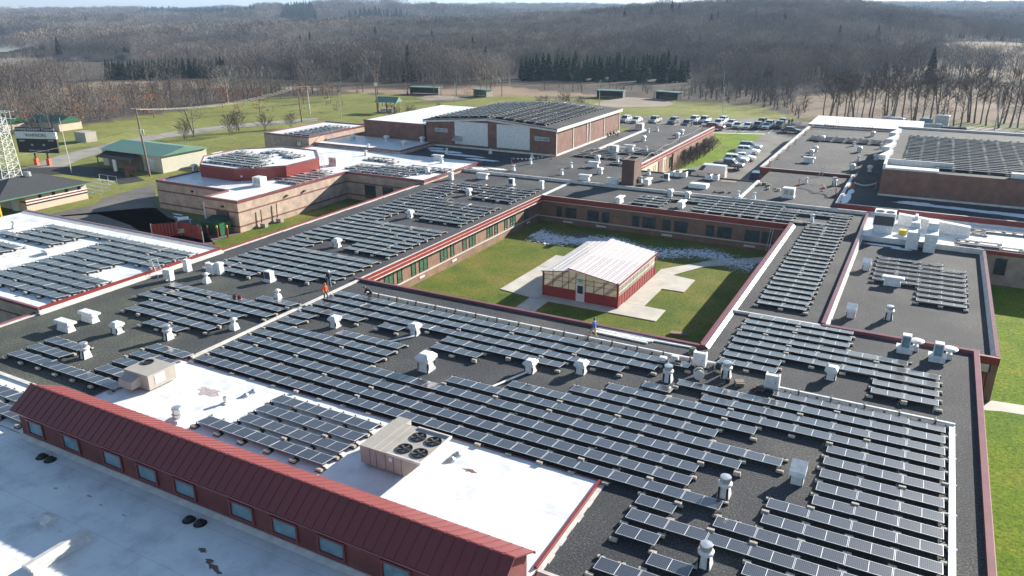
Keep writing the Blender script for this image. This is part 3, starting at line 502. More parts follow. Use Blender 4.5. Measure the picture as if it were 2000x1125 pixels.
f = MB(); f.box(-46.8,-12.85,22.29,22.35,0.0,0.14); f.add([(-46.9,22.29,0.14),(-12.7,22.29,0.14),(-12.7,22.0,0.01),(-46.9,22.0,0.01)], [(0,1,2,3)[::-1]]); part('base_flashing', f, M_flash, cl)
for a0, a1 in [(-45.85,-44.45),(-42.4,-40.95),(-38.65,-37.15),(-35.7,-34.2),(-32.7,-31.2),(-28.5,-27.0),(-25.6,-24.05),(-22.6,-21.1),(-18.8,-17.3),(-15.6,-14.1)]:
    window(cl, 'y', 22.35, a0-0.12, a1+0.1, 0.34, 1.40, -1, M_glassblue, 0, fr=0.12, depth=0.1, fm=M_maroon)
# ---- foreground lower white roof
fg = thing('school_building', 'broad white membrane roof in the foreground below the maroon clerestory wall', 'building', (-30,15,-3.7))
mass(fg, 'roof', [(-66,-2),(14,-2),(14,22.33),(-66,22.33)], -3.8, 0.0, M_brick, M_white)
mass(fg, 'roof', [(-12.88,22.34),(5.6,22.34),(5.6,26.15),(-12.88,26.15)], -3.8, 0.0, M_brick, M_white)
f = MB(); f.box(-12.85,5.6,26.15,26.39,-0.1,0.2); part('edge_trim', f, M_flash, fg); cap(fg, -12.9,5.6,26.10,26.16,0.2,0.23, M_redcap)
mass(fg, 'roof', [(-66,22.34),(-46.95,22.34),(-46.95,26.4),(-66,26.4)], -3.8, 0.05, M_brick, M_white)
f = MB(); f.box(-66,-47.4,26.42,26.72,-0.1,0.16); part('edge_trim', f, M_flash, fg)
# ---- south-west white roof
sw = thing('school_building', 'low tan wing with a white membrane roof and red coping at the left edge', 'building', (-66,35,-3.7))
mass(sw, 'roof', [(-101,35.2),(-66.0,35.2),(-66.0,55.1),(-101,55.1)], -3.8, 0.42, M_tan, M_white)
cap(sw, -101,-65.75, 35.0,35.25, 0.3,0.55); cap(sw, -66.0,-65.72, 35.25,55.2, 0.3,0.55, M_red); cap(sw, -101,-66.0, 55.0,55.3, 0.42,0.62)
f = MB(); f.add([(-101,55.0,0.58),(-66,55.0,0.58),(-66,54.3,0.43),(-101,54.3,0.43)], [(0,3,2,1)]); f.box(-65.72,-65.35,34.9,55.2,0.0,0.14); f.box(-65.72,-65.6,35,55.2,0.14,0.32); part('flashing', f, M_flash, sw)
f = MB(); f.box(-101,-66,35.16,35.2,-0.9,-0.75); f.box(-69.5,-67.8,35.14,35.2,-3.7,-1.9); part('wall_band', f, M_tanband, sw)

# ---- tan wing with bands (west) and its octagon
w1 = thing('school_building', 'tan block building with brown bands and a white roof beside the left car park', 'building', (-80,75,-3.7))
P1 = [(-80.2,71.0),(-80.2,93.5),(-65.4,93.5),(-65.4,110.8),(-101.8,110.8),(-101.8,75.3),(-86.6,75.3),(-86.6,71.0)]
mass(w1, 'roof', P1, -3.8, 0.45, M_tan, M_white)
def ringcap(parent, P, z0, z1, wd, m, skip=()):
    n = len(P)
    for i in range(n):
        if i in skip: continue
        a = Vector(P[i]); b_ = Vector(P[(i+1)%n]); d = (b_-a).normalized(); nn = Vector((d.y,-d.x))
        mb = MB(); e = 0.0
        mb.prism([(a.x+nn.x*0.05,a.y+nn.y*0.05),(b_.x+nn.x*0.05,b_.y+nn.y*0.05),(b_.x-nn.x*wd,b_.y-nn.y*wd),(a.x-nn.x*wd,a.y-nn.y*wd)], z0+0.001*i, z1+0.002*i, 0, bottom=True)
        part('parapet_cap', mb, m, parent)
ringcap(w1, P1, 0.3, 0.66, 0.25, M_redcap, skip=(3,))
for z in (-0.93, -2.9):
    f = MB()
    f.box(-80.2,-80.16,71.0,93.5,z-0.1,z+0.1); f.box(-86.6,-80.2,70.96,71.0,z-0.1,z+0.1); f.box(-101.8,-86.6,75.26,75.3,z-0.1,z+0.1); f.box(-80.2,-65.4,93.46,93.5,z-0.1,z+0.1)
    part('wall_band', f, M_tanband, w1)
for a0, a1 in [(-76.7,-74.6),(-73.2,-71.2),(-67.9,-65.6)]:
    window(w1, 'y', 93.5, a0, a1, -3.2, -1.1, -1, M_glass, 0)
f = MB(); f.box(-84.4,-82.0,70.93,71.0,-3.7,-1.0); part('doorway', f, M_greydark, w1)
f = MB(); f.box(-89.6,-87.3,73.2,75.25,-3.6,-1.0); single('storage_container', f, M_whitemetal, 'tall pale blue-white metal box standing in the notch of the tan building', 'container', (-88.5,74,-3.6))
for x, y, z in [(-80.15,83.7,-0.5),(-80.15,80.1,-0.45),(-83.0,70.95,-0.35),(-94,75.25,-0.3)]:
    f = MB(); f.box(x-0.15,x+0.2,y-0.2,y+0.2,z-0.12,z+0.12,0,0.03,0.03); part('wall_lamp', f, M_black, w1)
oc = thing('octagon_roof_block', 'raised octagonal white roof with a red fascia on the tan building', 'building', (-94.6,89.5,0.4))
PO = [(-94.4+9.7*math.cos(R_(22.5+45*i)), 89.6+9.7*math.sin(R_(22.5+45*i))) for i in range(8)]
PO = [(x, y*1.0+(0.0)) for x, y in PO]
mass(oc, 'roof', PO, 0.4, 2.3, M_red, M_white)
for i in range(8):
    a = Vector(PO[i]); b_ = Vector(PO[(i+1)%8]); d = (b_-a).normalized(); nn = Vector((d.y,-d.x))
    mb = MB(); mb.prism([(a.x+nn.x*0.04,a.y+nn.y*0.04),(b_.x+nn.x*0.04,b_.y+nn.y*0.04),(b_.x-nn.x*0.2,b_.y-nn.y*0.2),(a.x-nn.x*0.2,a.y-nn.y*0.2)], 2.1+0.001*i, 2.42+0.002*i, 0, bottom=True)
    part('parapet_cap', mb, M_redcap, oc)
bb = thing('school_building', 'tan brick block with a white roof and solar rows behind the octagon', 'building', (-108,112,-3.7))
PB = [(-113.9,109.6),(-102.5,109.6),(-102.5,127.5),(-113.9,127.5)]
mass(bb, 'roof', PB, -3.8, 2.05, M_tan, M_white); ringcap(bb, PB, 1.95, 2.25, 0.25, M_redcap)
window(bb, 'y', 109.6, -105.6, -104.4, 0.3, 1.2, -1, M_whitemetal, 0)
ld = thing('school_building', 'lower white roof with a red edge between the gym and the tan block', 'building', (-90,115,-3.7))
PL = [(-102.4,110.9),(-82.5,110.9),(-82.5,121.9),(-102.4,121.9)]
mass(ld, 'roof', PL, -3.8, 0.85, M_tan, M_white); ringcap(ld, PL, 0.8, 1.02, 0.2, M_redcap, skip=(2,3))
sn = thing('school_building', 'strip of black roof with melting snow in front of the gym', 'building', (-72,115,-3.7))
mass(sn, 'roof', [(-82.4,110.9),(-66.1,110.9),(-66.1,104.8),(-58.1,104.8),(-58.1,122.0),(-82.4,122.0)], -3.8, 0.25, M_brick, M_gravel)
# ---- north-centre wing (chimney, right of the gym)
nw = thing('school_building', 'long brick wing with a black gravel roof running back beside the gym', 'building', (-50,130,-3.7))
mass(nw, 'roof', [(-58.05,104.96),(-41.0,104.96),(-41.0,168.2),(-57.0,168.2),(-57.0,122.0),(-58.05,122.0)], -3.8, 0.28, M_brick, M_gravel)
f = MB(); f.box(-41.0,-40.9,118,168.3,-0.35,0.5); part('fascia', f, M_red, nw)
f = MB(); f.box(-41.3,-40.88,118,168.3,0.5,0.56); f.box(-40.9,-40.86,118,168.3,-0.05,0.02); part('trim', f, M_flash, nw)
f = MB(); f.box(-53.2,-52.8,132,158,0.28,0.55); f.box(-52.8,-41.3,135.8,136.1,0.28,0.45); part('expansion_joint', f, M_whitemetal, nw)
f = MB(); f.box(-40.95,-40.9,119.5,134.5,-3.7,-0.35); part('painted_wall', f, M_cream, nw)
f = MB(); f.box(-40.9,-40.8,130.0,132.4,-3.7,-0.4); f.box(-40.9,-40.8,138.5,142.6,-3.7,-0.4); part('pier', f, M_brickred, nw)
for y in (124.2, 127.5, 133.6, 137.0, 145.5, 149.8, 154.5, 160.0): window(nw, 'x', -40.93, y, y+0.9, -2.9, -0.9, 1, M_glass, 0, fr=0.05, depth=0.07)
n2 = thing('school_building', 'low black gravel roof behind the courtyard beside the chimney and car park', 'building', (-30,110,-3.7))
mass(n2, 'roof', [(-40.95,104.96),(-21.35,104.96),(-21.35,116.8),(-40.95,116.8)], -3.8, 0.28, M_brick, M_gravel)
mass(n2, 'roof', [(-21.35,104.96),(-9.25,104.96),(-9.25,126.9),(-21.35,126.9)], -3.8, 0.26, M_brick, M_gravel)
f = MB(); f.box(-40.9,-21.5,116.7,116.9,0.28,0.42); part('parapet_cap', f, M_frame, n2)
f = MB(); f.box(-21.5,-21.1,105.1,117.4,0.28,0.5); part('expansion_joint', f, M_whitemetal, n2)
ne = thing('school_building', 'north-east black gravel roof with a red fascia towards the camera', 'building', (-15,150,-3.7))
mass(ne, 'roof', [(-23.0,127.0),(-4.9,127.0),(-4.9,178.0),(-23.0,178.0)], -3.8, 0.48, M_brickred, M_gravel)
f = MB(); f.box(-23.05,-9.25,126.9,126.99,-0.1,0.6); part('fascia', f, M_red, ne)
f = MB(); f.box(-23.1,-22.6,127,177.9,0.48,0.72); f.box(-23.05,-9.2,126.88,127.05,0.6,0.66); part('parapet_cap', f, M_flash, ne)
fw_ = thing('school_building', 'bright white roof block behind the north-east black roof', 'building', (-12,185,-3.7))
mass(fw_, 'roof', [(-23.2,178.05),(-1.2,178.05),(-1.2,193.5),(-23.2,193.5)], -3.8, 1.05, M_brickred, M_white)
f = MB(); f.box(-23.2,-5.2,178.0,178.05,0.48,0.75); part('flashing', f, M_flash, fw_)
# ---- band roof in front of the big brick block, the middle east wing, the east white roof
bd = thing('school_building', 'black roof strip with a red fascia below the big brick block', 'building', (0,110,-3.7))
mass(bd, 'roof', [(-9.2,106.4),(45,106.4),(45,115.0),(-9.2,115.0)], -3.8, 0.5, M_brickred, M_gravel)
mass(bd, 'roof', [(-9.2,115.0),(-4.9,115.0),(-4.9,126.95),(-9.2,126.95)], -3.8, 0.5, M_brickred, M_gravel)
f = MB(); f.box(-9.25,45,106.3,106.39,0.15,0.78); part('fascia', f, M_red, bd)
f = MB(); f.box(-9.25,45,106.28,106.5,0.78,0.82); f.box(-9.3,-8.9,106.5,126.9,0.5,0.78); f.box(-9.2,45,106.1,106.3,-0.3,0.15); part('flashing', f, M_flash, bd)
rm = thing('school_building', 'square brick wing with a sunken black roof right of the courtyard', 'building', (0,80,-3.7))
mass(rm, 'roof', [(-4.97,63.86),(7.2,63.86),(7.2,94.4),(-4.97,94.4)], -1.4, -0.55, M_brickred, M_gravel)
mass(rm, 'walls', [(-4.97,64.6),(7.05,64.6),(7.05,94.4),(-4.97,94.4)], -3.8, -1.4, M_brickred, M_brickred)
cap(rm, 7.2,7.5, 63.86,94.4, -1.2,0.0); f = MB(); f.box(6.06,7.5,63.56,63.85,-0.65,-0.02); part('fascia', f, M_red, rm)
f = MB(); f.box(6.06,7.0,63.6,63.85,-1.3,-0.66); part('trim', f, M_flash, rm)
f = MB(); f.box(6.9,7.45,63.6,64.3,-3.75,-0.66); part('pier', f, M_brick, rm)
f = MB(); f.add([(7.2,63.9,-0.1),(7.2,94.4,-0.1),(7.0,94.4,-0.54),(7.0,63.9,-0.54)], [(0,1,2,3)]); part('flashing', f, M_flash, rm)
ew = thing('school_building', 'white membrane roof with short solar rows at the right edge', 'building', (10,100,-3.7))
mass(ew, 'roof', [(-4.95,94.45),(45,94.45),(45,106.1),(-4.95,106.1)], -3.8, -0.05, M_tan, M_white)
f = MB(); f.box(-4.9,7.3,94.3,94.44,-0.5,0.1); part('flashing', f, M_flash, ew)
f = MB(); f.box(7.5,45,94.3,94.44,-0.35,0.1); part('fascia', f, M_red, ew)
window(ew, 'y', 94.44, 8.6, 9.7, -2.55, -0.7, -1, M_glass, 0, transom=-2.0)
# ---- big brick block, right
bk = thing('brick_hall', 'big windowless dark red brick hall with sawtooth white parapet and a roof full of panels', 'building', (10,130,0))
mass(bk, 'roof', [(-4.75,115.05),(45,115.05),(45,157.0),(-4.75,157.0)], 0.3, 4.1, M_brickred, M_gravel)
f = MB(); f.box(-4.85,45,114.9,115.04,0.5,0.75); f.box(-5.0,45,156.8,157.3,4.1,4.45); part('flashing', f, M_flash, bk)
for y0, y1 in [(122.5,128.4),(130.4,136.4),(138.4,144.2),(146.0,151.6)]:
    f = MB(); f.add([(-5.9,y0,4.1),(-4.6,y0+5.9,4.12),(-4.2,y0+5.6,4.12),(-4.9,y0,4.1),(-5.9,y0,4.75),(-4.6,y0+5.9,4.75),(-4.2,y0+5.6,4.75),(-4.9,y0,4.75)], [(4,5,6,7),(0,1,5,4)[::-1],(3,0,4,7),(1,2,6,5),(2,3,7,6)]); part('sawtooth_parapet', f, M_whitemetal, bk)
f = MB(); f.box(-4.75,-4.4,115.1,122.0,4.1,4.85); f.box(-4.4,3.7,119.3,119.6,4.1,4.85); f.box(-4.7,2.0,115.25,117.2,4.1,4.35); part('parapet', f, M_whitemetal, bk)
f = MB(); f.box(10.2,14.0,116.0,116.8,4.1,4.75); f.box(15,16,116,116.8,4.1,4.6); part('roof_box', f, M_whitemetal, bk)
# ---- gym
gy = thing('gymnasium', 'tall brick gymnasium with two white wall panels and a shallow gable roof of solar panels', 'gymnasium', (-70,122,0))
x0, x1, xm, y0, y1, ze, zr = -84.3, -57.1, -70.7, 122.1, 153.2, 5.0, 5.95
f = MB()
f.add([(x0,y0,0.1),(x1,y0,0.1),(x1,y0,ze),(xm,y0,zr),(x0,y0,ze),(x0,y1,0.1),(x1,y1,0.1),(x1,y1,ze),(xm,y1,zr),(x0,y1,ze)], [(0,1,2,3,4),(9,8,7,6,5),(1,6,7,2),(5,0,4,9)])
part('wall', f, M_brickred, gy)
f = MB()
for a, za, b_, zb in ((x0-0.4,ze-0.02,xm,zr+0.01),(xm,zr+0.01,x1+0.4,ze-0.02)):
    f.add([(a,y0-0.4,za),(b_,y0-0.4,zb),(b_,y1+0.4,zb),(a,y1+0.4,za),(a,y0-0.4,za+0.12),(b_,y0-0.4,zb+0.12),(b_,y1+0.4,zb+0.12),(a,y1+0.4,za+0.12)], [(4,5,6,7),(3,2,1,0),(0,1,5,4),(2,3,7,6),(3,0,4,7),(1,2,6,5)])
part('roof', f, M_gravel, gy)
f = MB()
for a, za, b_, zb in ((x0-0.42,ze-0.4,xm,zr-0.3),(xm,zr-0.3,x1+0.42,ze-0.4)):
    f.add([(a,y0-0.45,za),(b_,y0-0.45,zb),(b_,y0-0.45,zb+0.34),(a,y0-0.45,za+0.34),(a,y0-0.02,za),(b_,y0-0.02,zb)], [(0,1,2,3),(4,5,1,0)])
f.box(x1+0.40,x1+0.46,y0-0.45,y1+0.4,ze-0.45,ze+0.12); f.box(x0-0.46,x0-0.40,y0-0.45,y1+0.4,ze-0.45,ze+0.12)
part('fascia', f, M_flash, gy)
f = MB(); f.box(-77.9,-70.8,y0-0.06,y0-0.001,0.95,5.15); part('wall_panel', f, M_whitemetal, gy)
f = MB(); f.box(-68.9,-62.2,y0-0.06,y0-0.001,0.95,5.15); part('wall_panel', f, M_whitemetal, gy)
window(gy, 'y', y0, -82.3, -79.5, 2.95, 3.6, -1, M_glassblue, 1, fm=M_flash); window(gy, 'y', y0, -61.2, -58.4, 2.8, 3.5, -1, M_glassblue, 1, fm=M_flash)
for y in (122.3, 129.5, 135.9, 137.3, 144.6, 153.0):
    f = MB(); f.box(x1,x1+0.09,y-0.12,y+0.12,0.3,4.6); part('downpipe', f, M_flash, gy)
f = MB(); f.box(x1,x1+0.14,y0,y1,0.28,0.6); f.box(x0,x1,y0-0.12,y0-0.001,0.25,0.55); part('flashing', f, M_flash, gy)
f = MB(); f.add([(-78.0,y0-0.06,1.6),(-76.4,y0-0.06,1.6),(-76.4,y0-1.2,1.7),(-78.0,y0-1.2,1.7),(-78.0,y0-0.06,2.5),(-76.4,y0-0.06,2.5)], [(3,2,1,0),(4,3,2,5)[::-1],(0,4,3),(1,2,5)]); part('vent_hood', f, M_galv, gy)
g2 = thing('school_building', 'red-brown brick block with a white roof left of the gym', 'building', (-93,135,0))
mass(g2, 'roof', [(-99.2,122.1),(-84.75,122.1),(-84.75,150),(-99.2,150)], -3.8, 4.0, M_brickred, M_white)
f = MB(); f.box(-99.3,-84.76,121.95,122.09,3.85,4.15); part('fascia', f, M_redcap, g2)
# chimney
ch = thing('chimney', 'square dark brick chimney stack standing on the black roof behind the courtyard', 'chimney', (-38,108,0.28))
f = MB(); f.box(-38.95,-37.05,106.4,109.6,0.28,3.75); f.box(-39.05,-36.95,106.3,106.75,3.75,3.95); f.box(-39.05,-36.95,109.25,109.7,3.75,3.95); f.box(-39.05,-38.65,106.75,109.25,3.75,3.95); f.box(-37.35,-36.95,106.75,109.25,3.75,3.95)
part('stack', f, M_chimney, ch)
f = MB(); f.box(-38.65,-37.35,106.75,109.25,3.751,3.77); part('flue', f, M_black, ch)

# ---- greenhouse in the courtyard
gh = thing('greenhouse', 'red and clear panelled greenhouse with a ribbed pinkish roof in the middle of the courtyard', 'greenhouse', (-29,74,-3.62))
GX0, GX1, GY0, GY1, GB = -33.2, -24.9, 68.5, 80.2, -3.62
XR = -30.2
for (a, b_, c, d) in ((GX0,-29.45,GY0-0.04,GY0),(-28.5,GX1,GY0-0.04,GY0),(GX0,GX1,GY1,GY1+0.04)):
    f = MB(); f.box(a,b_,c,d,GB,-2.5); part('wainscot', f, M_pvcr, gh)
nb = 30
for xx, o1 in ((GX1,1),(GX0,-1)):
    f = MB()
    for i in range(nb):
        ya = GY0+(GY1-GY0)*i/nb; yb = GY0+(GY1-GY0)*(i+1)/nb; d_ = 0.05 if i % 2 else 0.02
        lo, hi = sorted((xx, xx+o1*d_)); f.box(lo,hi,ya,yb,GB,-2.5)
    part('wainscot', f, M_pvcr, gh)
f = MB(); f.box(GX1-0.01,GX1+0.02,GY0,GY1,-2.5,-1.08); part('side_glazing', f, M_poly, gh)
f = MB(); f.box(GX0-0.02,GX0+0.01,GY0,GY1,-2.5,-0.98); part('side_glazing', f, M_poly, gh)
for yy in (GY0, GY1):
    f = MB(); f.add([(GX0,yy,-2.5),(GX1,yy,-2.5),(GX1,yy,-1.05),(XR,yy,-0.22),(XR,yy,-0.55),(GX0,yy,-0.92)], [(0,1,2,3,4,5)]); part('gable_glazing', f, M_poly, gh)
def rib_roof(xa, za, xb, zb, n):
    mb = MB()
    for i in range(n):
        a = i/n; c = (i+1)/n; h = 0.03 if i % 2 else 0
        xa_, xc_ = xa+(xb-xa)*a, xa+(xb-xa)*c; za_, zc_ = za+(zb-za)*a+h, za+(zb-za)*c+h
        mb.add([(xa_,GY0-0.25,za_),(xc_,GY0-0.25,zc_),(xc_,GY1+0.2,zc_),(xa_,GY1+0.2,za_)], [(0,1,2,3) if xb > xa else (3,2,1,0)])
    return mb
part('roof_sheet', rib_roof(XR-0.15,-0.16,GX1+0.15,-1.04,44), M_polyroof, gh)
part('roof_sheet', rib_roof(GX0-0.15,-0.92,XR,-0.50,24), M_polyroof, gh)
for k in range(9):
    t = (k+0.5)/9; xx = XR-0.1+(GX1-XR+0.15)*t; zz = -0.16+(-1.04+0.16)*t
    f = MB(); f.box(xx-0.05,xx+0.05,GY0-0.27,GY1+0.22,zz+0.035,zz+0.06); part('roof_bar', f, M_whitemetal, gh)
for k in range(5):
    t = (k+0.5)/5; xx = GX0+(XR-GX0)*t; zz = -0.92+0.42*t
    f = MB(); f.box(xx-0.04,xx+0.04,GY0-0.27,GY1+0.22,zz+0.035,zz+0.055); part('roof_bar', f, M_whitemetal, gh)
f = MB(); f.box(XR-0.04,XR,GY0,GY1,-0.5,-0.2); part('clerestory_strip', f, M_redcap, gh)
fm_ = MB()
for xx in (GX0+1.1, GX0+2.2, XR-0.1, -29.5, -28.4, -27.5, -26.4):
    fm_.box(xx-0.04,xx+0.04,GY0-0.03,GY0-0.001,-2.5,-1.1 + (0.5 if abs(xx-XR) < 2 else 0))
for zz in (-1.75, -1.25): fm_.box(GX0,GX1,GY0-0.035,GY0-0.031,zz-0.03,zz+0.03)
part('timber_frame', fm_, M_wood, gh)
f = MB()
for zz in (-1.42, -2.05): f.box(GX1+0.02,GX1+0.06,GY0,GY1,zz-0.05,zz+0.03)
for i in range(1, 10): f.box(GX1+0.02,GX1+0.05,GY0+(GY1-GY0)*i/10-0.03,GY0+(GY1-GY0)*i/10+0.03,-2.5,-1.1)
part('side_rail', f, M_flash, gh)
f = MB()
for xx, yy in ((GX0,GY0),(GX1,GY0),(GX0,GY1),(GX1,GY1)): f.box(xx-0.09,xx+0.09,yy-0.09,yy+0.09,GB,-0.98)
f.add([(XR-0.1,GY0-0.28,-0.2),(GX1+0.2,GY0-0.28,-1.09),(GX1+0.2,GY0-0.28,-0.99),(XR-0.1,GY0-0.28,-0.1)], [(0,1,2,3)]); f.add([(GX0-0.2,GY0-0.28,-0.97),(XR,GY0-0.28,-0.55),(XR,GY0-0.28,-0.45),(GX0-0.2,GY0-0.28,-0.87)], [(0,1,2,3)])
f.box(GX1+0.1,GX1+0.2,GY0-0.27,GY1+0.2,-1.2,-1.04); part('red_trim', f, M_red, gh)
f = MB(); f.box(-29.45,-28.5,GY0-0.08,GY0-0.02,GB,-1.72); dr = part('door', f, M_whitemetal, gh)
f = MB(); f.box(-29.28,-28.67,GY0-0.095,GY0-0.081,-2.75,-1.9); part('pane', f, M_glass, dr)
f = MB(); f.tube((-28.6,GY0-0.1,-2.85),(-28.6,GY0-0.16,-2.85),0.03); part('handle', f, M_galv, dr)
f = MB(); f.box(-29.25,-28.75,GY0-0.07,GY0-0.04,-1.52,-1.16); part('sign', f, M_teal, gh)
# benches and hoses dimly seen inside
f = MB(); 
for xx in (-32.2,-27.2): f.box(xx-0.6,xx+0.6,GY0+1,GY1-1,-2.8,-2.72); f.box(xx-0.55,xx-0.5,GY0+1,GY0+1.05,GB,-2.8); f.box(xx+0.5,xx+0.55,GY1-1.1,GY1-1,GB,-2.8)
part('bench', f, M_wood, gh)
# ------------------------------------------------------------ solar arrays
def panel_mesh():
    mb = MB(); L, D, fr, t = 2.035, 1.04, 0.022, 0.035
    z = lambda y: -0.115*y/D
    o = [(0,0,z(0)),(L,0,z(0)),(L,D,z(D)),(0,D,z(D))]; i = [(fr,fr,z(fr)),(L-fr,fr,z(fr)),(L-fr,D-fr,z(D-fr)),(fr,D-fr,z(D-fr))]
    lo = [(x,y,c-t) for x,y,c in o]
    mb.add(o+i+lo, [(4,5,6,7),(0,1,5,4),(1,2,6,5),(2,3,7,6),(3,0,4,7),(8,9,1,0),(9,10,2,1),(10,11,3,2),(11,8,0,3),(11,10,9,8)], [0,1,1,1,1,1,1,1,1,2])
    return mb.mesh('solar_panel', [M_panel, M_alu, M_black])
PANEL = panel_mesh()
def ballast_mesh(two=False):
    mb = MB()
    mb.box(-0.24,0.24,-0.40,0.10,0.012,0.05,1)                    # black tray
    mb.rbox(-0.20,0.20,-0.36,-0.16,0.05,0.20,0.012,0)            # block
    if two: mb.rbox(-0.19,0.19,-0.35,-0.17,0.20,0.29,0.012,0)
    mb.box(-0.02,0.02,-0.02,0.03,0.05,0.28,1); mb.box(-0.13,0.13,0.02,0.10,0.05,0.12,1)
    return mb.mesh('ballast_block', [M_block, M_black])
BALLAST = ballast_mesh(); BALLAST2 = ballast_mesh(True)
def rear_mesh():
    mb = MB(); mb.box(-0.20,0.20,0.04,0.28,0.012,0.05,1); mb.rbox(-0.19,0.19,0.06,0.24,0.05,0.14,0.012,0); mb.box(-0.03,0.03,0.2,0.26,0.1,0.22,1)
    return mb.mesh('rear_ballast_block', [M_block, M_black])
REAR = rear_mesh()
snow = MB(); rs_ = random.Random(17)
def solar(label, x0, y0, z, rows, px=2.07, py=1.43, snowy=0.0, zf=None, group='rooftop solar arrays'):
    xs = [r[1] for r in rows]; base = (round(x0+min(xs)*px, 2), y0+min(r[0] for r in rows)*py, z)
    t = thing('solar_array', label, 'solar panels', base, group=group)
    cover = {}
    for k, a, b in rows:
        n = int(round(b-a))
        for i in range(n): cover[(k, round(a+i, 2))] = 1
    for k, a, b in rows:
        n = int(round(b-a)); yn = y0+k*py
        for i in range(n):
            xx = x0+(a+i)*px; zz = z if zf is None else zf(xx+px/2, yn)
            o = obj('solar_panel', PANEL, (xx+0.018-base[0], yn-base[1], zz-base[2]+0.325+rs_.uniform(-.012,.012)), parent=t)
            o.rotation_euler = (rs_.uniform(-.006,.006), rs_.uniform(-.004,.004), 0)
            if snowy and rs_.random() < snowy and not zf:
                u = xx+rs_.uniform(0.3,0.9); P = blob(u+0.5, yn+1.17, rs_.uniform(0.35,0.95), rs_.uniform(0.05,0.13), 10, rs_, 0.3)
                snow.add([(p, q, z+0.02+rs_.random()*0.01) for p, q in P], [tuple(range(10))])
        for i in range(n+1):
            xx = x0+(a+i)*px; zz = z if zf is None else zf(xx, yn)
            obj('ballast_block', BALLAST2 if rs_.random() < 0.18 else BALLAST, (xx-base[0]+rs_.uniform(-.05,.05), yn-base[1]+rs_.uniform(-.03,.02), zz-base[2]), rs_.uniform(-.05,.05), parent=t)
            if (k+1, round(a+i, 2)) not in cover and (k+1, round(a+i-1, 2)) not in cover:
                obj('rear_ballast_block', REAR, (xx-base[0]+rs_.uniform(-.08,.08), yn-base[1]+0.98, zz-base[2]), rs_.uniform(-.1,.1), parent=t)
                if i < n and rs_.random() < .6: obj('rear_ballast_block', REAR, (xx-base[0]+px/2, yn-base[1]+0.98, zz-base[2]), rs_.uniform(-.2,.2), parent=t)
    return t
MX, MY = 3.88, 34.66
solar('huge field of dark panels between the courtyard and the long white roof', MX, MY, 0.0,
  [(0,-24,-5),(1,-24,-6),(2,-24,-6),(3,-24,-5),(4,-24,-18),(4,-15,-4),(5,-24,-18),(5,-13,-6),(6,-24,-23),(6,-21,-18),(6,-11,-5),(7,-24,-23),(7,-17,-15),(7,-10,0),
   (8,-24,-21),(8,-20,-19),(8,-17,-12),(8,-9,-8),(8,-7,0),(9,-24,-10),(9,-8,0),(10,-24,-9),(10,-5,0),(11,-24,-8)], snowy=0.33)
solar('block of panels beside the white cable tray at the lower right of the black roof', MX, MY, 0.0,
  [(0,-4,0),(1,-4,0),(2,-3,0),(3,-3,0),(4,-3,0),(5,-3,0),(6,-3,0),(-1,-7,-6),(-1,-5,0),(-2,-7,0),(-3,-7,-6),(-3,-4,0),(-4,-6,-5),(-4,-4,0),(-5,-7,-4),(-5,-4,0),(-6,-4,0)], snowy=0.25)
EX = MX-0.2*2.07; EY = MY+0.48*1.43
solar('eight pale reflecting rows on the roof right of the lower courtyard corner', EX, EY, 0.0,
  [(12,-7,-5),(13,-7,-5),(14,-7,0),(15,-7,0),(16,-7,-1),(17,-7,-3),(18,-7,-3),(19,-7,-3),(12,-2,0),(13,-2,0)], snowy=0.12)
solar('two-panel rows climbing the right side of the courtyard and turning left behind it', EX, MY+0.05, 0.0,
  [(k,-7,-5) for k in range(22,43)] + [(43,-14,-5),(44,-14,-8),(45,-14,-8),(44,-6,-5),(45,-6,-5),(46,-15,-5),(47,-15,-5),(48,-14,-9)], snowy=0.08)
solar('small panel group behind the courtyard, left of the other rows there', EX, MY+0.05, 0.0, [(43,-18,-16),(44,-18,-16),(45,-18,-16),(46,-18,-15)], snowy=0.1)
WX = MX-0.15*2.07
solar('long field of panels on the west wing roof left of the orange-red courtyard edge', WX, MY+0.07, 0.0,
  [(11,-32,-29),(12,-32,-26)]+[(k,-32,-25) for k in range(13,18)]+[(18,-32,-30),(19,-32,-30),(19,-28,-25),(20,-32,-30),(20,-28,-25)]+[(k,-32,-25) for k in range(21,27)]
  +[(27,-32,-30),(28,-32,-30),(29,-32,-30),(29,-28,-25),(30,-32,-30),(30,-29,-25)]+[(k,-32,-25) for k in range(31,36)]+[(36,-32,-29),(37,-32,-30),(38,-32,-30),(38,-28,-25),(39,-32,-30),(39,-28,-25),(40,-32,-25),(41,-32,-25),(42,-32,-25),(43,-31,-25)], snowy=0.18)
SX = MX+0.33*2.07
solar('slanting group of rows on the grey-green gravel left of the white kerb', SX, MY, 0.0,
  [(2,-29,-27),(3,-31,-26),(4,-31,-26),(5,-32,-26),(6,-32,-25),(7,-32,-25),(8,-27,-25)], snowy=0.5)
SX2 = MX-0.45*2.07
solar('staggered rows at the left edge of the black roof behind the red ridge', SX2, MY-0.27*1.43, 0.0, [(-4,-30,-24),(-3,-30,-28),(-2,-30,-28)], snowy=0.4)
solar('four short rows at the corner of the white roof beside the beige rooftop unit', SX2, MY-0.25*1.43, 0.0, [(-3,-26,-24),(-2,-26,-24),(-1,-26,-24),(0,-26,-24)], snowy=0.4)
solar('panels on the white roof of the left wing, rows running off the left edge', -66.3, 37.05, 0.42,
  [(0,-13,0),(1,-13,0),(2,-6,0),(3,-6,0),(4,-6,-2),(5,-6,-2),(6,-6,-2),(7,-6,0),(8,-6,0),(9,-6,0),(10,-12,0),(7,-13,-8),(8,-12,-8),(9,-12,-8),(4,-15,-9),(5,-15,-9),(3,-15,-9)])
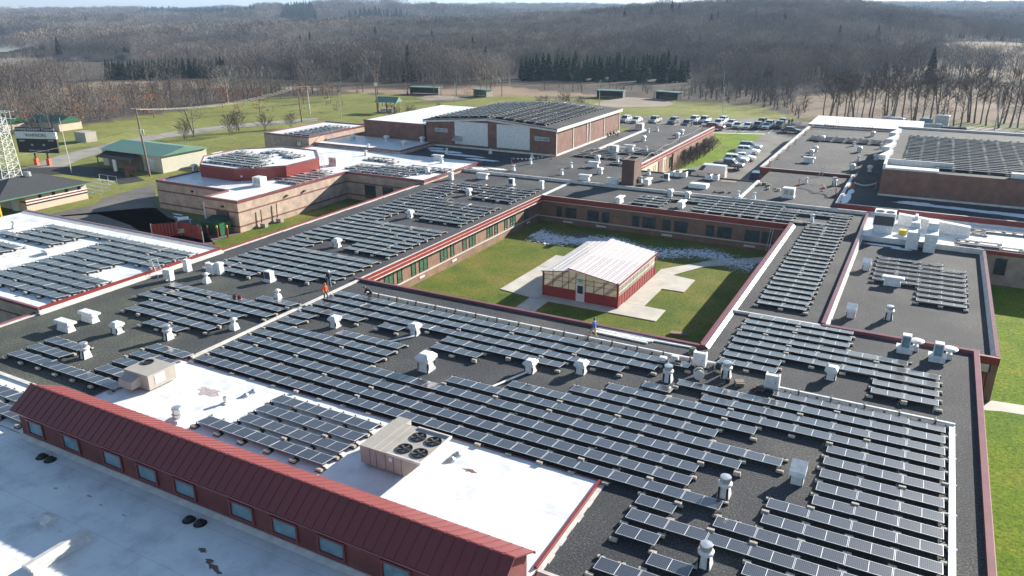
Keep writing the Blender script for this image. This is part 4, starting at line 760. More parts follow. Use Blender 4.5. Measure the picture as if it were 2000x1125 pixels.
solar('four rows of panels on the white roof just behind the red metal ridge', -27.55, 28.1, 0.10, [(0,-5,0),(1,-4,0),(2,-4,0),(3,-4,0)])
solar('rows on the low white roof at the left end of the clerestory', -47.9, 22.9, 0.05, [(0,-6,0),(1,-6,0)])
solar('ten rows on the sunken black roof of the square wing at right', -2.62, 74.9, -0.55, [(k,2,4) for k in range(0,3)]+[(k,0,4) for k in range(3,8)]+[(8,0,3)], 2.02, 1.52, snowy=0.05)
solar('short rows on the narrow white roof at the right edge', 4.8, 95.2, -0.05, [(0,0,9),(1,0,2)], 2.07, 1.3)
solar('long single row along the back of the narrow white roof at right', 3.5, 102.6, -0.05, [(0,0,9),(-1.3,1,2)], 2.07, 1.3)
solar('dense grid of panels covering the roof of the big brick hall', -2.5, 117.6, 4.1, [(k,0 if k > 1 else 2,9) for k in range(0,22)])
solar('rows of panels across the middle of the north-east black roof', -20.4, 158.6, 0.48, [(k,0,6) for k in range(0,5)], 2.2, 1.43)
solar('panels around the white boxes on the long black roof right of the gym', -54.3, 123.6, 0.28,
  [(0,0,6),(1,0,5),(2,0,5),(3,0,3),(4,0,4),(5,0,6),(6,1,6),(7,1,3),(7,4,6),(8,4,6),(-2,4,6),(-3,4,6)])
gz = lambda x, y: 6.02 - abs(x+70.7)*0.95/13.6 + 0.1
solar('solar rows on the right slope of the gymnasium roof', -70.0, 123.4, 5.0, [(k,0,5) for k in range(0,19)], zf=gz)
solar('solar rows on the left slope of the gymnasium roof', -83.6, 123.4, 5.0, [(k,0,6) for k in range(0,19)], zf=gz)
solar('panels in the inner corner of the tan building roof', -80.1+0.0, 94.6, 0.45, [(0,0,5),(1,-1,5),(2,-1,5),(3,-1,6),(4,1,7),(5,3,7),(6,-2,1),(7,-2,0)])
solar('small slanting group of panels on the tan building roof near its edge', -86.8, 83.2, 0.45, [(0,1,3),(1,0,3),(2,0,3),(3,0,3),(4,0,3),(5,1,3),(6,0,2)])
solar('panels on the octagonal roof around its grey unit', -101.2, 82.6, 2.3, [(0,1,6),(1,1,6),(2,0,6),(3,0,5),(4,0,4),(5,0,4),(6,0,1),(7,2,3),(8,2,4),(6,5,6),(7,4,6)])
solar('rows of panels on the white roof of the tan block behind the octagon', -109.4, 111.0, 2.05, [(k,0,3) for k in range(0,9)])
single('snow_patches', snow, M_snow, 'thin strips of leftover snow in the shade between the panel rows', 'snow', kind='stuff')
def snowpatch(label, blobs, z, seed):
    r = random.Random(seed); mb = MB()
    for i, (x, y, a, b) in enumerate(blobs):
        P = blob(0, 0, a, b, 40, r, 0.22); n = len(P)
        vs = [(x+p, y+q, z) for p, q in P] + [(x+p*0.9, y+q*0.85, z+0.03+0.004*i) for p, q in P]
        mb.add(vs, [(j,(j+1)%n,n+(j+1)%n,n+j) for j in range(n)]+[tuple(range(n,2*n))])
    return single('snow_patch', mb, M_snow, label, 'snow')
snowpatch('long snow strip along the foot of the big brick hall', [(3,111.6,5,0.7),(9,111.2,5,0.8),(0,112.4,2,0.6),(14,110.8,5,0.9)], 0.505, 1)
snowpatch('snow patch by the white parapet left of the black roof strip', [(-8.4,111,0.5,3.5),(-8.3,115.5,0.4,2)], 0.505, 2)
snowpatch('melting snow sheet on the black roof in front of the gym', [(-77,117.5,3.5,1.0),(-72,115.6,4.0,0.7),(-67,113.6,3,0.6),(-80.5,119.5,1.6,1.0)], 0.255, 3)
snowpatch('snow drift at the corner where the white roof meets the long kerb', [(-63.5,106.8,1.6,0.9),(-61,107.8,2.0,0.6)], 0.255, 4)
snowpatch('snow strip under the white duct boxes on the sunken roof', [(-2.6,93.3,1.9,0.35),(-0.6,92.7,1.0,0.3)], -0.545, 5)
snowpatch('ploughed snow left on the tarmac beside the blue-white metal box', [(-93.6,72.6,1.7,0.35),(-91.6,71.6,0.9,0.3),(-96,73.7,1.0,0.25)], -3.685, 6)

# ------------------------------------------------------------ white cable trays
for nm, (a, b, c, d) in (('white cable tray along the far edge of the huge panel field', (-43.4,-10.8,52.05,52.22)), ('white cable tray ending at the right-angle corner beside the lower right panels', (-6.4,4.4,50.28,50.45))):
    t = thing('cable_tray', nm, 'cable tray', (a, c, 0)); mb = MB(); mb.box(a,b,c,d,0.22,0.34); part('duct', mb, M_whitemetal, t)
    mb = MB(); x = a+0.5
    while x < b: mb.box(x,x+0.12,c-0.05,d+0.12,0.0,0.22); mb.box(x+0.9,x+0.98,c-0.1,d+0.2,0.02,0.40); x += 2.07
    part('support', mb, M_greydark, t)
t = thing('cable_tray', 'wide white cable tray running straight down beside the lower right panels', 'cable tray', (4.1,20,0)); mb = MB(); mb.box(4.08,4.40,20,50.25,0.10,0.24); part('duct', mb, M_paint, t)
mb = MB(); [mb.box(4.04,4.46,22+3*i,22.1+3*i,0.0,0.25) for i in range(10)]; part('bracket', mb, M_whitemetal, t)
for lab, (xa, ya, xb, yb) in (('white conduit leading diagonally from the hooded vent to the panel field', (-22.9,44.6,-24.2,40.9)), ('white conduit between the panels behind the second hooded vent', (-33.9,46.2,-35.6,43.4))):
    mb = MB(); mb.tube((xa,ya,0.12),(xb,yb,0.12),0.09,n=4); single('conduit', mb, M_paint, lab, 'conduit')

# ------------------------------------------------------------ vents and rooftop machines
def v_hood(s=1.0):
    a = MB(); a.box(-.42*s,.42*s,-.40*s,.40*s,0,.62*s,0,.08*s,.08*s); b = MB(); b.box(-.40*s,.40*s,-.40*s,.40*s,.60*s,.74*s,0); b.rbox(-.50*s,.50*s,-.52*s,.52*s,.76*s,1.16*s,.22*s)
    c = MB()
    for u in (-1,1): c.box(u*.34*s-.03,u*.34*s+.03,-.405*s,-.37*s,.02,.6*s); c.box(.36*s,.40*s,u*.33*s-.03,u*.33*s+.03,.02,.6*s)
    return [('curb', a, M_whitemetal), ('hood', b, M_whitemetal), ('corner_strap', c, M_black)]
def v_slab():
    a = MB(); a.box(-.78,.78,-.34,.34,0,.66,0,.14,.10); b = MB(); b.rbox(-1.0,1.0,-.42,.42,.68,.90,.08); return [('curb', a, M_whitemetal), ('cap', b, M_whitemetal)]
def v_cyl(m=None, s=1.0, curb=True):
    a = MB(); a.box(-.38*s,.38*s,-.38*s,.38*s,0,.78*s,0,.12*s,.12*s)
    b = MB(); b.lathe([(.26*s,.78*s),(.44*s,.82*s),(.44*s,.96*s),(.34*s,1.02*s)]); c = MB(); c.lathe([(.33*s,1.02*s),(.35*s,1.34*s),(.33*s,1.40*s),(.05,1.43*s)], n=18)
    d = MB()
    for u in (-1,1): d.box(u*.25*s-.05,u*.25*s+.05,-.40*s,-.30*s,.02,.75*s)
    return [('curb', a, M_whitemetal), ('collar', b, M_whitemetal), ('drum', c, m or M_galv), ('corner_strap', d, M_black)]
def v_small():
    a = MB(); a.box(-.26,.26,-.26,.26,0,.5,0,.07,.07); b = MB(); b.lathe([(.16,.5),(.17,.72),(.28,.74),(.27,.88),(.05,.95)], n=10); return [('curb', a, M_whitemetal), ('cap', b, M_whitemetal)]
def v_cone():
    a = MB(); a.box(-.34,.34,-.30,.30,0,.55,0,.12,.1); b = MB(); b.lathe([(.14,.5),(.14,.82),(.32,.86),(.30,.93),(.12,1.02),(.03,1.04)], n=12); return [('curb', a, M_whitemetal), ('mushroom_cap', b, M_whitemetal)]
def v_tall():
    a = MB(); a.box(-.36,.36,-.30,.30,0,.95,0,.06,.04); b = MB(); b.rbox(-.36,.36,-.32,.32,.96,1.22,.08); return [('casing', a, M_whitemetal), ('hood', b, M_whitemetal)]
def v_shed():
    a = MB(); a.box(-.36,.36,-.34,.34,0,.55,0,.04,.04); b = MB(); b.add([(-.42,-.5,.6),(.42,-.5,.6),(.42,.5,.6),(-.42,.5,.6),(-.42,-.42,.85),(.42,-.42,.85),(.42,.5,1.15),(-.42,.5,1.15)], [(3,2,1,0),(4,5,6,7),(0,1,5,4),(1,2,6,5),(2,3,7,6),(3,0,4,7)])
    c = MB(); c.box(.30,.35,-.345,-.30,0,.55); c.box(-.35,-.30,-.345,-.30,0,.55); return [('curb', a, M_whitemetal), ('sloping_hood', b, M_whitemetal), ('corner_strap', c, M_black)]
def v_ac():
    a = MB(); a.box(-.5,.5,-.42,.42,0,.22,0); b = MB(); b.rbox(-.40,.40,-.30,.30,.22,1.05,.03); c = MB(); c.box(-.34,.34,-.315,-.301,.3,.98); 
    return [('curb', a, M_whitemetal), ('casing', b, M_whitemetal), ('louvre', c, M_greydark)]
def v_acbig():
    a = MB(); a.box(-.85,.85,-.7,.7,0,.25); b = MB(); b.rbox(-.8,.8,-.65,.65,.25,1.35,.04); c = MB(); c.box(-.5,.1,-.665,-.651,.5,1.2); c.box(.25,.65,-.665,-.651,.45,1.1)
    return [('curb', a, M_whitemetal), ('casing', b, M_whitemetal), ('louvre', c, M_grey)]
def v_acfan():
    a = MB(); a.box(-.55,.55,-.45,.45,0,.38); b = MB(); b.rbox(-.32,.32,-.34,.34,.38,1.45,.03); c = MB(); c.box(-.26,.26,-.355,-.341,.5,1.35); d = MB(); d.box(-.62,.62,-.5,.5,.38,.44)
    return [('curb', a, M_whitemetal), ('casing', b, M_whitemetal), ('louvre', c, M_glassblue), ('rim', d, M_whitemetal)]
def v_dish():
    a = MB(); a.box(-.25,.25,-.25,.25,0,.42,0,.05,.05); b = MB(); b.lathe([(.10,.42),(.12,.66),(.52,.72),(.55,.82),(.40,.9),(.05,.95)], n=14); return [('curb', a, M_whitemetal), ('fan_cap', b, M_whitemetal)]
def v_dome():
    b = MB(); b.lathe([(.30,0),(.29,.05),(.20,.07),(.20,.12),(.12,.20),(.03,.23)], n=14); return [('strainer', b, M_galv)]
def v_drain():
    b = MB(); b.lathe([(.36,0.005),(.33,.03),(.24,.05),(.22,.16),(.14,.22),(.03,.24)], n=14); return [('strainer', b, M_black)]
def v_cylmetal(): 
    a = MB(); a.box(-.55,.55,-.5,.5,0,.12,0,.1,.1); b = MB(); b.lathe([(.30,.12),(.30,.34),(.36,.35),(.36,.42),(.30,.44),(.33,.80),(.30,.86),(.05,.88)], n=20); return [('curb', a, M_white), ('drum', b, M_galv)]
def v_cylmini():
    a = MB(); a.box(-.22,.22,-.2,.2,0,.08); b = MB(); b.lathe([(.12,.08),(.12,.26),(.17,.27),(.15,.48),(.03,.52)], n=14); return [('curb', a, M_white), ('drum', b, M_galv)]
def v_skybox():
    a = MB(); a.box(-.28,.28,-.28,.28,0,.32); b = MB(); b.add([(-.42,-.36,.32),(.42,-.36,.32),(.42,.36,.32),(-.42,.36,.32),(-.42,0,.50),(.42,0,.50)], [(3,2,1,0),(0,1,5,4),(2,3,4,5),(0,4,3),(1,2,5)]); return [('curb', a, M_whitemetal), ('cap', b, M_flash)]
VK = {'hood': (lambda: v_hood(.86), 'white hooded vent', 'roof_vent'), 'bighood': (lambda: v_hood(1.2), 'largest white barrel-hooded vent', 'roof_vent'), 'slab_x': (v_slab, 'white flat-capped trough vent', 'roof_vent'),
      'slab_y': (v_slab, 'end-on flat-capped white vent', 'roof_vent'), 'cyl': (lambda: v_cyl(s=.88), 'white drum-topped vent', 'roof_vent'), 'cylsmall': (v_small, 'small white vent pipe', 'roof_vent'),
      'cone': (v_cone, 'slim white mushroom vent', 'roof_vent'), 'tallbox': (v_tall, 'tall white vent box', 'roof_vent'), 'shed': (v_shed, 'bluish slope-hooded vent', 'roof_vent'), 'ac': (v_ac, 'small louvred air conditioner', 'air_conditioner'),
      'acbig': (v_acbig, 'large pale air handler', 'air_conditioner'), 'acfan': (v_acfan, 'upright white condenser', 'air_conditioner'), 'dish': (v_dish, 'white saucer-capped fan', 'exhaust_fan'), 'dome': (v_dome, 'small domed drain strainer', 'roof_drain'),
      'drain': (v_drain, 'round black drain strainer', 'roof_drain'), 'cylmetal': (v_cylmetal, 'shiny round metal exhaust drum', 'roof_vent'), 'cylmini': (v_cylmini, 'tiny shiny metal vent stub', 'roof_vent'), 'skybox': (v_skybox, 'low white pitched-cap vent', 'roof_vent')}
def zone(x, y, z):
    if z == -0.55: return 'on the sunken black roof'
    if z == 0.12: return 'on the white roof behind the red ridge'
    if z == 0.9: return 'on the white roof left of the gym'
    if y < 22: return 'on the shaded foreground roof'
    if z == 0.5: return ('on the left wing roof' if x < -60 and y < 60 else 'on the tan building roof') if x < -60 else 'on the north-east black roof'
    if z == 0.3: return 'on the roof before the gym' if x < -55 and y < 125 else ('on the long roof beside the gym' if x < -41 and y > 117 else ('on the roof left of the chimney' if x < -39 else 'on the roof right of the chimney'))
    if y > 95: return 'on the roof behind the courtyard' if x > -47 else 'at the far end of the west wing'
    if x < -46.9: return 'on the west wing roof' if y > 56 else 'on the gravel left of the kerb'
    return 'on the lower right black roof' if (x > -15 or y < 40) else 'among the big panel field'
grp = {}
for v in VENTS: grp.setdefault((v[0], zone(v[1], v[2], v[3])), []).append(v)
proto = {}
for (k, zn), L in grp.items():
    L.sort(key=lambda v: (v[1]-0.54*-v[2]*-1)); bld, nm, cat = VK[k]
    for i, (k_, x, y, z, *_) in enumerate(L):
        z = {0.3: 0.28, 0.12: 0.10, 0.9: 0.85, 0.5: (0.42 if y < 60 else 0.45) if x < -60 else 0.48}.get(z, z)
        lab = nm + ' ' + zn + ('' if len(L) == 1 else ', %s from the left' % ORD[i])
        rz = {'slab_y': math.pi/2}.get(k, 0)
        if k not in proto:
            r = thing(cat, lab, cat.replace('_', ' '), (0,0,0), 0, cat.replace('_',' ')+'s on the school roofs')
            for pn, mb, m in bld(): part(pn, mb, m, r, smooth=False)
            proto[k] = r
        else: r = copy_tree(proto[k]); r['label'] = lab
        r.location = (x, y, z); r.rotation_euler = (0,0,rz)
        if cat == 'air_conditioner': r['group'] = 'air conditioners on the school roofs'
# big beige rooftop unit with four fans
hv = thing('air_conditioner', 'big beige rooftop unit with four dark fans on the white roof', 'air conditioner', (-25.9,29.5,0.1))
f = MB(); f.add([(-25.9,29.5,.3),(-22.75,29.5,.3),(-22.2,29.5,.85),(-21.7,29.5,1.38),(-25.9,29.5,1.38),(-25.9,32.7,.3),(-22.75,32.7,.3),(-22.2,32.7,.85),(-21.7,32.7,1.38),(-25.9,32.7,1.38)],
               [(0,1,2,3,4),(9,8,7,6,5),(1,6,7,2),(2,7,8,3),(5,0,4,9)]); f.box(-25.9,-24.0,29.5,32.7,1.375,1.42); f.box(-25.9,-25.0,32.7,33.3,.35,1.38)
part('casing', f, M_grey, hv)
for i, xx in enumerate((-25.0,-24.5)): 
    f = MB(); f.box(xx-0.01,xx+0.01,29.47,32.6,1.42,1.45); part('roof_seam', f, M_grey, hv)
f = MB(); f.box(-24.0,-21.72,29.62,32.58,1.381,1.39); part('fan_deck', f, M_grey, hv)
f = MB(); f.box(-24.0,-21.66,29.46,29.56,1.36,1.5); f.box(-24.0,-21.66,32.6,32.7,1.36,1.5); f.box(-21.76,-21.66,29.56,32.6,1.36,1.5); part('rim', f, M_flash, hv)
for cx in (-23.4,-22.35):
    for cy in (30.4,31.8):
        fn = MB(); fn.lathe([(.48,1.395),(.48,1.46),(.44,1.46),(.42,1.40),(.05,1.398)], cx, cy, 18); fo = part('fan', fn, M_black, hv)
        bl = MB()
        for q in range(5):
            a = 2*math.pi*q/5; c_, s_ = math.cos(a), math.sin(a); bl.add([(cx+.06*c_,cy+.06*s_,1.43),(cx+.4*c_-.1*s_,cy+.4*s_+.1*c_,1.45),(cx+.4*c_+.1*s_,cy+.4*s_-.1*c_,1.42)], [(0,1,2)])
        bl.lathe([(.08,1.40),(.08,1.46),(.02,1.47)], cx, cy, 8); part('blade', bl, M_greydark, fo)
f = MB(); f.box(-25.6,-23.0,29.8,32.4,.1,.3); part('curb', f, M_greydark, hv)
for xx in (-25.2,-24.75,-24.1,-23.55,-23.0): 
    f = MB(); f.box(xx-.01,xx+.01,29.485,29.5,.3,1.36); part('panel_joint', f, M_greydark, hv)
f = MB(); f.box(-23.85,-23.65,29.48,29.499,.95,1.2); part('notice_plate', f, M_paint, hv)
hv = thing('air_conditioner', 'beige rooftop unit with a sloping intake hood at the left corner of the white roof', 'air conditioner', (-47.2,29.4,0.1))
f = MB(); f.box(-46.9,-44.4,29.7,31.9,.25,1.35); part('casing', f, M_grey, hv)
f = MB(); f.box(-46.7,-44.6,29.9,31.7,.1,.25); part('curb', f, M_greydark, hv)
f = MB(); f.add([(-46.6,29.7,.45),(-45.2,29.7,.45),(-45.2,28.9,.45),(-46.6,28.9,.45),(-46.6,29.7,1.2),(-45.2,29.7,1.2),(-45.2,29.0,.95),(-46.6,29.0,.95)], [(0,1,2,3),(7,6,5,4),(3,2,6,7),(0,3,7,4),(2,1,5,6)]); part('intake_hood', f, M_grey, hv)
f = MB(); f.lathe([(.42,1.35),(.42,1.42),(.36,1.42),(.34,1.37),(.05,1.36)], -46.3, 31.2, 16); part('fan', f, M_black, hv)
f = MB(); f.box(-44.4,-44.38,30.2,31.0,.5,1.2); part('access_door', f, M_flash, hv)
# long low skylight and skylights on the left wing
def skylight(lab, x0, x1, y0, y1, z):
    t = thing('skylight', lab, 'skylight', ((x0+x1)/2,(y0+y1)/2,z)); a = MB(); a.box(x0+.12,x1-.12,y0+.12,y1-.12,z,z+.3); part('curb', a, M_whitemetal, t)
    b = MB(); xm = (x0+x1)/2; b.add([(x0,y0,z+.3),(x1,y0,z+.3),(x1,y1,z+.3),(x0,y1,z+.3),(x0,y0,z+.42),(x1,y0,z+.42),(x1,y1,z+.42),(x0,y1,z+.42),(xm,y0,z+.52),(xm,y1,z+.52)], [(0,1,5,8,4),(7,9,6,2,3),(4,8,9,7),(8,5,6,9),(1,2,6,5),(3,0,4,7)]); part('lid', b, M_flash, t)
skylight('long narrow ridged skylight cover on the foreground roof at bottom left', -34.3, -33.55, 14.9, 18.0, 0.0)
skylight('low white skylight box in the middle of the left wing roof', -81.2, -80.2, 44.9, 49.3, 0.42)
skylight('low white skylight box at the left edge of the left wing roof', -82.6, -81.7, 40.6, 43.4, 0.42)
# plant on the narrow white roof behind the sunken roof
cw = thing('air_conditioner', 'tall twin-fan condenser unit with a dark coil front on the white roof at right', 'air conditioner', (-3,97.5,-0.05))
f = MB(); f.box(-4.1,-1.8,96.9,99.3,0.75,2.3); part('casing', f, M_whitemetal, cw); f = MB(); f.box(-4.0,-1.9,96.86,96.899,.85,1.95); part('coil', f, M_greydark, cw)
f = MB(); f.box(-4.0,-1.9,96.9,98.8,-.05,.75); part('base', f, M_whitemetal, cw)
for cx in (-3.5,-2.4):
    f = MB(); f.lathe([(.45,2.301),(.45,2.36),(.40,2.36),(.38,2.31),(.04,2.305)], cx, 97.7, 16); part('fan', f, M_black, cw)
du = thing('duct_plant', 'cluster of big white metal ducts and boxes on the white roof at right', 'ducts', (1,95,-0.05))
f = MB(); f.add([(-1.6,101.5,-.04),(6,99.4,-.04),(6,100.4,-.04),(-1.6,102.5,-.04),(-1.6,101.5,1.3),(6,99.4,1.1),(6,100.4,1.1),(-1.6,102.5,1.3)], [(4,5,6,7),(0,1,5,4),(1,2,6,5),(2,3,7,6),(3,0,4,7)]); part('screen_wall', f, M_whitemetal, du)
f = MB(); f.box(-.3,.95,92.9,95.6,-.5,.55); f.box(-.25,1.0,93.2,96.0,.55,1.35,0,.02,.02); f.box(-.2,.95,95.3,97.8,.5,1.9,0,.15,.3); f.box(.1,.6,97.0,98.6,1.3,2.3,0,.1,.1); part('duct_box', f, M_whitemetal, du)
f = MB(); f.box(1.5,2.65,92.4,95.4,-.5,.6); f.box(1.5,2.75,92.7,95.9,.6,1.45); f.box(1.6,2.7,94.6,97.6,1.4,2.2,0,.05,.3); part('duct_box', f, M_whitemetal, du)
f = MB(); f.box(-1.2,-.4,97.0,97.8,-.04,.5); part('duct_box', f, M_yel, du)
# ------------------------------------------------------------ things lying on the roofs
def place(name, parts, label, cat, loc, rz=0, group=None):
    t = thing(name, label, cat, loc, 0, group)
    l0 = t.location.copy(); t.location = (0,0,0)
    for pn, mb, m in parts: part(pn, mb, m, t)
    t.location = l0; t.rotation_euler = (0,0,rz); return t
for lab, (x, y, z) in (('white electrical cabinet on legs by the lower courtyard corner', (-12.15,51.6,0)), ('white electrical cabinet at the bend of the short cable tray', (-6.75,50.35,0)), ('white electrical cabinet by the ladder at the left roof edge', (-63.0,46.3,0)), ('white electrical cabinet next to the tall vent on the west roof', (-60.9,49.6,0))):
    a = MB(); a.rbox(-.38,.38,-.22,.22,.18,1.15,.03); b = MB(); [b.box(u*.3-.03,u*.3+.03,-.2,.2,0,.18) for u in (-1,1)]; b.box(-.47,-.38,-.26,.26,.1,1.2); b.box(.38,.47,-.26,.26,.1,1.2)
    c = MB(); c.box(.22,.26,-.235,-.221,.6,.7); place('electrical_cabinet', [('cabinet', a, M_whitemetal), ('stand', b, M_paint), ('latch', c, M_black)], lab, 'cabinet', (x,y,z), 0, 'white inverter cabinets')
for i, (x, y, l, a) in enumerate([(-19.0,54.85,5.0,-.02),(-19.05,54.6,5.0,.02),(-19.2,54.35,5.2,-.05),(-19.1,54.1,4.6,.01),(-19.3,53.85,4.8,-.03)]):
    mb = MB(); mb.box(-l/2,l/2,-.07,.07,.0,.10); o = single('duct_length', mb, M_paint, 'white duct length in the fanned stack by the red coping, %s from the courtyard edge' % ORD[i], 'duct', group='loose duct lengths'); o.location = (x,y,.01); o.rotation_euler = (0,0,a)
for i, (x, y, a) in enumerate([(-15.6,54.7,.0),(-15.5,54.5,.03)]):
    mb = MB(); mb.box(-2.1,2.1,-.07,.07,0,.10); o = single('duct_length', mb, M_paint, ('outer' if i == 0 else 'inner')+' white duct length of the pair lying nearest the lower courtyard corner', 'duct', group='loose duct lengths'); o.location = (x,y,.01); o.rotation_euler = (0,0,a)
def reel(col):
    a = MB(); a.tube((0,-.3,.38),(0,-.26,.38),.38,n=16); a.tube((0,.26,.38),(0,.3,.38),.38,n=16); b = MB(); b.tube((0,-.26,.38),(0,.26,.38),.26,n=14); return [('flange', a, M_flash), ('wound_cable', b, col)]
place('cable_reel', reel(M_green), 'green cable reel on the black roof near the round drum vent', 'cable reel', (-11.7,49.7,0), .3)
place('cable_reel', reel(M_black), 'black cable reel near the white cabinet by the courtyard corner', 'cable reel', (-10.6,51.5,0), 1.2)
r_ = random.Random(4)
def junk(n, cols, sx=.5, sy=.4):
    out = []
    for i in range(n):
        mb = MB(); x, y = r_.uniform(-sx,sx), r_.uniform(-sy,sy); a, b, h = r_.uniform(.08,.28), r_.uniform(.08,.22), r_.uniform(.1,.4); mb.box(x-a,x+a,y-b,y+b,0.0,h,0,.02,.02); out.append(('box', mb, cols[i%len(cols)]))
    return out
place('tool_pile', junk(7, [M_red, M_black, M_yel, M_black, M_greydark]), 'heap of red and black tools beside the white cabinet at the tray bend', 'tools', (-7.3,49.8,0))
place('tool_pile', junk(6, [M_wood, M_black, M_conecol, M_green]), 'heap of tools and an orange bag at the lower courtyard corner', 'tools', (-13.1,53.6,0))
place('material_pile', junk(5, [M_snow, M_black, M_flash], .6, .2), 'white wrapped fittings lying on the end panels by the courtyard corner', 'materials', (-14.1,50.9,.35))
place('cardboard_box', [('box', MB().box(-.3,.3,-.25,.25,0,.35), M_wood), ('flap', MB().box(-.3,.3,-.45,-.25,.3,.33), M_wood)], 'open cardboard box on the black roof left of the tools', 'box', (-8.9,50.0,0), .4)
place('bucket', [('pail', MB().lathe([(.14,0),(.17,.32),(.15,.34)], n=12), M_black)], 'black bucket on the black roof beside the cardboard box', 'bucket', (-9.7,50.0,0))
for i, x in enumerate((-53.35,-52.75)):
    place('drum', [('body', MB().lathe([(.2,0),(.2,.42)], n=14), M_red), ('lid', MB().lathe([(.17,.421),(.16,.46)], n=14), M_black)], ('left' if i == 0 else 'right')+' one of two small red drums on the gravel roof behind the slanting rows', 'drum', (x,45.6,0), 0, 'two small red drums')
for sx_, sy_, sz_, lab, cx, cy in ((2.6,1.9,.62,'tarpaulin-white wrapped bundle of materials on the roof right of the chimney',-28.2,109.6),):
    mb = [( 'bundle', MB().rbox(-sx_/2,sx_/2,-sy_/2+i*.62,-sy_/2+.6+i*.62,0,sz_-.05*i,.1), M_paint) for i in range(3)]
    place('wrapped_bundle', mb, lab, 'bundle', (cx,cy,.28))
place('tool_pile', junk(9, [M_black, M_black, M_greyc], 1.1, .3), 'row of black crates and gear on the roof behind the far courtyard wall', 'gear', (-24.2,107.6,.28))
place('pallet_stack', junk(6, [M_block, M_wood], .8, .7), 'stack of pale blocks beside the white roof joint', 'blocks', (-20.0,115.3,.26))
place('pallet_stack', junk(6, [M_wood, M_block], .9, .6), 'pallets of blocks left of the large grey air handler', 'blocks', (-18.2,113.0,.26))
place('plywood_sheet', [('sheet', MB().box(-1.1,1.1,-.7,.7,0,.04), M_wood)], 'sheet of plywood lying at the roof edge by the car park', 'plywood', (-25.3,115.4,.28), .1)
for i, x in enumerate((-34.2,-33.2,-32.2,-28.4,-27.3)):
    a = MB(); a.rbox(-.45,.45,-.5,.5,.1,.85,.05); b = MB(); b.lathe([(.34,.851),(.34,.9),(.28,.9),(.27,.86),(.03,.855)], n=14)
    place('air_conditioner', [('casing', a, M_whitemetal), ('fan', b, M_black)], 'white fan-topped condenser in the line along the car park roof edge, %s from the left' % ORD[i], 'air conditioner', (x,115.7,.18), 0, 'condensers along the car park roof edge')
# ladders
def ladder(label, p, q, wv, rail=None):
    t = thing('ladder', label, 'ladder', p); a = MB(); p_ = Vector(p); q_ = Vector(q); w_ = Vector(wv)
    a.tube(p_-w_, q_-w_, .035, n=5); a.tube(p_+w_, q_+w_, .035, n=5); part('stile', a, M_galv, t); b = MB(); n = int((q_-p_).length/.3)
    for i in range(1, n): c = p_.lerp(q_, i/n); b.tube(c-w_, c+w_, .02, n=4)
    part('rung', b, M_galv, t)
ladder('metal ladder leaning over the red coping of the left white roof', (-64.6,46.6,0.0), (-66.1,47.2,1.5), (.05,.28,0))
ladder('metal stair ladder from the lower white roof up to the tan block', (-99.6,113.0,.9), (-102.3,115.2,3.2), (.3,.3,0))
ladder('ladder against the red fascia of the north-east roof, left', (-13.6,125.6,.3), (-13.6,126.8,1.6), (.25,0,0))
ladder('ladder up to the bright white roof block', (-17.4,177.3,.5), (-17.4,178.0,2.4), (.25,0,0))
ladder('small ladder on the side of the octagon roof', (-85.1,94.0,.5), (-85.6,94.0,3.1), (0,.25,0))
# safety posts with warning line
def cone_line(pts, z, lab, who):
    for i, (x, y) in enumerate(pts):
        a = MB(); a.lathe([(.16,0),(.12,.06),(.055,.1),(.05,1.0),(.02,1.05)], n=10); b = MB(); b.lathe([(.26,0),(.26,.05)], n=8)
        place('safety_post', [('post', a, M_conecol), ('base', b, M_black)], 'orange safety post %s, %s along the line' % (lab, ORD[i]), 'safety post', (x,y,z), 0, 'orange safety posts on the roofs')
    mb = MB()
    for (x0_, y0_), (x1_, y1_) in zip(pts, pts[1:]):
        n = 10; pr = None
        for j in range(n+1):
            t = j/n; q = Vector((x0_+(x1_-x0_)*t, y0_+(y1_-y0_)*t, z+.95-.5*math.sin(math.pi*t)*.8))
            if pr: mb.tube(pr, q, .022, n=3, cap=False); m_ = (pr+q)/2; mb.box(m_.x-.09,m_.x+.09,m_.y-.02,m_.y+.02,m_.z-.2,m_.z,0)
            pr = q
    single('warning_line', mb, M_flash, 'sagging flagged warning line %s' % lab, 'warning line')
cone_line([(-41.8,121.5),(-41.9,128.5),(-42.1,136.5),(-42.3,147.0),(-42.3,163.5)], .28, 'along the right edge of the roof beside the gym', 0)
cone_line([(-22.0,128.8),(-21.9,136.0),(-21.9,146.0),(-21.9,153.5),(-21.9,165.0),(-21.9,174.5),(-19.6,176.8),(-10.5,177.0)], .48, 'along the left edge of the north-east roof', 0)
cone_line([(-15.6,117.8),(-12.0,115.2),(-10.0,113.2)], .26, 'across the low roof below the north-east block', 0)
cone_line([(-8.2,118.0),(-5.4,119.0)], .5, 'in the shade beside the big brick hall', 0)
cone_line([(-60.9,112.9),(-56.6,119.5)], .28, 'at the corner of the gym', 0)

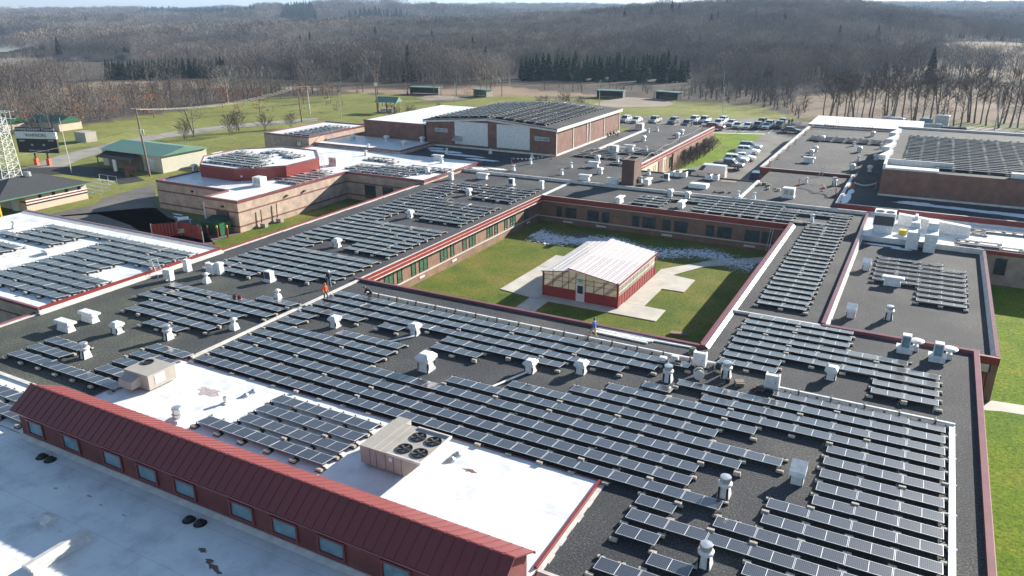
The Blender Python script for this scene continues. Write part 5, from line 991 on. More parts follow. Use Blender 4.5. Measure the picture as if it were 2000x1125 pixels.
# ------------------------------------------------------------ people
def person(label, loc, face, top, legs, pose='stand', hood=None, hat=None, h=1.75):
    """one continuous skinned body; face = direction (rad) the figure looks, 0 = +x"""
    s = h/1.75
    J = {'pelvis':(0,0,.95),'waist':(0,0,1.08),'chest':(.01,0,1.33),'neck':(.02,0,1.50),'head':(.03,0,1.62),'crown':(.03,0,1.73),
         'shL':(0,.19,1.43),'elL':(-.02,.27,1.15),'haL':(.08,.27,.90),'shR':(0,-.19,1.43),'elR':(-.02,-.27,1.15),'haR':(.08,-.27,.90),
         'hipL':(0,.10,.90),'knL':(.04,.11,.50),'anL':(0,.11,.09),'toL':(.16,.12,.04),'hipR':(0,-.10,.90),'knR':(.02,-.11,.50),'anR':(0,-.11,.09),'toR':(.16,-.12,.04)}
    if pose == 'walk':
        J.update(knL=(.22,.10,.52), anL=(.30,.10,.10), toL=(.46,.10,.06), knR=(-.02,-.10,.50), anR=(-.26,-.10,.14), toR=(-.12,-.10,.05), elL=(-.10,.27,1.17), haL=(.02,.29,.95), elR=(.08,-.27,1.16), haR=(.25,-.26,.98))
    if pose == 'bend':
        J.update(waist=(.06,0,1.05), chest=(.22,0,1.25), neck=(.32,0,1.38), head=(.40,0,1.46), crown=(.46,0,1.55), shL=(.25,.19,1.33), shR=(.25,-.19,1.33), elL=(.33,.25,1.06), elR=(.30,-.25,1.06), haL=(.46,.2,.84), haR=(.36,-.22,.80), knL=(.25,.10,.52), anL=(.12,.10,.12), toL=(.28,.10,.06), knR=(.05,-.10,.50), anR=(-.18,-.10,.12), toR=(-.04,-.10,.05))
    if pose == 'stoop':
        J.update(pelvis=(-.1,0,.62), waist=(0,0,.74), chest=(.25,0,.92), neck=(.40,0,1.0), head=(.52,0,1.02), crown=(.62,0,1.06), shL=(.28,.19,.98), shR=(.28,-.19,.98), elL=(.42,.22,.70), elR=(.42,-.22,.70), haL=(.58,.14,.45), haR=(.58,-.12,.42),
                 hipL=(-.1,.1,.58), hipR=(-.1,-.1,.58), knL=(.25,.14,.46), knR=(.22,-.14,.42), anL=(.02,.13,.10), anR=(0,-.13,.10), toL=(.18,.14,.04), toR=(.16,-.14,.04))
    if pose == 'sit':
        J.update(pelvis=(0,0,.30), waist=(0,0,.42), chest=(.03,0,.66), neck=(.05,0,.83), head=(.07,0,.95), crown=(.07,0,1.06), shL=(.02,.19,.77), shR=(.02,-.19,.77), elL=(.08,.26,.52), elR=(.08,-.26,.52), haL=(.3,.2,.5), haR=(.3,-.2,.5),
                 hipL=(.03,.1,.26), hipR=(.03,-.1,.26), knL=(.42,.14,.48), knR=(.42,-.14,.48), anL=(.55,.13,.09), anR=(.55,-.13,.09), toL=(.7,.14,.04), toR=(.7,-.14,.04))
    RAD = {'pelvis':.15,'waist':.135,'chest':.165,'neck':.06,'head':.098,'crown':.075,'shL':.075,'shR':.075,'elL':.052,'elR':.052,'haL':.036,'haR':.036,'hipL':.10,'hipR':.10,'knL':.07,'knR':.07,'anL':.045,'anR':.045,'toL':.042,'toR':.042}
    E = [('pelvis','waist'),('waist','chest'),('chest','neck'),('neck','head'),('head','crown'),('chest','shL'),('shL','elL'),('elL','haL'),('chest','shR'),('shR','elR'),('elR','haR'),('pelvis','hipL'),('hipL','knL'),('knL','anL'),('anL','toL'),('pelvis','hipR'),('hipR','knR'),('knR','anR'),('anR','toR')]
    for sd_, sg in (('L',1),('R',-1)):
        hp = Vector(J['ha'+sd_]); d = (hp-Vector(J['el'+sd_])).normalized()
        for q in range(5):
            o_ = Vector((.018*(q-2), -.012*sg*abs(q-2), 0)); l = (.075,.09,.095,.088,.06)[q]
            J['f%s%d' % (sd_, q)] = tuple(hp + d*l + o_ + (Vector((.04,0,.03)) if q == 4 else Vector())); RAD['f%s%d' % (sd_, q)] = .011; E.append(('ha'+sd_, 'f%s%d' % (sd_, q)))
    names = list(J); me = bpy.data.meshes.new('body_cage'); me.from_pydata([Vector(J[n])*s for n in names], [(names.index(a), names.index(b)) for a, b in E], [])
    o = bpy.data.objects.new('body_cage', me); C.objects.link(o); md = o.modifiers.new('s', 'SKIN')
    sk = me.skin_vertices[0].data if me.skin_vertices else None
    if sk is None:
        me.attributes; bpy.context.view_layer.update()
    for i, n in enumerate(names):
        sk[i].radius = (RAD[n]*s, RAD[n]*s); sk[i].use_root = (n == 'pelvis')
    sb = o.modifiers.new('u', 'SUBSURF'); sb.levels = 1; sb.render_levels = 1
    dg = bpy.context.evaluated_depsgraph_get(); ev = o.evaluated_get(dg); bm_ = bpy.data.meshes.new_from_object(ev); bm_.name = 'body'
    bpy.data.objects.remove(o)
    for m in (top, legs, M_skin, M_black): bm_.materials.append(m)
    segs = [(Vector(J[a])*s, Vector(J[b])*s, a, b) for a, b in E]
    for p in bm_.polygons:
        c = p.center; best = None
        for a, b, na_, nb_ in segs:
            ab = b-a; t = max(0, min(1, (c-a).dot(ab)/max(ab.length_squared, 1e-9))); dd = (c-(a+ab*t)).length
            if best is None or dd < best[0]: best = (dd, na_, nb_, t)
        n_ = best[2]
        p.material_index = 2 if (n_[0] == 'f' or n_ in ('head','crown') or (n_ in ('haL','haR') and best[3] > .85)) else (3 if n_.startswith('to') else (1 if n_[:2] in ('hi','kn','an') else 0)); p.use_smooth = True
    t = tag(obj('person', bm_, loc, face), label, 'person')
    hd = Vector(J['head'])*s; cr = Vector(J['crown'])*s; ax = (cr-hd).normalized()
    ey = MB()
    for sg in (-1, 1): c = hd + Vector((.088*s, .032*sg*s, .012*s)); ey.tube(c, c+Vector((.012,0,0)), .012, n=6)
    obj('eye', ey.mesh('eye', M_black), parent=t)
    nz = MB(); c = hd + Vector((.09*s, 0, -.012*s)); nz.tube(c+Vector((0,0,.03)), c+Vector((.03,0,-.01)), .009, .014, n=6); c2 = hd+Vector((.082*s,0,-.05*s)); nz.box(c2.x,c2.x+.012,-.025,.025,c2.z-.006,c2.z+.006,0); obj('nose', nz.mesh('nose', M_skin), parent=t)
    er = MB()
    for sg in (-1, 1): c = hd + Vector((0, .095*sg*s, 0)); er.tube(c, c+Vector((0,.012*sg,0)), .022, n=6)
    obj('ear', er.mesh('ear', M_skin), parent=t)
    hm = MB(); m_ = hood or hat or M_black; R0 = .118 if hood else .108
    hm.lathe([(R0*.97, -.06 if hood else .01),(R0*1.02,.03),(R0*.86,.09),(R0*.5,.125),(.01,.135)], 0, 0, 14)
    if hat: hm.lathe([(.15,.02),(.15,.03)], .02, 0, 14)
    o2 = obj('hood' if hood else ('hard_hat' if hat else 'hair'), hm.mesh('headwear', m_, smooth=True), tuple(hd+ax*.035*s+Vector((-.02,0,0))), parent=t)
    return t
P_ = PEOPLE
person('worker in an orange hooded top stepping over the first panel rows', P_['orange'], -0.35, M_orange, M_greyc, 'walk', hood=M_orange)
person('worker in a white hard hat, navy jacket and pale jeans on the west roof', P_['hat'], 2.6, M_navy, M_jean, 'walk', hat=M_paint)
person('worker in black crouching at the start of the white cable tray', P_['crouch'], 3.4, M_dk, M_dk, 'stoop', hat=M_greyc)
person('person in a bright blue coat and khaki trousers walking along the red coping', P_['blue'], 2.9, M_blue, M_khaki, 'walk')
person('worker in a yellow high-visibility top by the gym corner', P_['vest'], 3.6, M_hi, M_dk, 'bend')
person('person in dark clothes sitting at the foot of the gym wall, leftmost of three', P_['g1'], 0.2, M_dk, M_dk, 'sit')
person('person in a blue top sitting at the foot of the gym wall, middle of three', P_['g2'], 0.1, M_navy, M_dk, 'sit')
person('person in black sitting at the foot of the gym wall, rightmost of three', P_['g3'], -0.2, M_dk, M_dk, 'sit')
person('pedestrian crossing the car park behind the red car', P_['w1'], 3.0, M_dk, M_khaki, 'walk')
person('pedestrian in black at the right end of the far car park', P_['w2'], 1.5, M_dk, M_dk)
person('pedestrian in navy at the right end of the far car park', P_['w3'], 1.7, M_navy, M_jean)

# ------------------------------------------------------------ cars
def paintmat(n, c, r=0.25):
    m, nt, b = newmat('car_paint_'+n); b.inputs['Base Color'].default_value = (*c, 1); b.inputs['Roughness'].default_value = r; b.inputs['Coat Weight'].default_value = 0.6; b.inputs['Metallic'].default_value = 0.2; return m
PC = {n: paintmat(n, c) for n, c in {'white':(.78,.79,.8),'silver':(.48,.49,.5),'grey':(.2,.21,.22),'dark':(.06,.065,.075),'red':(.22,.015,.02),'navy':(.03,.04,.06),'palegreen':(.5,.58,.5),'slate':(.16,.2,.24),'black':(.015,.015,.017),'blue':(.06,.1,.2)}.items()}
M_lamp = simple('headlamp', (.7,.72,.74), .1); M_tail = simple('tail_lamp', (.4,.02,.02), .2)
SP = {'sedan': (4.7,1.82,[(-2.35,.35),(-2.33,.80),(-1.75,.93),(.95,.93),(2.1,.78),(2.35,.58),(2.35,.3)], [(-1.75,.93),(-1.15,1.40),(.15,1.43),(1.0,.93)]),
      'suv': (4.7,1.88,[(-2.3,.35),(-2.32,1.02),(1.0,1.08),(2.1,.98),(2.32,.75),(2.33,.35)], [(-2.28,1.02),(-1.95,1.65),(.1,1.68),(1.05,1.06)]),
      'pickup': (5.6,1.95,[(-2.8,.5),(-2.8,1.08),(-.75,1.10),(1.5,1.15),(2.6,1.08),(2.78,.85),(2.78,.45)], [(-.95,1.1),(-.75,1.82),(.75,1.84),(1.5,1.12)]),
      'van': (5.9,2.05,[(-2.95,.4),(-2.95,1.3),(2.1,1.3),(2.85,1.05),(2.95,.75),(2.95,.4)], [(-2.95,1.3),(-2.9,2.55),(1.05,2.6),(2.1,1.3)])}
def car_parts(kind):
    L, W, low, cab = SP[kind]; w = W/2; out = []
    def ext(prof, w0, w1, z0, z1):
        mb = MB(); n = len(prof); ww = lambda z: w0+(w1-w0)*max(0,min(1,(z-z0)/(z1-z0)))
        vs = [(x,-ww(z),z) for x,z in prof]+[(x,ww(z),z) for x,z in prof]
        mb.add(vs, [(i,n+i,n+(i+1)%n,(i+1)%n) for i in range(n)]+[tuple(range(n)), tuple(reversed(range(n,2*n)))]); return mb
    body = ext(low, w, w*.94, .35, 1.1)
    zt = max(z for _, z in cab); zb = min(z for _, z in cab)
    roof = ext(cab, w*.93, w*.74, zb, zt)
    gl = MB(); (xa,za),(xb,zb_),(xc,zc),(xd,zd) = cab; ww = lambda z: w*.93+(w*.74-w*.93)*(z-zb)/(zt-zb)
    def pt(t, s_, sg, off=.012):   # t along, s_ up
        xl = xa+(xb-xa)*s_; xr = xd+(xc-xd)*s_; z = zb+(zt-zb)*s_; return (xl+(xr-xl)*t, sg*(ww(z)+off), z)
    rng = [(.08,.48),(.52,.92)] if kind != 'van' else [(.80,.97)]
    for sg in (-1, 1):
        for a, b in rng:
            q = [pt(a,.18,sg),pt(b,.18,sg),pt(b,.85,sg),pt(a,.85,sg)]; gl.add(q, [(0,1,2,3) if sg < 0 else (3,2,1,0)])
    fr = lambda xl, zl, xr, zr, o_: [(xl+o_, -ww(zl)*.9, zl), (xl+o_, ww(zl)*.9, zl), (xr+o_, ww(zr)*.9, zr), (xr+o_, -ww(zr)*.9, zr)]
    lp = lambda a, b, t: a+(b-a)*t
    gl.add(fr(lp(xd,xc,.1), lp(zd,zc,.1), lp(xd,xc,.88), lp(zd,zc,.88), .015), [(0,1,2,3)])
    if kind != 'van': gl.add(fr(lp(xa,xb,.12), lp(za,zb_,.12), lp(xa,xb,.85), lp(za,zb_,.85), -.015), [(3,2,1,0)])
    bed = None
    if kind == 'pickup': bed = MB().box(-2.65,-1.05,-w*.8,w*.8,1.085,1.115)
    hl = MB(); tl = MB(); fx = max(x for x, z in low); bx = min(x for x, z in low)
    for sg in (-1, 1): hl.box(fx-.12,fx+.01,sg*w*.72-.16,sg*w*.72+.16,.62,.78); tl.box(bx-.015,bx+.05,sg*w*.8-.12,sg*w*.8+.12,.75,1.0)
    gr = MB().box(fx-.03,fx+.015,-w*.5,w*.5,.42,.62)
    wh = MB(); wh.tube((0,-.11,0),(0,.11,0),.34 if kind != 'pickup' else .40, n=16); rim = MB(); rim.tube((0,-.118,0),(0,.118,0),.2,n=10)
    wx = L*.29
    return L, w, body, roof, gl, bed, hl, tl, gr, wh, rim, wx
CARN = {'suv': 'SUV', 'sedan': 'sedan', 'pickup': 'pickup truck', 'van': 'high-roofed delivery van'}
protoc = {}; cc = {}
def carlab(kind, col, x, y):
    c = {'dark': 'dark grey', 'palegreen': 'pale green', 'slate': 'slate grey'}.get(col, col)
    if y > 204: return c, 'in the back row of the far car park'
    if y > 194.2 and not (col == 'navy'): return c, 'in the front rows of the far car park'
    if col == 'navy': return c, 'driving past the right end of the far car park'
    if col == 'red': return c, 'standing in the lane in front of the far car park'
    return c, 'parked on the tarmac strip beside the lawn'
lab_g = {}
for i, c in enumerate(CARS): lab_g.setdefault((c[0],)+carlab(c[0],c[1],c[2],c[3]), []).append(i)
for i, (kind, col, x, y, h_) in enumerate(CARS):
    rz = {184: -math.pi/2-.04, 92: 0.0, 268: math.pi, 0: math.pi/2}[h_]
    key = (kind, col); cl_, where = carlab(kind, col, x, y); L_ = lab_g[(kind, cl_, where)]
    lab = '%s %s %s' % (cl_, CARN[kind], where) + ('' if len(L_) == 1 else ', %s from left' % ORD[L_.index(i)])
    if key in protoc: t = copy_tree(protoc[key]); t['label'] = lab
    else:
        L, w_, body, roof, gl, bed, hl, tl, gr, wh, rim, wx = car_parts(kind)
        t = thing('van' if kind == 'van' else ('pickup_truck' if kind == 'pickup' else 'parked_car'), lab, 'van' if kind == 'van' else ('pickup' if kind == 'pickup' else 'car'), group='vehicles parked behind the school')
        bo = obj('body', body.mesh('body', PC[col]), parent=t); obj('cab', roof.mesh('cab', PC[col]), parent=t); obj('windows', gl.mesh('windows', M_glass), parent=t)
        if bed: obj('bed', bed.mesh('bed', M_black), parent=t)
        obj('headlight', hl.mesh('headlight', M_lamp), parent=t); obj('tail_light', tl.mesh('tail_light', M_tail), parent=t); obj('grille', gr.mesh('grille', M_black), parent=t)
        wm = wh.mesh('wheel', M_tyre); rm_ = rim.mesh('rim', M_galv)
        for u in (-1, 1):
            for v_ in (-1, 1):
                ww_ = obj('wheel', wm, (u*wx, v_*(w_-.08), .36), parent=t); obj('rim', rm_, parent=ww_)
        protoc[key] = t
    t.location = (x, y, G0+.015); t.rotation_euler = (0,0,rz)
    if kind == 'van': t['group'] = 'vehicles parked behind the school'
mb = MB()
for i in range(14): mb.box(-73+i*3,-72.88+i*3,192.5,197.6,-3.688,-3.684)
for i in range(7): mb.box(-36,-30.8,143.2+i*3.6,143.3+i*3.6,-3.688,-3.684)
struct('parking_markings', mb, M_paint)
M_stain = simple('rusty_stain', (0.16,0.10,0.085), 0.8, 0, 0.5, 8); M_scuff = simple('grey_scuff', (0.42,0.36,0.35), 0.7, 0, 0.3, 6)
rq = random.Random(31)
for lab, L, z, m in [('dark rusty stain trail on the shaded foreground roof', [(-28.1,20.0,.35,.13),(-27.2,19.6,.25,.12),(-26.7,19.4,.3,.14),(-26.2,19.25,.28,.1),(-25.5,19.0,.4,.12)], .004, M_stain), ('faint reddish scuff near the far left corner of the white roof', [(-40.9,31.6,.9,.5),(-41.6,31.9,.3,.2)], .104, M_scuff),
                     ('small red smear beside the domed drains on the white roof', [(-20.0,31.9,.4,.16)], .104, M_stain), ('row of small dark scuffs along the middle of the shaded foreground roof', [(-39.5,19.8,.15,.06),(-37.2,20.2,.2,.08),(-35.9,20.0,.12,.05),(-34.0,20.0,.16,.05)], .004, M_scuff)]:
    mb = MB()
    for i, (x, y, a, b) in enumerate(L): mb.add([(p, q, z+.0005*i) for p, q in blob(x, y, a, b, 14, rq, .5)], [tuple(range(14))])
    single('stain', mb, m, lab, 'stain', kind='stuff')
# ------------------------------------------------------------ left-hand grounds: field house, green building, scoreboard, masts
fh = thing('field_house', 'low field house with a charcoal hipped roof and cream walls striped red and black', 'building', (-118,66,G0))
def rect(cx, cy, a, L, W):
    c, s = math.cos(a), math.sin(a); return [(cx+u*L/2*c-v*W/2*s, cy+u*L/2*s+v*W/2*c) for u, v in ((-1,-1),(1,-1),(1,1),(-1,1))]
# long side faces the school: runs from (-117,63) towards (-117.6,74)
FX0, FX1, FY0, FY1 = -127.5, -117.2, 60.5, 74.0
f = MB(); f.box(FX0,FX1,64.2,FY1,G0,-1.15); part('wall', f, M_cream, fh)
f = MB(); f.box(FX1,FX1+.03,64.2,FY1,-2.35,-2.12); f.box(FX1-1.5,FX1,64.17,64.2,-2.35,-2.12); part('stripe', f, M_red, fh)
f = MB(); f.box(FX1,FX1+.03,64.2,FY1,-2.12+.0,-2.0); f.box(FX1,FX1+.03,64.2,FY1,-2.5,-2.36); part('stripe', f, M_paint, fh)
f = MB(); f.box(FX1,FX1+.03,64.2,FY1,-2.75,-2.55); part('stripe', f, M_black, fh)
for y in (66.2, 68.3, 70.4, 72.5): 
    f = MB(); f.box(FX1,FX1+.04,y,y+.5,-1.95,-1.25); part('vent_opening', f, M_black, fh)
e = .7; A = [(FX0-e,FY0-e,-1.1),(FX1+e,FY0-e,-1.1),(FX1+e,FY1+e,-1.1),(FX0-e,FY1+e,-1.1)]; xm = (FX0+FX1)/2; Bq = [(xm,FY0+5.0,0.75),(xm,FY1-4.2,0.75)]
f = MB(); f.add(A+Bq, [(0,1,4),(1,2,5,4),(2,3,5),(3,0,4,5),(3,2,1,0)]); part('roof', f, M_shingle, fh)
f = MB(); f.box(FX1+e,FX1+e+.05,FY0-e,FY1+e,-1.25,-1.08); f.box(FX0-e,FX1+e,FY0-e-.05,FY0-e,-1.25,-1.08); part('fascia', f, M_greenroof, fh)
f = MB(); f.lathe([(.55,.6),(.55,1.15),(.4,1.3),(.05,1.35)], xm+.3, FY0+7.5, 14); part('roof_vent', f, M_galv, fh)
for x, y in ((FX1+.3,FY0-.3),(FX1-3.0,FY0-.3),(FX0,FY0-.3)):
    f = MB(); f.box(x-.12,x+.12,y-.12,y+.12,G0,-1.12); part('post', f, M_yel, fh)
f = MB(); f.box(-120.5,-119.0,63.9,64.19,G0,-2.0); part('door', f, M_whitemetal, fh)
bl = thing('bleachers', 'small white metal bleacher behind the field house', 'bleachers', (-118,77,G0))
for i in range(5):
    f = MB(); f.box(-121,-116.6,75.6+.7*i,75.95+.7*i,-3.3+.38*i,-3.24+.38*i); part('bench', f, M_galv, bl)
f = MB(); 
for x in (-121,-118.8,-116.6): f.tube((x,75.5,-3.6),(x,79,-1.6),.04,n=4); f.tube((x,79,-3.7),(x,79,-1.0),.04,n=4)
f.tube((-121,79,-1.0),(-116.6,79,-1.0),.03,n=4); part('frame', f, M_galv, bl)
gb = thing('green_roofed_building', 'beige metal building with a pale green roof and a dark covered porch beyond the track', 'building', (-130,97,G0))
f = MB(); f.box(-140.5,-123.5,93.2,103.5,G0,-.5); part('wall', f, M_beige, gb)
f = MB(); f.add([(-141,92.9,-.55),(-123,92.9,-.55),(-123,103.8,-.55),(-141,103.8,-.55),(-141,98.3,.55),(-123,98.3,.55)], [(0,1,5,4),(2,3,4,5),(1,2,5),(3,0,4),(3,2,1,0)]); part('roof', f, M_greenroof, gb)
f = MB(); f.add([(-139,93.1,-.7),(-129,93.1,-.7),(-128.4,90.2,-1.4),(-138.5,90.2,-1.4)], [(3,2,1,0),(0,1,2,3)]); part('porch_roof', f, M_shingle, gb)
f = MB(); f.box(-138.5,-128.8,92.9,93.19,G0,-1.0); part('porch_wall', f, M_wood, gb)
for x in (-138.2,-133.5,-128.8):
    f = MB(); f.box(x,x+.15,90.4,90.55,G0,-1.4); part('post', f, M_wood, gb)
f = MB(); f.box(-127.5,-125.6,93.1,93.19,-3.2,-1.2); part('roller_door', f, M_whitemetal, gb)
sg = MB(); sg.box(-129.4,-126.2,89.6,89.8,-3.0,-2.1); sgn = thing('porch_sign', 'dark red sign board in front of the green-roofed building', 'sign', (-127.8,89.7,-3.7)); part('board', sg, M_redcap, sgn)
f = MB(); f.box(-129.2,-129.05,89.62,89.78,-3.7,-3.0); f.box(-126.6,-126.45,89.62,89.78,-3.7,-3.0); part('post', f, M_wood, sgn)
mb = MB(); mb.box(-121.2,-113.8,102.5,105.0,G0,-1.3); single('storage_container', mb, M_paint, 'long white storage container beside the green-roofed building', 'container', (-117,103,G0)).location
mb = MB(); mb.box(-172.5,-168.5,108.5,111.2,G0,-1.5); single('shed', mb, M_grey, 'small grey shed alone on the grass at far left', 'shed', (-170,110,G0))
mb = MB(); mb.box(-133.6,-132.7,90.3,90.45,-3.7,-1.5); single('banner', mb, M_paint, 'upright white banner in front of the porch', 'banner', (-133,90,G0))
mb = MB(); mb.box(-126.6,-126,87.6,88.1,-3.7,-2.7); single('bin', mb, M_redcap, 'red bin beside the track curve', 'bin', (-126.3,87.8,G0))
for lab, cx, cy in (('green-roofed cream shed by the trees at far left', -196, 119), ('second green-roofed shed cut by the left edge', -207, 112)):
    t = thing('shed', lab, 'shed', (cx,cy,G0)); f = MB(); f.box(cx-6,cx+6,cy-3,cy+3,G0,-1.6); part('wall', f, M_cream, t)
    f = MB(); f.add([(cx-6.4,cy-3.4,-1.65),(cx+6.4,cy-3.4,-1.65),(cx+6.4,cy+3.4,-1.65),(cx-6.4,cy+3.4,-1.65),(cx-6.4,cy,-.2),(cx+6.4,cy,-.2)], [(0,1,5,4),(2,3,4,5),(1,2,5),(3,0,4),(3,2,1,0)]); part('roof', f, M_green, t)
# scoreboard
sb = thing('scoreboard', 'black football scoreboard with a white banner strip on two orange-padded posts', 'scoreboard', (-151.5,88,G0))
d = Vector((0.94,0.34,0)); nrm = Vector((0.34,-0.94,0)); c0 = Vector((-151.6,87.9,0))
def brd(u0,u1,z0,z1,off,th,m,name,par=sb):
    mb = MB(); p = []
    for zz in (z0,z1):
        for u, o_ in ((u0,off),(u1,off),(u1,off+th),(u0,off+th)): q = c0+d*u+nrm*o_; p.append((q.x,q.y,zz))
    mb.add(p, [(3,2,1,0),(4,5,6,7),(0,1,5,4),(1,2,6,5),(2,3,7,6),(3,0,4,7)]); return part(name, mb, m, par)
brd(-4.3,4.3,-1.3,1.4,0,.4,M_black,'score_panel'); brd(-4.4,4.3,1.42,2.7,0,.35,M_paint,'banner'); brd(-4.2,4.0,2.75,3.6,0,.3,M_navy,'name_board')
for u in (-1.1, 1.6): brd(u-.14,u+.14,-3.7,-1.3,.1,.25,M_black,'post'); brd(u-.32,u+.32,-3.68,-2.4,.02,.55,M_conecol,'post_pad')
def text(body, loc, size, m, parent, rot, name='lettering'):
    cu = bpy.data.curves.new(name, 'FONT'); cu.body = body; cu.size = size; cu.align_x = 'CENTER'; cu.align_y = 'CENTER'; cu.extrude = 0.01
    o = bpy.data.objects.new('tmp', cu); C.objects.link(o); dg = bpy.context.evaluated_depsgraph_get(); me = bpy.data.meshes.new_from_object(o.evaluated_get(dg)); bpy.data.objects.remove(o)
    me.materials.clear(); me.materials.append(m); q = obj(name, me, parent=parent); off = parent.location
    q.location = Vector(loc)-off; q.rotation_euler = rot; return q
ra = math.atan2(d.y, d.x)
def T_(body, u, z, size, m, off=.42): q = c0+d*u+nrm*off; text(body, (q.x,q.y,z), size, m, sb, (math.pi/2,0,ra))
T_('STEVENS PLEASANT STADIUM', -.1, 3.17, .62, M_paint, .32); T_('WARRIORS', 0, 2.05, .9, M_navy, .37); T_('GUEST', -3.1, 1.0, .42, M_paint); T_('HOME', 3.1, 1.1, .42, M_paint); T_('00', -1.1, .2, .5, M_paint); T_('00', 1.4, .25, .5, M_paint); T_('DOWN  TO GO  BALL ON', .2, -.85, .36, M_paint)
# lattice light tower and masts
tw = thing('light_tower', 'white steel lattice light tower rising at the left edge above the field house', 'light tower', (-137.9,74.3,G0))
f = MB(); H = 11.5; bx, by = -137.9, 74.3
def tp(i, z): s = 1.15*(1-.4*(z-G0)/H); return (bx+(s if i in (1,2) else -s), by+(s if i in (2,3) else -s), z)
for i in range(4): f.tube(tp(i,G0), tp(i,G0+H), .07, .05, 4)
for k in range(9):
    za, zb = G0+H*k/9, G0+H*(k+1)/9
    for i in range(4):
        j = (i+1)%4; f.tube(tp(i,za), tp(j,zb), .04, n=3, cap=False); f.tube(tp(j,za), tp(i,zb), .04, n=3, cap=False); f.tube(tp(i,zb), tp(j,zb), .04, n=3, cap=False)
part('lattice', f, M_paint, tw)
f = MB(); 
for z in (G0+H, G0+H+1.2): f.tube((bx-3.6,by-.3,z),(bx+3.6,by+.6,z),.06,n=4)
for u in range(6): f.tube((bx-3.4+u*1.36,by,G0+H),(bx-3.4+u*1.36,by,G0+H+1.4),.04,n=4)
part('crossarm', f, M_paint, tw)
for u in range(5):
    f = MB(); f.lathe([(.1,0),(.42,.35),(.42,.4)], bx-3+u*1.4, by-.3, 10); f.v = [(x,y,z+G0+H+.7) for x,y,z in f.v]; part('floodlight', f, M_galv, tw)
def pole(label, p, h, arms=1, lean=0.0, extra=None, m=None, name='utility_pole', cat='utility pole'):
    x, y, z = p; t = thing(name, label, cat, (x,y,z)); f = MB(); f.tube((x,y,z-.3),(x-lean,y,z+h),.2,.12,8); part('pole', f, m or M_wood, t)
    for a in range(arms):
        f = MB(); f.box(x-lean-1.3,x-lean+1.3,y-.07,y+.07,z+h-.5-1.2*a,z+h-.34-1.2*a); part('crossarm', f, m or M_wood, t)
    if extra:
        for u in (-.35,.35): f = MB(); f.tube((x+u,y-.25,z+h*.62),(x+u,y-.25,z+h*.62+.9),.22,n=8); part('transformer', f, M_galv, t)
    return t
pole('tall leaning utility pole with a transformer beside the green-roofed building', PLC['pole1'], 12.2, 1, .9, True)
pole('utility pole on the grass left of the tan block', PLC['pole2'], 9.5, 1, .6); pole('slim pole just right of the leaning pole by the playground', PLC['pole4'], 6.5, 0, .1, m=M_flash)
pole('utility pole with transformers behind the white school roof', PLC['pole3'], 12.5, 2, .5, True)
def lamp(label, p, h, dbl=False):
    x, y, z = p; t = thing('light_pole', label, 'light pole', (x,y,z)); f = MB(); f.tube((x,y,z),(x,y,z+h),.14,.08,8); part('pole', f, M_galv, t)
    f = MB(); f.box(x-.45,x+.45,y-.25,y+.1,z+h,z+h+.3); part('lamp_head', f, M_greydark, t)
lamp('light pole behind the right end of the gym roof', PLC['lp1'], 8.3); lamp('light pole at the back edge of the far car park', PLC['lp2'], 8.6); lamp('dark light pole on the ball field left of the gym roof', PLC['lp3'], 5.5)
lamp('light pole behind the tan block roof', PLC['lp4'], 7.0); lamp('light pole on the lawn at the far right behind the big hall', PLC['lpR'], 10.5); lamp('light pole in front of the bare tree row behind the bright white roof', PLC['lpC'], 8)
for i, (x, y, h) in enumerate([(-139.5,85.8,10.0),(-62,262,9),(-81,262,7.5),(-24,238,8)]):
    mb = MB(); mb.tube((x,y,G0),(x-.4*(i!=1),y,G0+h),.09,.05,6); single('pole', mb, M_flash if i < 2 else M_wood, ['thin white flag pole beside the track','tall pale pole beside the conifer stand','short pale pole behind the ball field','leaning brown pole in the dry field'][i], 'pole', (x,y,G0))
def wire(label, a, b, sag, r=.011):
    mb = MB(); pr = None
    for i in range(15):
        t = i/14; q = Vector(a).lerp(Vector(b), t); q.z -= sag*4*t*(1-t)
        if pr: mb.tube(pr, q, r, n=3, cap=False)
        pr = q
    single('power_line', mb, M_flash, label, 'power line', group='overhead lines across the left side')
p1 = Vector(PLC['pole1'])+Vector((-.9,0,11.9)); p2 = Vector(PLC['pole2'])+Vector((-.6,0,9.2)); p3 = Vector(PLC['pole3'])+Vector((-.5,0,12.2)); p0 = Vector((-150,52,7.0))
for i, o_ in enumerate((-1.2, 0, 1.2)):
    ov = Vector((o_,0,0)); nm = ('left','middle','right')[i]
    wire('%s overhead wire between the leaning pole and the playground pole' % nm, p1+ov, p2+ov, 1.6); wire('%s overhead wire from the playground pole up to the transformer pole' % nm, p2+ov, p3+ov, 1.5); wire('%s overhead wire running off the left edge over the field house' % nm, p1+ov, p0+ov*1.0+Vector((0,0,-i*.6)), 1.5)
wire('lower telephone wire from the leaning pole to the tan building', p1+Vector((0,0,-3.5)), (-86.6,100,2.2), 1.8, .03); wire('lower telephone wire running off the left edge', p1+Vector((0,0,-3.2)), (-140,50,3.0), 1.8, .03)
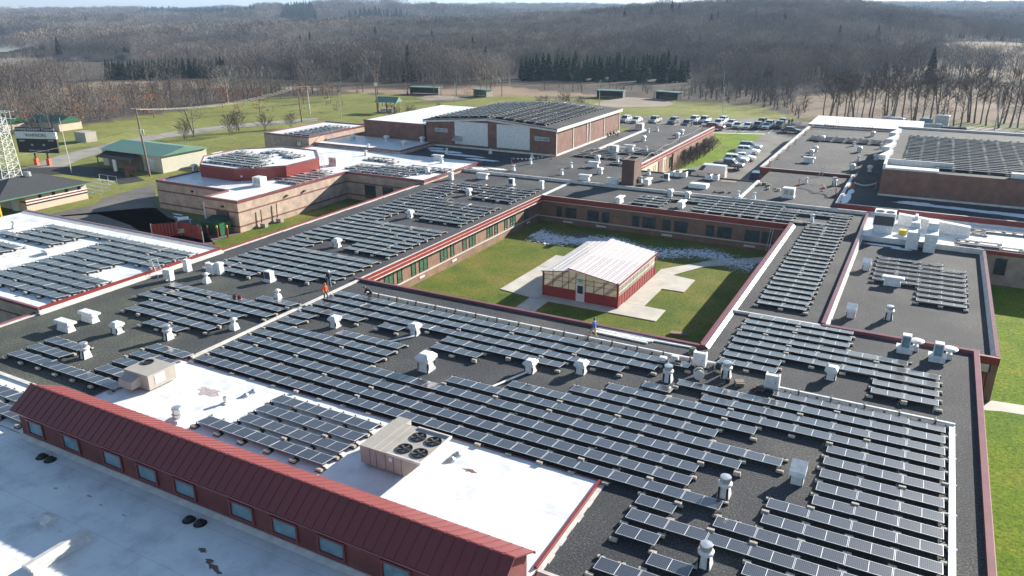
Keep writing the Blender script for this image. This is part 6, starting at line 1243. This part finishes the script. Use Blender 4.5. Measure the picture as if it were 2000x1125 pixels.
# dugouts, pavilion, playground pieces, car by the field
def dugout(label, x, y, L, W, m, rz=0):
    f = MB(); f.box(-L/2,L/2,W/2-.15,W/2,0,2.2); f.box(-L/2,-L/2+.15,-W/2,W/2-.15,0,2.2); f.box(L/2-.15,L/2,-W/2,W/2-.15,0,2.2); g = MB(); g.box(-L/2-.3,L/2+.3,-W/2-.5,W/2+.3,2.2,2.4); b_ = MB(); b_.box(-L/2+.4,L/2-.4,.2,.5,.4,.5)
    place('dugout', [('wall', f, m), ('roof', g, M_greenroof), ('bench', b_, M_wood)], label, 'dugout', (x,y,G0), rz)
dugout('long dark dugout of the left ball field', PLC['dug1'][0], PLC['dug1'][1], 11, 3, M_greydark, .15); dugout('small grey-green dugout right of the left ball field', PLC['dug2'][0], PLC['dug2'][1], 6, 3, M_grey, -.2)
dugout('dark green dugout left of the right-hand infield', PLC['dug3'][0], PLC['dug3'][1], 9, 3, M_greydark, .1); dugout('dark green dugout right of the right-hand infield', PLC['dug4'][0], PLC['dug4'][1], 8, 3, M_greydark, -.2)
px_, py_ = PLC['pav'][0], PLC['pav'][1]
f = MB(); [f.box(u*2.6-.12,u*2.6+.12,v*1.6-.12,v*1.6+.12,0,3) for u in (-1,0,1) for v in (-1,1)]; g = MB(); g.add([(-3.4,-2.2,3),(3.4,-2.2,3),(3.4,2.2,3),(-3.4,2.2,3),(-3.4,0,4.4),(3.4,0,4.4)], [(0,1,5,4),(2,3,4,5),(1,2,5),(3,0,4),(3,2,1,0)]); h = MB(); h.box(-2.2,1.5,-1,1,0,1.1)
place('pavilion', [('post', f, M_wood), ('roof', g, M_greenroof), ('counter', h, M_flash)], 'open green-roofed pavilion beside the transformer pole', 'pavilion', (px_,py_,G0), .2)
for i, (x, y, w_) in enumerate([(-165,176,1.2),(-160,186,.9),(-172,168,1.6),(-176,160,1.0),(-168,190,2.2),(-155,178,2.4),(-181,150,1.4)]):
    f = MB(); f.tube((-w_,0,0),(-w_,0,1.6),.08,n=5); f.tube((w_,0,0),(w_,0,1.6),.08,n=5); g = MB(); g.tube((-w_,0,1.6),(w_,0,1.6),.07,n=5); s_ = MB(); s_.box(-.3,.3,-.3,.3,.4,.6)
    place('playground_frame', [('post', f, M_wood), ('bar', g, M_redcap if i % 2 else M_galv), ('seat', s_, M_greydark)], 'low playground frame on the grass beyond the tan block, %s nearest' % ORD[i], 'playground frame', (x,y,G0), i*.5, 'playground frames on the grass')
sv = copy_tree(protoc[('suv','white')], loc=(-107,184,G0+.02), rz=-1.3); sv['label'] = 'white SUV parked behind the white roof left of the gym'; sv['group'] = 'vehicles parked behind the school'
mb = MB(); mb.box(-7,7,-1.3,1.3,0,1.6); mb.rbox(-7,7,-1.3,1.3,1.6,2.4,.3); single('red_shed', mb, M_red, 'long red rounded shelter behind the white roof left of the gym', 'shelter', (0,0,0)).location = (-118,162,G0)
# fenced yard beside the tan building: fence, dumpsters, bollards, pickup
fn = thing('fence', 'maroon slatted fence panels round the skip yard beside the tan building', 'fence', (-84,66,G0))
for (xa, ya), (xb, yb) in (((-88.5,63.6),(-86.2,66.3)),((-86.2,66.3),(-83.8,66.1)),((-83.8,66.1),(-81.7,65.9)),((-81.7,65.9),(-79.5,64.2))):
    n = 9
    for i in range(n):
        t0, t1 = i/n, (i+.86)/n; mb = MB(); A = Vector((xa+(xb-xa)*t0, ya+(yb-ya)*t0, 0)); B_ = Vector((xa+(xb-xa)*t1, ya+(yb-ya)*t1, 0)); nn = (B_-A).normalized().cross(Vector((0,0,1)))*.03
        mb.add([tuple(A+nn+Vector((0,0,-3.6))),tuple(B_+nn+Vector((0,0,-3.6))),tuple(B_+nn+Vector((0,0,-1.8))),tuple(A+nn+Vector((0,0,-1.8))),tuple(A-nn+Vector((0,0,-3.6))),tuple(B_-nn+Vector((0,0,-3.6))),tuple(B_-nn+Vector((0,0,-1.8))),tuple(A-nn+Vector((0,0,-1.8)))], [(0,1,2,3),(7,6,5,4),(3,2,6,7),(1,5,6,2),(0,3,7,4)]); part('slat', mb, M_fence, fn)
    mb = MB(); mb.tube((xa,ya,G0),(xa,ya,-1.7),.07,n=6); mb.tube((xb,yb,G0),(xb,yb,-1.7),.07,n=6); part('post', mb, M_galv, fn)
for lab, x, y, s_ in (('dark green skip with a sloping lid against the tan wall', -82.6, 69.2, 1.2), ('smaller green skip behind the maroon fence', -85.0, 68.2, .8)):
    a = MB(); a.box(-1.3*s_,1.3*s_,-.8*s_,.8*s_,.1,1.5*s_,0,-.05,-.1); b = MB(); b.add([(-1.35*s_,-.95*s_,1.5*s_),(1.35*s_,-.95*s_,1.5*s_),(1.35*s_,.95*s_,1.85*s_),(-1.35*s_,.95*s_,1.85*s_)], [(0,1,2,3),(3,2,1,0)])
    place('skip', [('bin', a, M_green), ('lid', b, M_green)], lab, 'skip', (x,y,G0), .05)
for i, (x, y) in enumerate([(-83.7,67.1),(-82.3,67.4),(-81.1,67.9),(-80.0,68.6)]):
    place('bollard', [('post', MB().lathe([(.13,0),(.13,1.35)], n=10), M_red), ('cap', MB().lathe([(.135,1.35),(.13,1.6),(.05,1.68)], n=10), M_yel)], 'red bollard with a yellow cap beside the tan wall, %s from the left' % ORD[i], 'bollard', (x,y,G0), 0, 'red bollards with yellow caps')
tk = copy_tree(protoc[('pickup','silver')], loc=(-87.6,68.0,G0+.02), rz=2.5); tk['label'] = 'silver pickup standing in the shade behind the maroon fence'; tk['group'] = 'vehicles parked behind the school'
for lab, x, y, zt in (('dark downpipe and meter box on the sunlit tan wall, left one', -79.9, 74.6, -1.3), ('downpipe and meter box on the sunlit tan wall, right one', -79.9, 77.6, -1.0)):
    a = MB(); a.tube((0,0,0),(0,.1,zt-G0),.07,n=6); b = MB(); b.box(.0,.9,-.3,.3,0,.55); place('utility_riser', [('pipe', a, M_frame), ('meter_box', b, M_grey)], lab, 'pipe', (x,y,G0), 0)
place('fallen_board', [('board', MB().box(-.6,.5,-.3,.3,0,.25), M_wood), ('clod', MB().box(.5,1.0,-.2,.2,0,.12), M_bark)], 'lump of debris on the courtyard grass at the shadow edge', 'debris', (-17.6,64.9,-3.69), .3)
place('tyre_ring', [('ring', MB().lathe([(.9,0),(.95,.2),(.6,.25),(.55,.02)], n=16), M_asph)], 'round planter ring in the snow by the far courtyard wall', 'planter', (-38.7,90.6,-3.69))

# ------------------------------------------------------------ junk yard and trees at right
for i, (x, y, sx_, sy_, sz_, m, lab) in enumerate([(-13.5,214,4.5,2,2.2,M_greydark,'dark teal crates at the left of the yard behind the bright white roof'),(-8,216,5,2.5,2.6,M_flash,'pale cabin in the yard behind the bright white roof'),(-1,219,2.6,2,2.4,M_glassblue,'small blue-white tank in the yard behind the white roof'),(2.5,222,3,2.5,3,M_flash,'white box trailer between the bare trees'),
      (1.2,206,3.2,2,1.6,M_black,'black covered stack behind the big brick hall'),(5,209,5,2.4,2.0,M_greydark,'dark vehicle wreck in the yard'),(9,207,3,2,1.2,M_glassblue,'blue tarpaulin heap at the edge of the lawn'),(0,213,5.5,2.2,1.9,M_flash,'long pale trailer behind the big hall')]):
    a = MB(); a.rbox(-sx_/2,sx_/2,-sy_/2,sy_/2,.25,sz_,.1); b = MB(); b.box(-sx_/2+.3,sx_/2-.3,-sy_/2+.3,sy_/2-.3,0,.25)
    place('yard_item', [('body', a, m), ('base', b, M_black)], lab, 'yard item', (x,y,G0), .1*(i-4))
def tree_mesh(h, seed, spread=.42, lv=3, trunk_r=.18, multi=1, crown0=.32, wob=.10, tw=.018, n1=9, n2=5, n3=6):
    r = random.Random(seed); T = MB(); K = MB()
    def blade(a, b, w_):
        dd = (b-a); s_ = dd.cross(Vector((r.uniform(-1,1), r.uniform(-1,1), r.uniform(-.3,.3)))).normalized()*w_; K.add([a-s_, a+s_, b], [(0,1,2)])
    for s in range(multi):
        ang = r.uniform(0,6.28); off = Vector((math.cos(ang), math.sin(ang), 0))*(.0 if multi == 1 else .25)
        pts = [off]; n = 6; ln = Vector((r.uniform(-1,1), r.uniform(-1,1), 0))*(.05 if multi == 1 else .16)
        for i in range(n): pts.append(pts[-1] + Vector((0,0,h*.86/n)) + (ln+Vector((r.uniform(-1,1), r.uniform(-1,1), 0))*wob)*h/n*.8)
        for i in range(n): T.tube(pts[i], pts[i+1], trunk_r*(1-i/n*.8), trunk_r*(1-(i+1)/n*.8), 5, cap=False)
        for i in range(n1):
            t = crown0+(1-crown0)*(i+r.random())/n1; k = min(n-1, int(t*n)); p = pts[k].lerp(pts[k+1], t*n-k); an = r.uniform(0,6.28); L = h*spread*(1.05-t*.7)*r.uniform(.7,1.2)
            dr = Vector((math.cos(an), math.sin(an), r.uniform(.5,1.3))).normalized(); q = p+dr*L; m_ = p.lerp(q,.5)+Vector((0,0,-.03*L))
            T.tube(p, m_, trunk_r*.32*(1-t*.5), trunk_r*.2*(1-t*.5), 3, cap=False); T.tube(m_, q, trunk_r*.2*(1-t*.5), trunk_r*.07, 3, cap=False)
            for j in range(n2):
                u = .3+.7*(j+r.random())/n2; b0 = p.lerp(m_, u*2) if u < .5 else m_.lerp(q, u*2-1); d2 = (dr+Vector((r.uniform(-1,1), r.uniform(-1,1), r.uniform(-.2,1)))*.9).normalized(); l2 = L*r.uniform(.28,.5); b1 = b0+d2*l2; blade(b0, b1, tw*1.6)
                for _ in range(n3):
                    v = r.uniform(.2,1); c0_ = b0.lerp(b1, v); d3 = (d2+Vector((r.uniform(-1,1), r.uniform(-1,1), r.uniform(-.3,1)))).normalized(); blade(c0_, c0_+d3*l2*r.uniform(.3,.65), tw)
    return T, K
def conifer_mesh(h, seed, w_=.2):
    r = random.Random(seed); K = MB(); T = MB(); T.tube((0,0,0),(0,0,h*.9),.18,.04,5)
    n = 190
    for i in range(n):
        t = (i+.5)/n; z = h*(.06+.94*t); R = h*w_*(1-t)**.85*r.uniform(.75,1.15)+.12; a = r.uniform(0,6.28); wv = R*.38+.1; c, s = math.cos(a), math.sin(a)
        p = Vector((0,0,z)); q = Vector((R*c, R*s, z-R*.35)); sd_ = Vector((-s, c, 0))*wv; K.add([p+Vector((0,0,.25)), q-sd_, q+Vector((.15*c,.15*s,-.3)), q+sd_], [(0,1,2),(0,2,3)])
    return T, K
def leafy_mesh(h, seed, n=420, w_=.42, lf=.22):
    r = random.Random(seed); K = MB(); T = MB(); T.tube((0,0,0),(0,0,h*.6),.14,.05,5)
    for i in range(n):
        a = r.uniform(0,6.28); u = r.random()**.4; z = h*(.15+.85*r.random()); R = h*w_*math.sin(math.pi*min(1,max(.05,(z/h)*.9)))*u; p = Vector((R*math.cos(a), R*math.sin(a), z)); v = [Vector((r.uniform(-1,1),r.uniform(-1,1),r.uniform(-1,1)))*lf for _ in range(3)]; K.add([p+q for q in v], [(0,1,2)])
    return T, K
TV = [tree_mesh(12, 11+i, multi=m_) for i, m_ in enumerate((1,1,2,1,2))]
TVM = [(a.mesh('trunk', M_bark), b.mesh('crown', M_twig)) for a, b in TV]
def tree(label, x, y, s, v, group, rz=0, name='bare_tree', meshes=None):
    z = ground(x, y); t = thing(name, label, 'tree', (x,y,z), rz, group); a, b = meshes or TVM[v % 5]
    for nm, me_ in (('trunk', a), ('crown', b)): o = obj(nm, me_, parent=t); o.scale = (s, s, s)
    return t
rt_ = random.Random(21)
# the row of tall bare trees behind the yard (drawn in front of the dry field)
row = []
for i in range(34):
    x = -26+i*1.62+rt_.uniform(-.6,.6); y = 226+rt_.uniform(-5,9)+max(0,i-14)*.25; row.append((x, y))
row.sort(key=lambda p: math.atan2(p[0], p[1]))
TALL = [tree_mesh(14, 51+i, spread=.36, multi=m_, crown0=.42, trunk_r=.24, n1=20, n2=9, n3=11, tw=.015) for i, m_ in enumerate((1,2,1,1))]
TALLM = [(a.mesh('trunk', M_bark), b.mesh('crown', M_twigdark)) for a, b in TALL]
CN = ['-first','-second','-third','-fourth','-fifth','-sixth','-seventh','-eighth','-ninth']
def ordn(i): return ORD[i] if i < 30 else 'thirty'+CN[i-30]
for i, (x, y) in enumerate(row): tree('tall bare tree in the long row behind the yard at right, %s from the left' % ordn(i), x, y, rt_.uniform(.8,1.12), 0, 'tall bare trees behind the yard', rt_.uniform(0,6), meshes=TALLM[i%4])
tree('lone spreading bare tree on the scrub bank left of the tan block', PLC['tree1'][0], PLC['tree1'][1], .95, 2, 'single bare trees at left', .4); 
for i, (dx, dy) in enumerate([(0,0),(6,-6),(-7,5),(9,4)]): tree('pale bare tree beside the green-roofed sheds at far left, %s nearest' % ORD[i], PLC['tree2'][0]+dx, PLC['tree2'][1]+dy, .9+.08*i, i, 'pale bare trees by the sheds', i)
OAK = [tuple(m.mesh(n_, mt) for m, n_, mt in zip(leafy_mesh(7, 70+i), ('trunk','crown'), (M_bark, M_oak))) for i in range(2)]
for i, (px, d_) in enumerate([(-47.6,246),(-48.6,255),(-53.0,240),(-57.5,235),(-60.5,232),(-63.5,225),(-41.5,262),(-43.2,258),(-46.2,240),(-55.2,250)]):
    a = R_(px); tree('russet-leaved oak in the scrub belt, %s from the left' % ORD[[-63.5,-60.5,-57.5,-55.2,-53.0,-48.6,-47.6,-46.2,-43.2,-41.5].index(px)], d_*math.sin(a), d_*math.cos(a), .8+.1*(i%3), 0, 'russet oaks in the scrub belt', i, 'oak_tree', OAK[i%2])
CON = [tuple(m.mesh(n_, mt) for m, n_, mt in zip(conifer_mesh(12, 90+i), ('trunk','crown'), (M_bark, M_conif))) for i in range(3)]
rc = random.Random(9)
def pline(px0, px1, py, n, zz, grp, lab, s0, rows=2):
    pass
cl_l = []
for i in range(46):          # stand right of the ball field
    a = R_(-27.6+12.0*(i/46)+rc.uniform(-.1,.1)); d_ = 332+rc.uniform(0,26)-6*(i/46); cl_l.append((d_*math.sin(a), d_*math.cos(a), rc.uniform(.66,.98)))
cl_l.sort(key=lambda p: math.atan2(p[0], p[1]))
nth = lambda i: ORD[i] if i < 30 else (['thirty','forty'][i//10-3] + ('' if i%10 == 0 else '-'+ORD[i%10-1]))
for i, (x, y, s) in enumerate(cl_l): tree('dark conifer in the stand behind the right-hand ball field, %s' % ('in its left half' if i < 23 else 'in its right half'), x, y, s, 0, 'dark conifers behind the right-hand ball field, %s half' % ('left' if i < 23 else 'right'), i, 'conifer', CON[i%3])
for i in range(40):
    a = R_(-55.3+7.2*(i/40)+rc.uniform(-.08,.08)); d_ = 446+rc.uniform(0,16)-30*(i/40); tree('dark conifer in the hedge-like stand across the left dry field', d_*math.sin(a), d_*math.cos(a), rc.uniform(.74,.86), 0, 'dark conifers across the left dry field', i, 'conifer', CON[i%3])
for i, (a, d_, s, lab) in enumerate([(-20.4,720,1.5,'single dark spruce on the ridge line, leftmost'),(-18.6,740,1.35,'single dark spruce on the ridge line, second from the left'),(-17.2,745,1.6,'left spruce of the close pair on the ridge line'),(-16.7,750,1.4,'right spruce of the close pair on the ridge line')]):
    a = R_(a); tree(lab, d_*math.sin(a), d_*math.cos(a), s, 0, 'spruces on the ridge line', i, 'conifer', CON[i%3])
BUSH = [tuple(m.mesh(n_, mt) for m, n_, mt in zip(tree_mesh(4, 120+i, spread=.7, multi=4, crown0=.05, trunk_r=.05, n1=12, n2=5, n3=5, tw=.02), ('stems','twigs'), (M_bark, M_scrub))) for i in range(3)]
def shrub(lab, x, y, s, i, grp):
    t = thing('shrub', lab, 'shrub', (x,y,ground(x,y)), i, grp); a, b = BUSH[i%3]
    for nm, me_ in (('stems', a), ('twigs', b)): o = obj(nm, me_, parent=t); o.scale = (s,s,s)
for i in range(9): shrub('bare brown shrub by the wing wall lawn, %s from the near end' % ORD[i], -39.6+rc.uniform(-.3,.3), 143+i*2.5, .75, i, 'shrubs along the wing wall')
for i, (x, y, s) in enumerate([(-127,168,1.1),(-122,170,1.0),(-118,178,1.0),(-98,200,1.2),(-94,206,1.3),(-90,208,1.1),(-147,131,1.2),(-150,136,1.2),(-146,141,1.0),(-143,147,.9),(-152,122,1.1)]):
    shrub('brown leafless shrub %s, %s of its clump' % ('by the red shelter' if i < 3 else 'behind the gym' if i < 6 else 'around the lone tree', ORD[i if i < 3 else i-3 if i < 6 else i-6]+' nearest'), x, y, s, i, 'shrubs on the bank, %s' % ('by the white roof' if i < 3 else 'behind the gym' if i < 6 else 'around the lone tree'))

# ------------------------------------------------------------ woods beyond the fields: one instanced mass
def far_tree(h, seed, n, w_, spread, low=.25):
    r = random.Random(seed); mb = MB(); mb.tube((0,0,0),(0,0,h*.8),.16,.05,3,cap=False)
    for k in range(3): a = r.uniform(0,6.28); mb.tube((0,0,h*.3),(math.cos(a)*h*.22,math.sin(a)*h*.22,h*.8),.09,.03,3,cap=False)
    for i in range(n):
        a = r.uniform(0,6.28); u = r.random()**.5; z = h*(low+(1-low)*r.random()**.8); R = h*spread*math.sqrt(max(0.02,1-((z/h-.62)/.42)**2))*u
        p = Vector((R*math.cos(a), R*math.sin(a), z)); q = p+Vector((math.cos(a)*.5+r.uniform(-.5,.5), math.sin(a)*.5+r.uniform(-.5,.5), r.uniform(.4,1.3)))*h*.10; s_ = Vector((r.uniform(-1,1), r.uniform(-1,1), r.uniform(-.5,.5)))*w_; mb.add([p-s_, p+s_, q], [(0,1,2)])
    return mb
src = bpy.data.collections.new('wood_sources')
def srcobj(name, mb, m): o = bpy.data.objects.new(name, mb.mesh(name, m)); src.objects.link(o)
for i in range(4): srcobj('a_bare_%d' % i, far_tree(12, 200+i, 420, .05, .40), M_twig)
for i in range(2): srcobj('b_wide_%d' % i, far_tree(13, 220+i, 300, .16, .46), M_twig)
for i in range(2): srcobj('c_conifer_%d' % i, conifer_mesh(13, 230+i)[1], M_conif)
for i in range(2): srcobj('d_scrub_%d' % i, far_tree(4.5, 240+i, 170, .06, .6, .02), M_scrub)
srcobj('e_oak_0', leafy_mesh(8, 250)[1], M_oak)
rw = random.Random(77); PT = []; AI = []; AS = []; AR = []
nearcon = lambda x, y: any((x-c[0])**2+(y-c[1])**2 < 30 for c in cl_l)
def nz(x, y): return math.sin(x*.021+1)*math.sin(y*.017+2)+.5*math.sin(x*.05+y*.043)
d_ = 205.0
while d_ < 3600:
    st = 4.6 if d_ < 420 else (6.5 if d_ < 800 else (9.5 if d_ < 1500 else 17)); da = math.degrees(st/d_); a = -66.0
    while a < 10:
        aa = R_(a+rw.uniform(-.5,.5)*da); dd = d_+rw.uniform(-.5,.5)*st; a += da
        x, y = dd*math.sin(aa), dd*math.cos(aa); ad = math.degrees(aa)
        if is_green(x, y) or lakedist(x, y): continue
        if is_scrub(x, y): k = 8+rw.randrange(2) if rw.random() < .86 else rw.randrange(4); s = rw.uniform(.6,1.25) if k >= 8 else rw.uniform(.32,.55)
        elif is_dry(x, y):
            if rw.random() > (.22 if ad > -9 else .03): continue
            k = 8+rw.randrange(2) if rw.random() < .8 else rw.randrange(4); s = rw.uniform(.4,1.0) if k >= 8 else rw.uniform(.5,.8)
        elif dd < 262 or (x > 14 and dd < 300): continue
        elif dd < 366 and -28.4 < ad < -13.5:
            if dd > 300 or rw.random() < .7: continue
            k = 8+rw.randrange(2); s = rw.uniform(.4,.9)
        elif ad < -53.5 and 445 < dd < 640: continue
        elif (-55.0 < ad < -47.8 and 405 < dd < 470) or (-27.8 < ad < -15.4 and 318 < dd < 362): continue
        else:
            if ground(x, y) < -11.9: continue
            if ad > -4 and dd < 640 and rw.random() < .5: continue
            if dd > 900 and (math.sin(x*.004)+math.sin(y*.0031+2)) > 1.25 and rw.random() < .93: continue
            k = (4+rw.randrange(2)) if dd > 800 else rw.randrange(4)
            if any(inpoly(x, y, Q) for Q in CONPATCH) or (dd > 1200 and nz(x*.3, y*.3) > 1.1): k = 6+rw.randrange(2)
            if rw.random() < .008: k = 6+rw.randrange(2)
            if dd < 460 and rw.random() < .04: k = 10
            s = rw.uniform(.74,1.16) * (1.0 if dd < 800 else (1.15 if dd < 1500 else 1.7)) * (1+.12*nz(x, y))
            if k == 10: s *= .7
        PT.append((x, y, ground(x, y)-.2)); AI.append(k); AS.append(s); AR.append(rw.uniform(0,6.28))
    d_ += st*.92
me = bpy.data.meshes.new('woods'); me.from_pydata(PT, [], [])
for nm, ty, dat in (('idx','INT',AI),('scl','FLOAT',AS),('rot','FLOAT',AR)): me.attributes.new(nm, ty, 'POINT').data.foreach_set('value', dat)
wo_ = tag(obj('woodland', me), 'leafless grey-brown woods covering the plain and hills beyond the fields', 'woods', kind='stuff')
ng = bpy.data.node_groups.new('scatter', 'GeometryNodeTree'); ng.interface.new_socket('Geometry', in_out='INPUT', socket_type='NodeSocketGeometry'); ng.interface.new_socket('Geometry', in_out='OUTPUT', socket_type='NodeSocketGeometry')
gi = ng.nodes.new('NodeGroupInput'); go_ = ng.nodes.new('NodeGroupOutput'); m2p = ng.nodes.new('GeometryNodeMeshToPoints'); iop = ng.nodes.new('GeometryNodeInstanceOnPoints'); ci = ng.nodes.new('GeometryNodeCollectionInfo')
ci.inputs['Collection'].default_value = src; ci.inputs['Separate Children'].default_value = True; ci.inputs['Reset Children'].default_value = True
def na_(nm, ty): n = ng.nodes.new('GeometryNodeInputNamedAttribute'); n.data_type = ty; n.inputs['Name'].default_value = nm; return n.outputs['Attribute']
cx_ = ng.nodes.new('ShaderNodeCombineXYZ'); ng.links.new(na_('rot','FLOAT'), cx_.inputs[2])
e2r = ng.nodes.new('FunctionNodeEulerToRotation'); ng.links.new(cx_.outputs[0], e2r.inputs[0])
ng.links.new(gi.outputs[0], m2p.inputs['Mesh']); ng.links.new(m2p.outputs[0], iop.inputs['Points']); ng.links.new(ci.outputs[0], iop.inputs['Instance']); iop.inputs['Pick Instance'].default_value = True
ng.links.new(na_('idx','INT'), iop.inputs['Instance Index']); ng.links.new(e2r.outputs[0], iop.inputs['Rotation']); ng.links.new(na_('scl','FLOAT'), iop.inputs['Scale']); ng.links.new(iop.outputs[0], go_.inputs[0])
wo_.modifiers.new('scatter', 'NODES').node_group = ng
print('woods', len(PT))
# farm and barn far off
for lab, a, d_, m in (('distant red-roofed farm building on the far slope', -31.0, 1250, M_red), ('distant barn on the bright slope at the right edge', -6.2, 1500, M_greydark)):
    a = R_(a); x, y = d_*math.sin(a), d_*math.cos(a); z = ground(x, y)+6; t = thing('barn', lab, 'barn', (x,y,z-6)); f = MB(); f.box(x-12,x+12,y-6,y+6,z-7,z+4); part('wall', f, M_flash, t); f = MB(); f.add([(x-13,y-7,z+4),(x+13,y-7,z+4),(x+13,y+7,z+4),(x-13,y+7,z+4),(x-13,y,z+9),(x+13,y,z+9)], [(0,1,5,4),(2,3,4,5),(1,2,5),(3,0,4)]); part('roof', f, m, t)

# ------------------------------------------------------------ haze
hz = MB(); hz.box(-9500,9500,-9500,9500,-20,175); ho = tag(obj('haze', hz.mesh('haze', [])), kind='stuff')
hm_ = bpy.data.materials.new('haze'); hm_.use_nodes = True; nt = hm_.node_tree; nt.nodes.clear(); ov = nt.nodes.new('ShaderNodeOutputMaterial'); pv = nt.nodes.new('ShaderNodeVolumePrincipled')
pv.inputs['Color'].default_value = (0.48,0.68,0.98,1); pv.inputs['Density'].default_value = 0.00013; pv.inputs['Anisotropy'].default_value = 0.2
nt.links.new(pv.outputs[0], ov.inputs['Volume']); ho.data.materials.append(hm_)
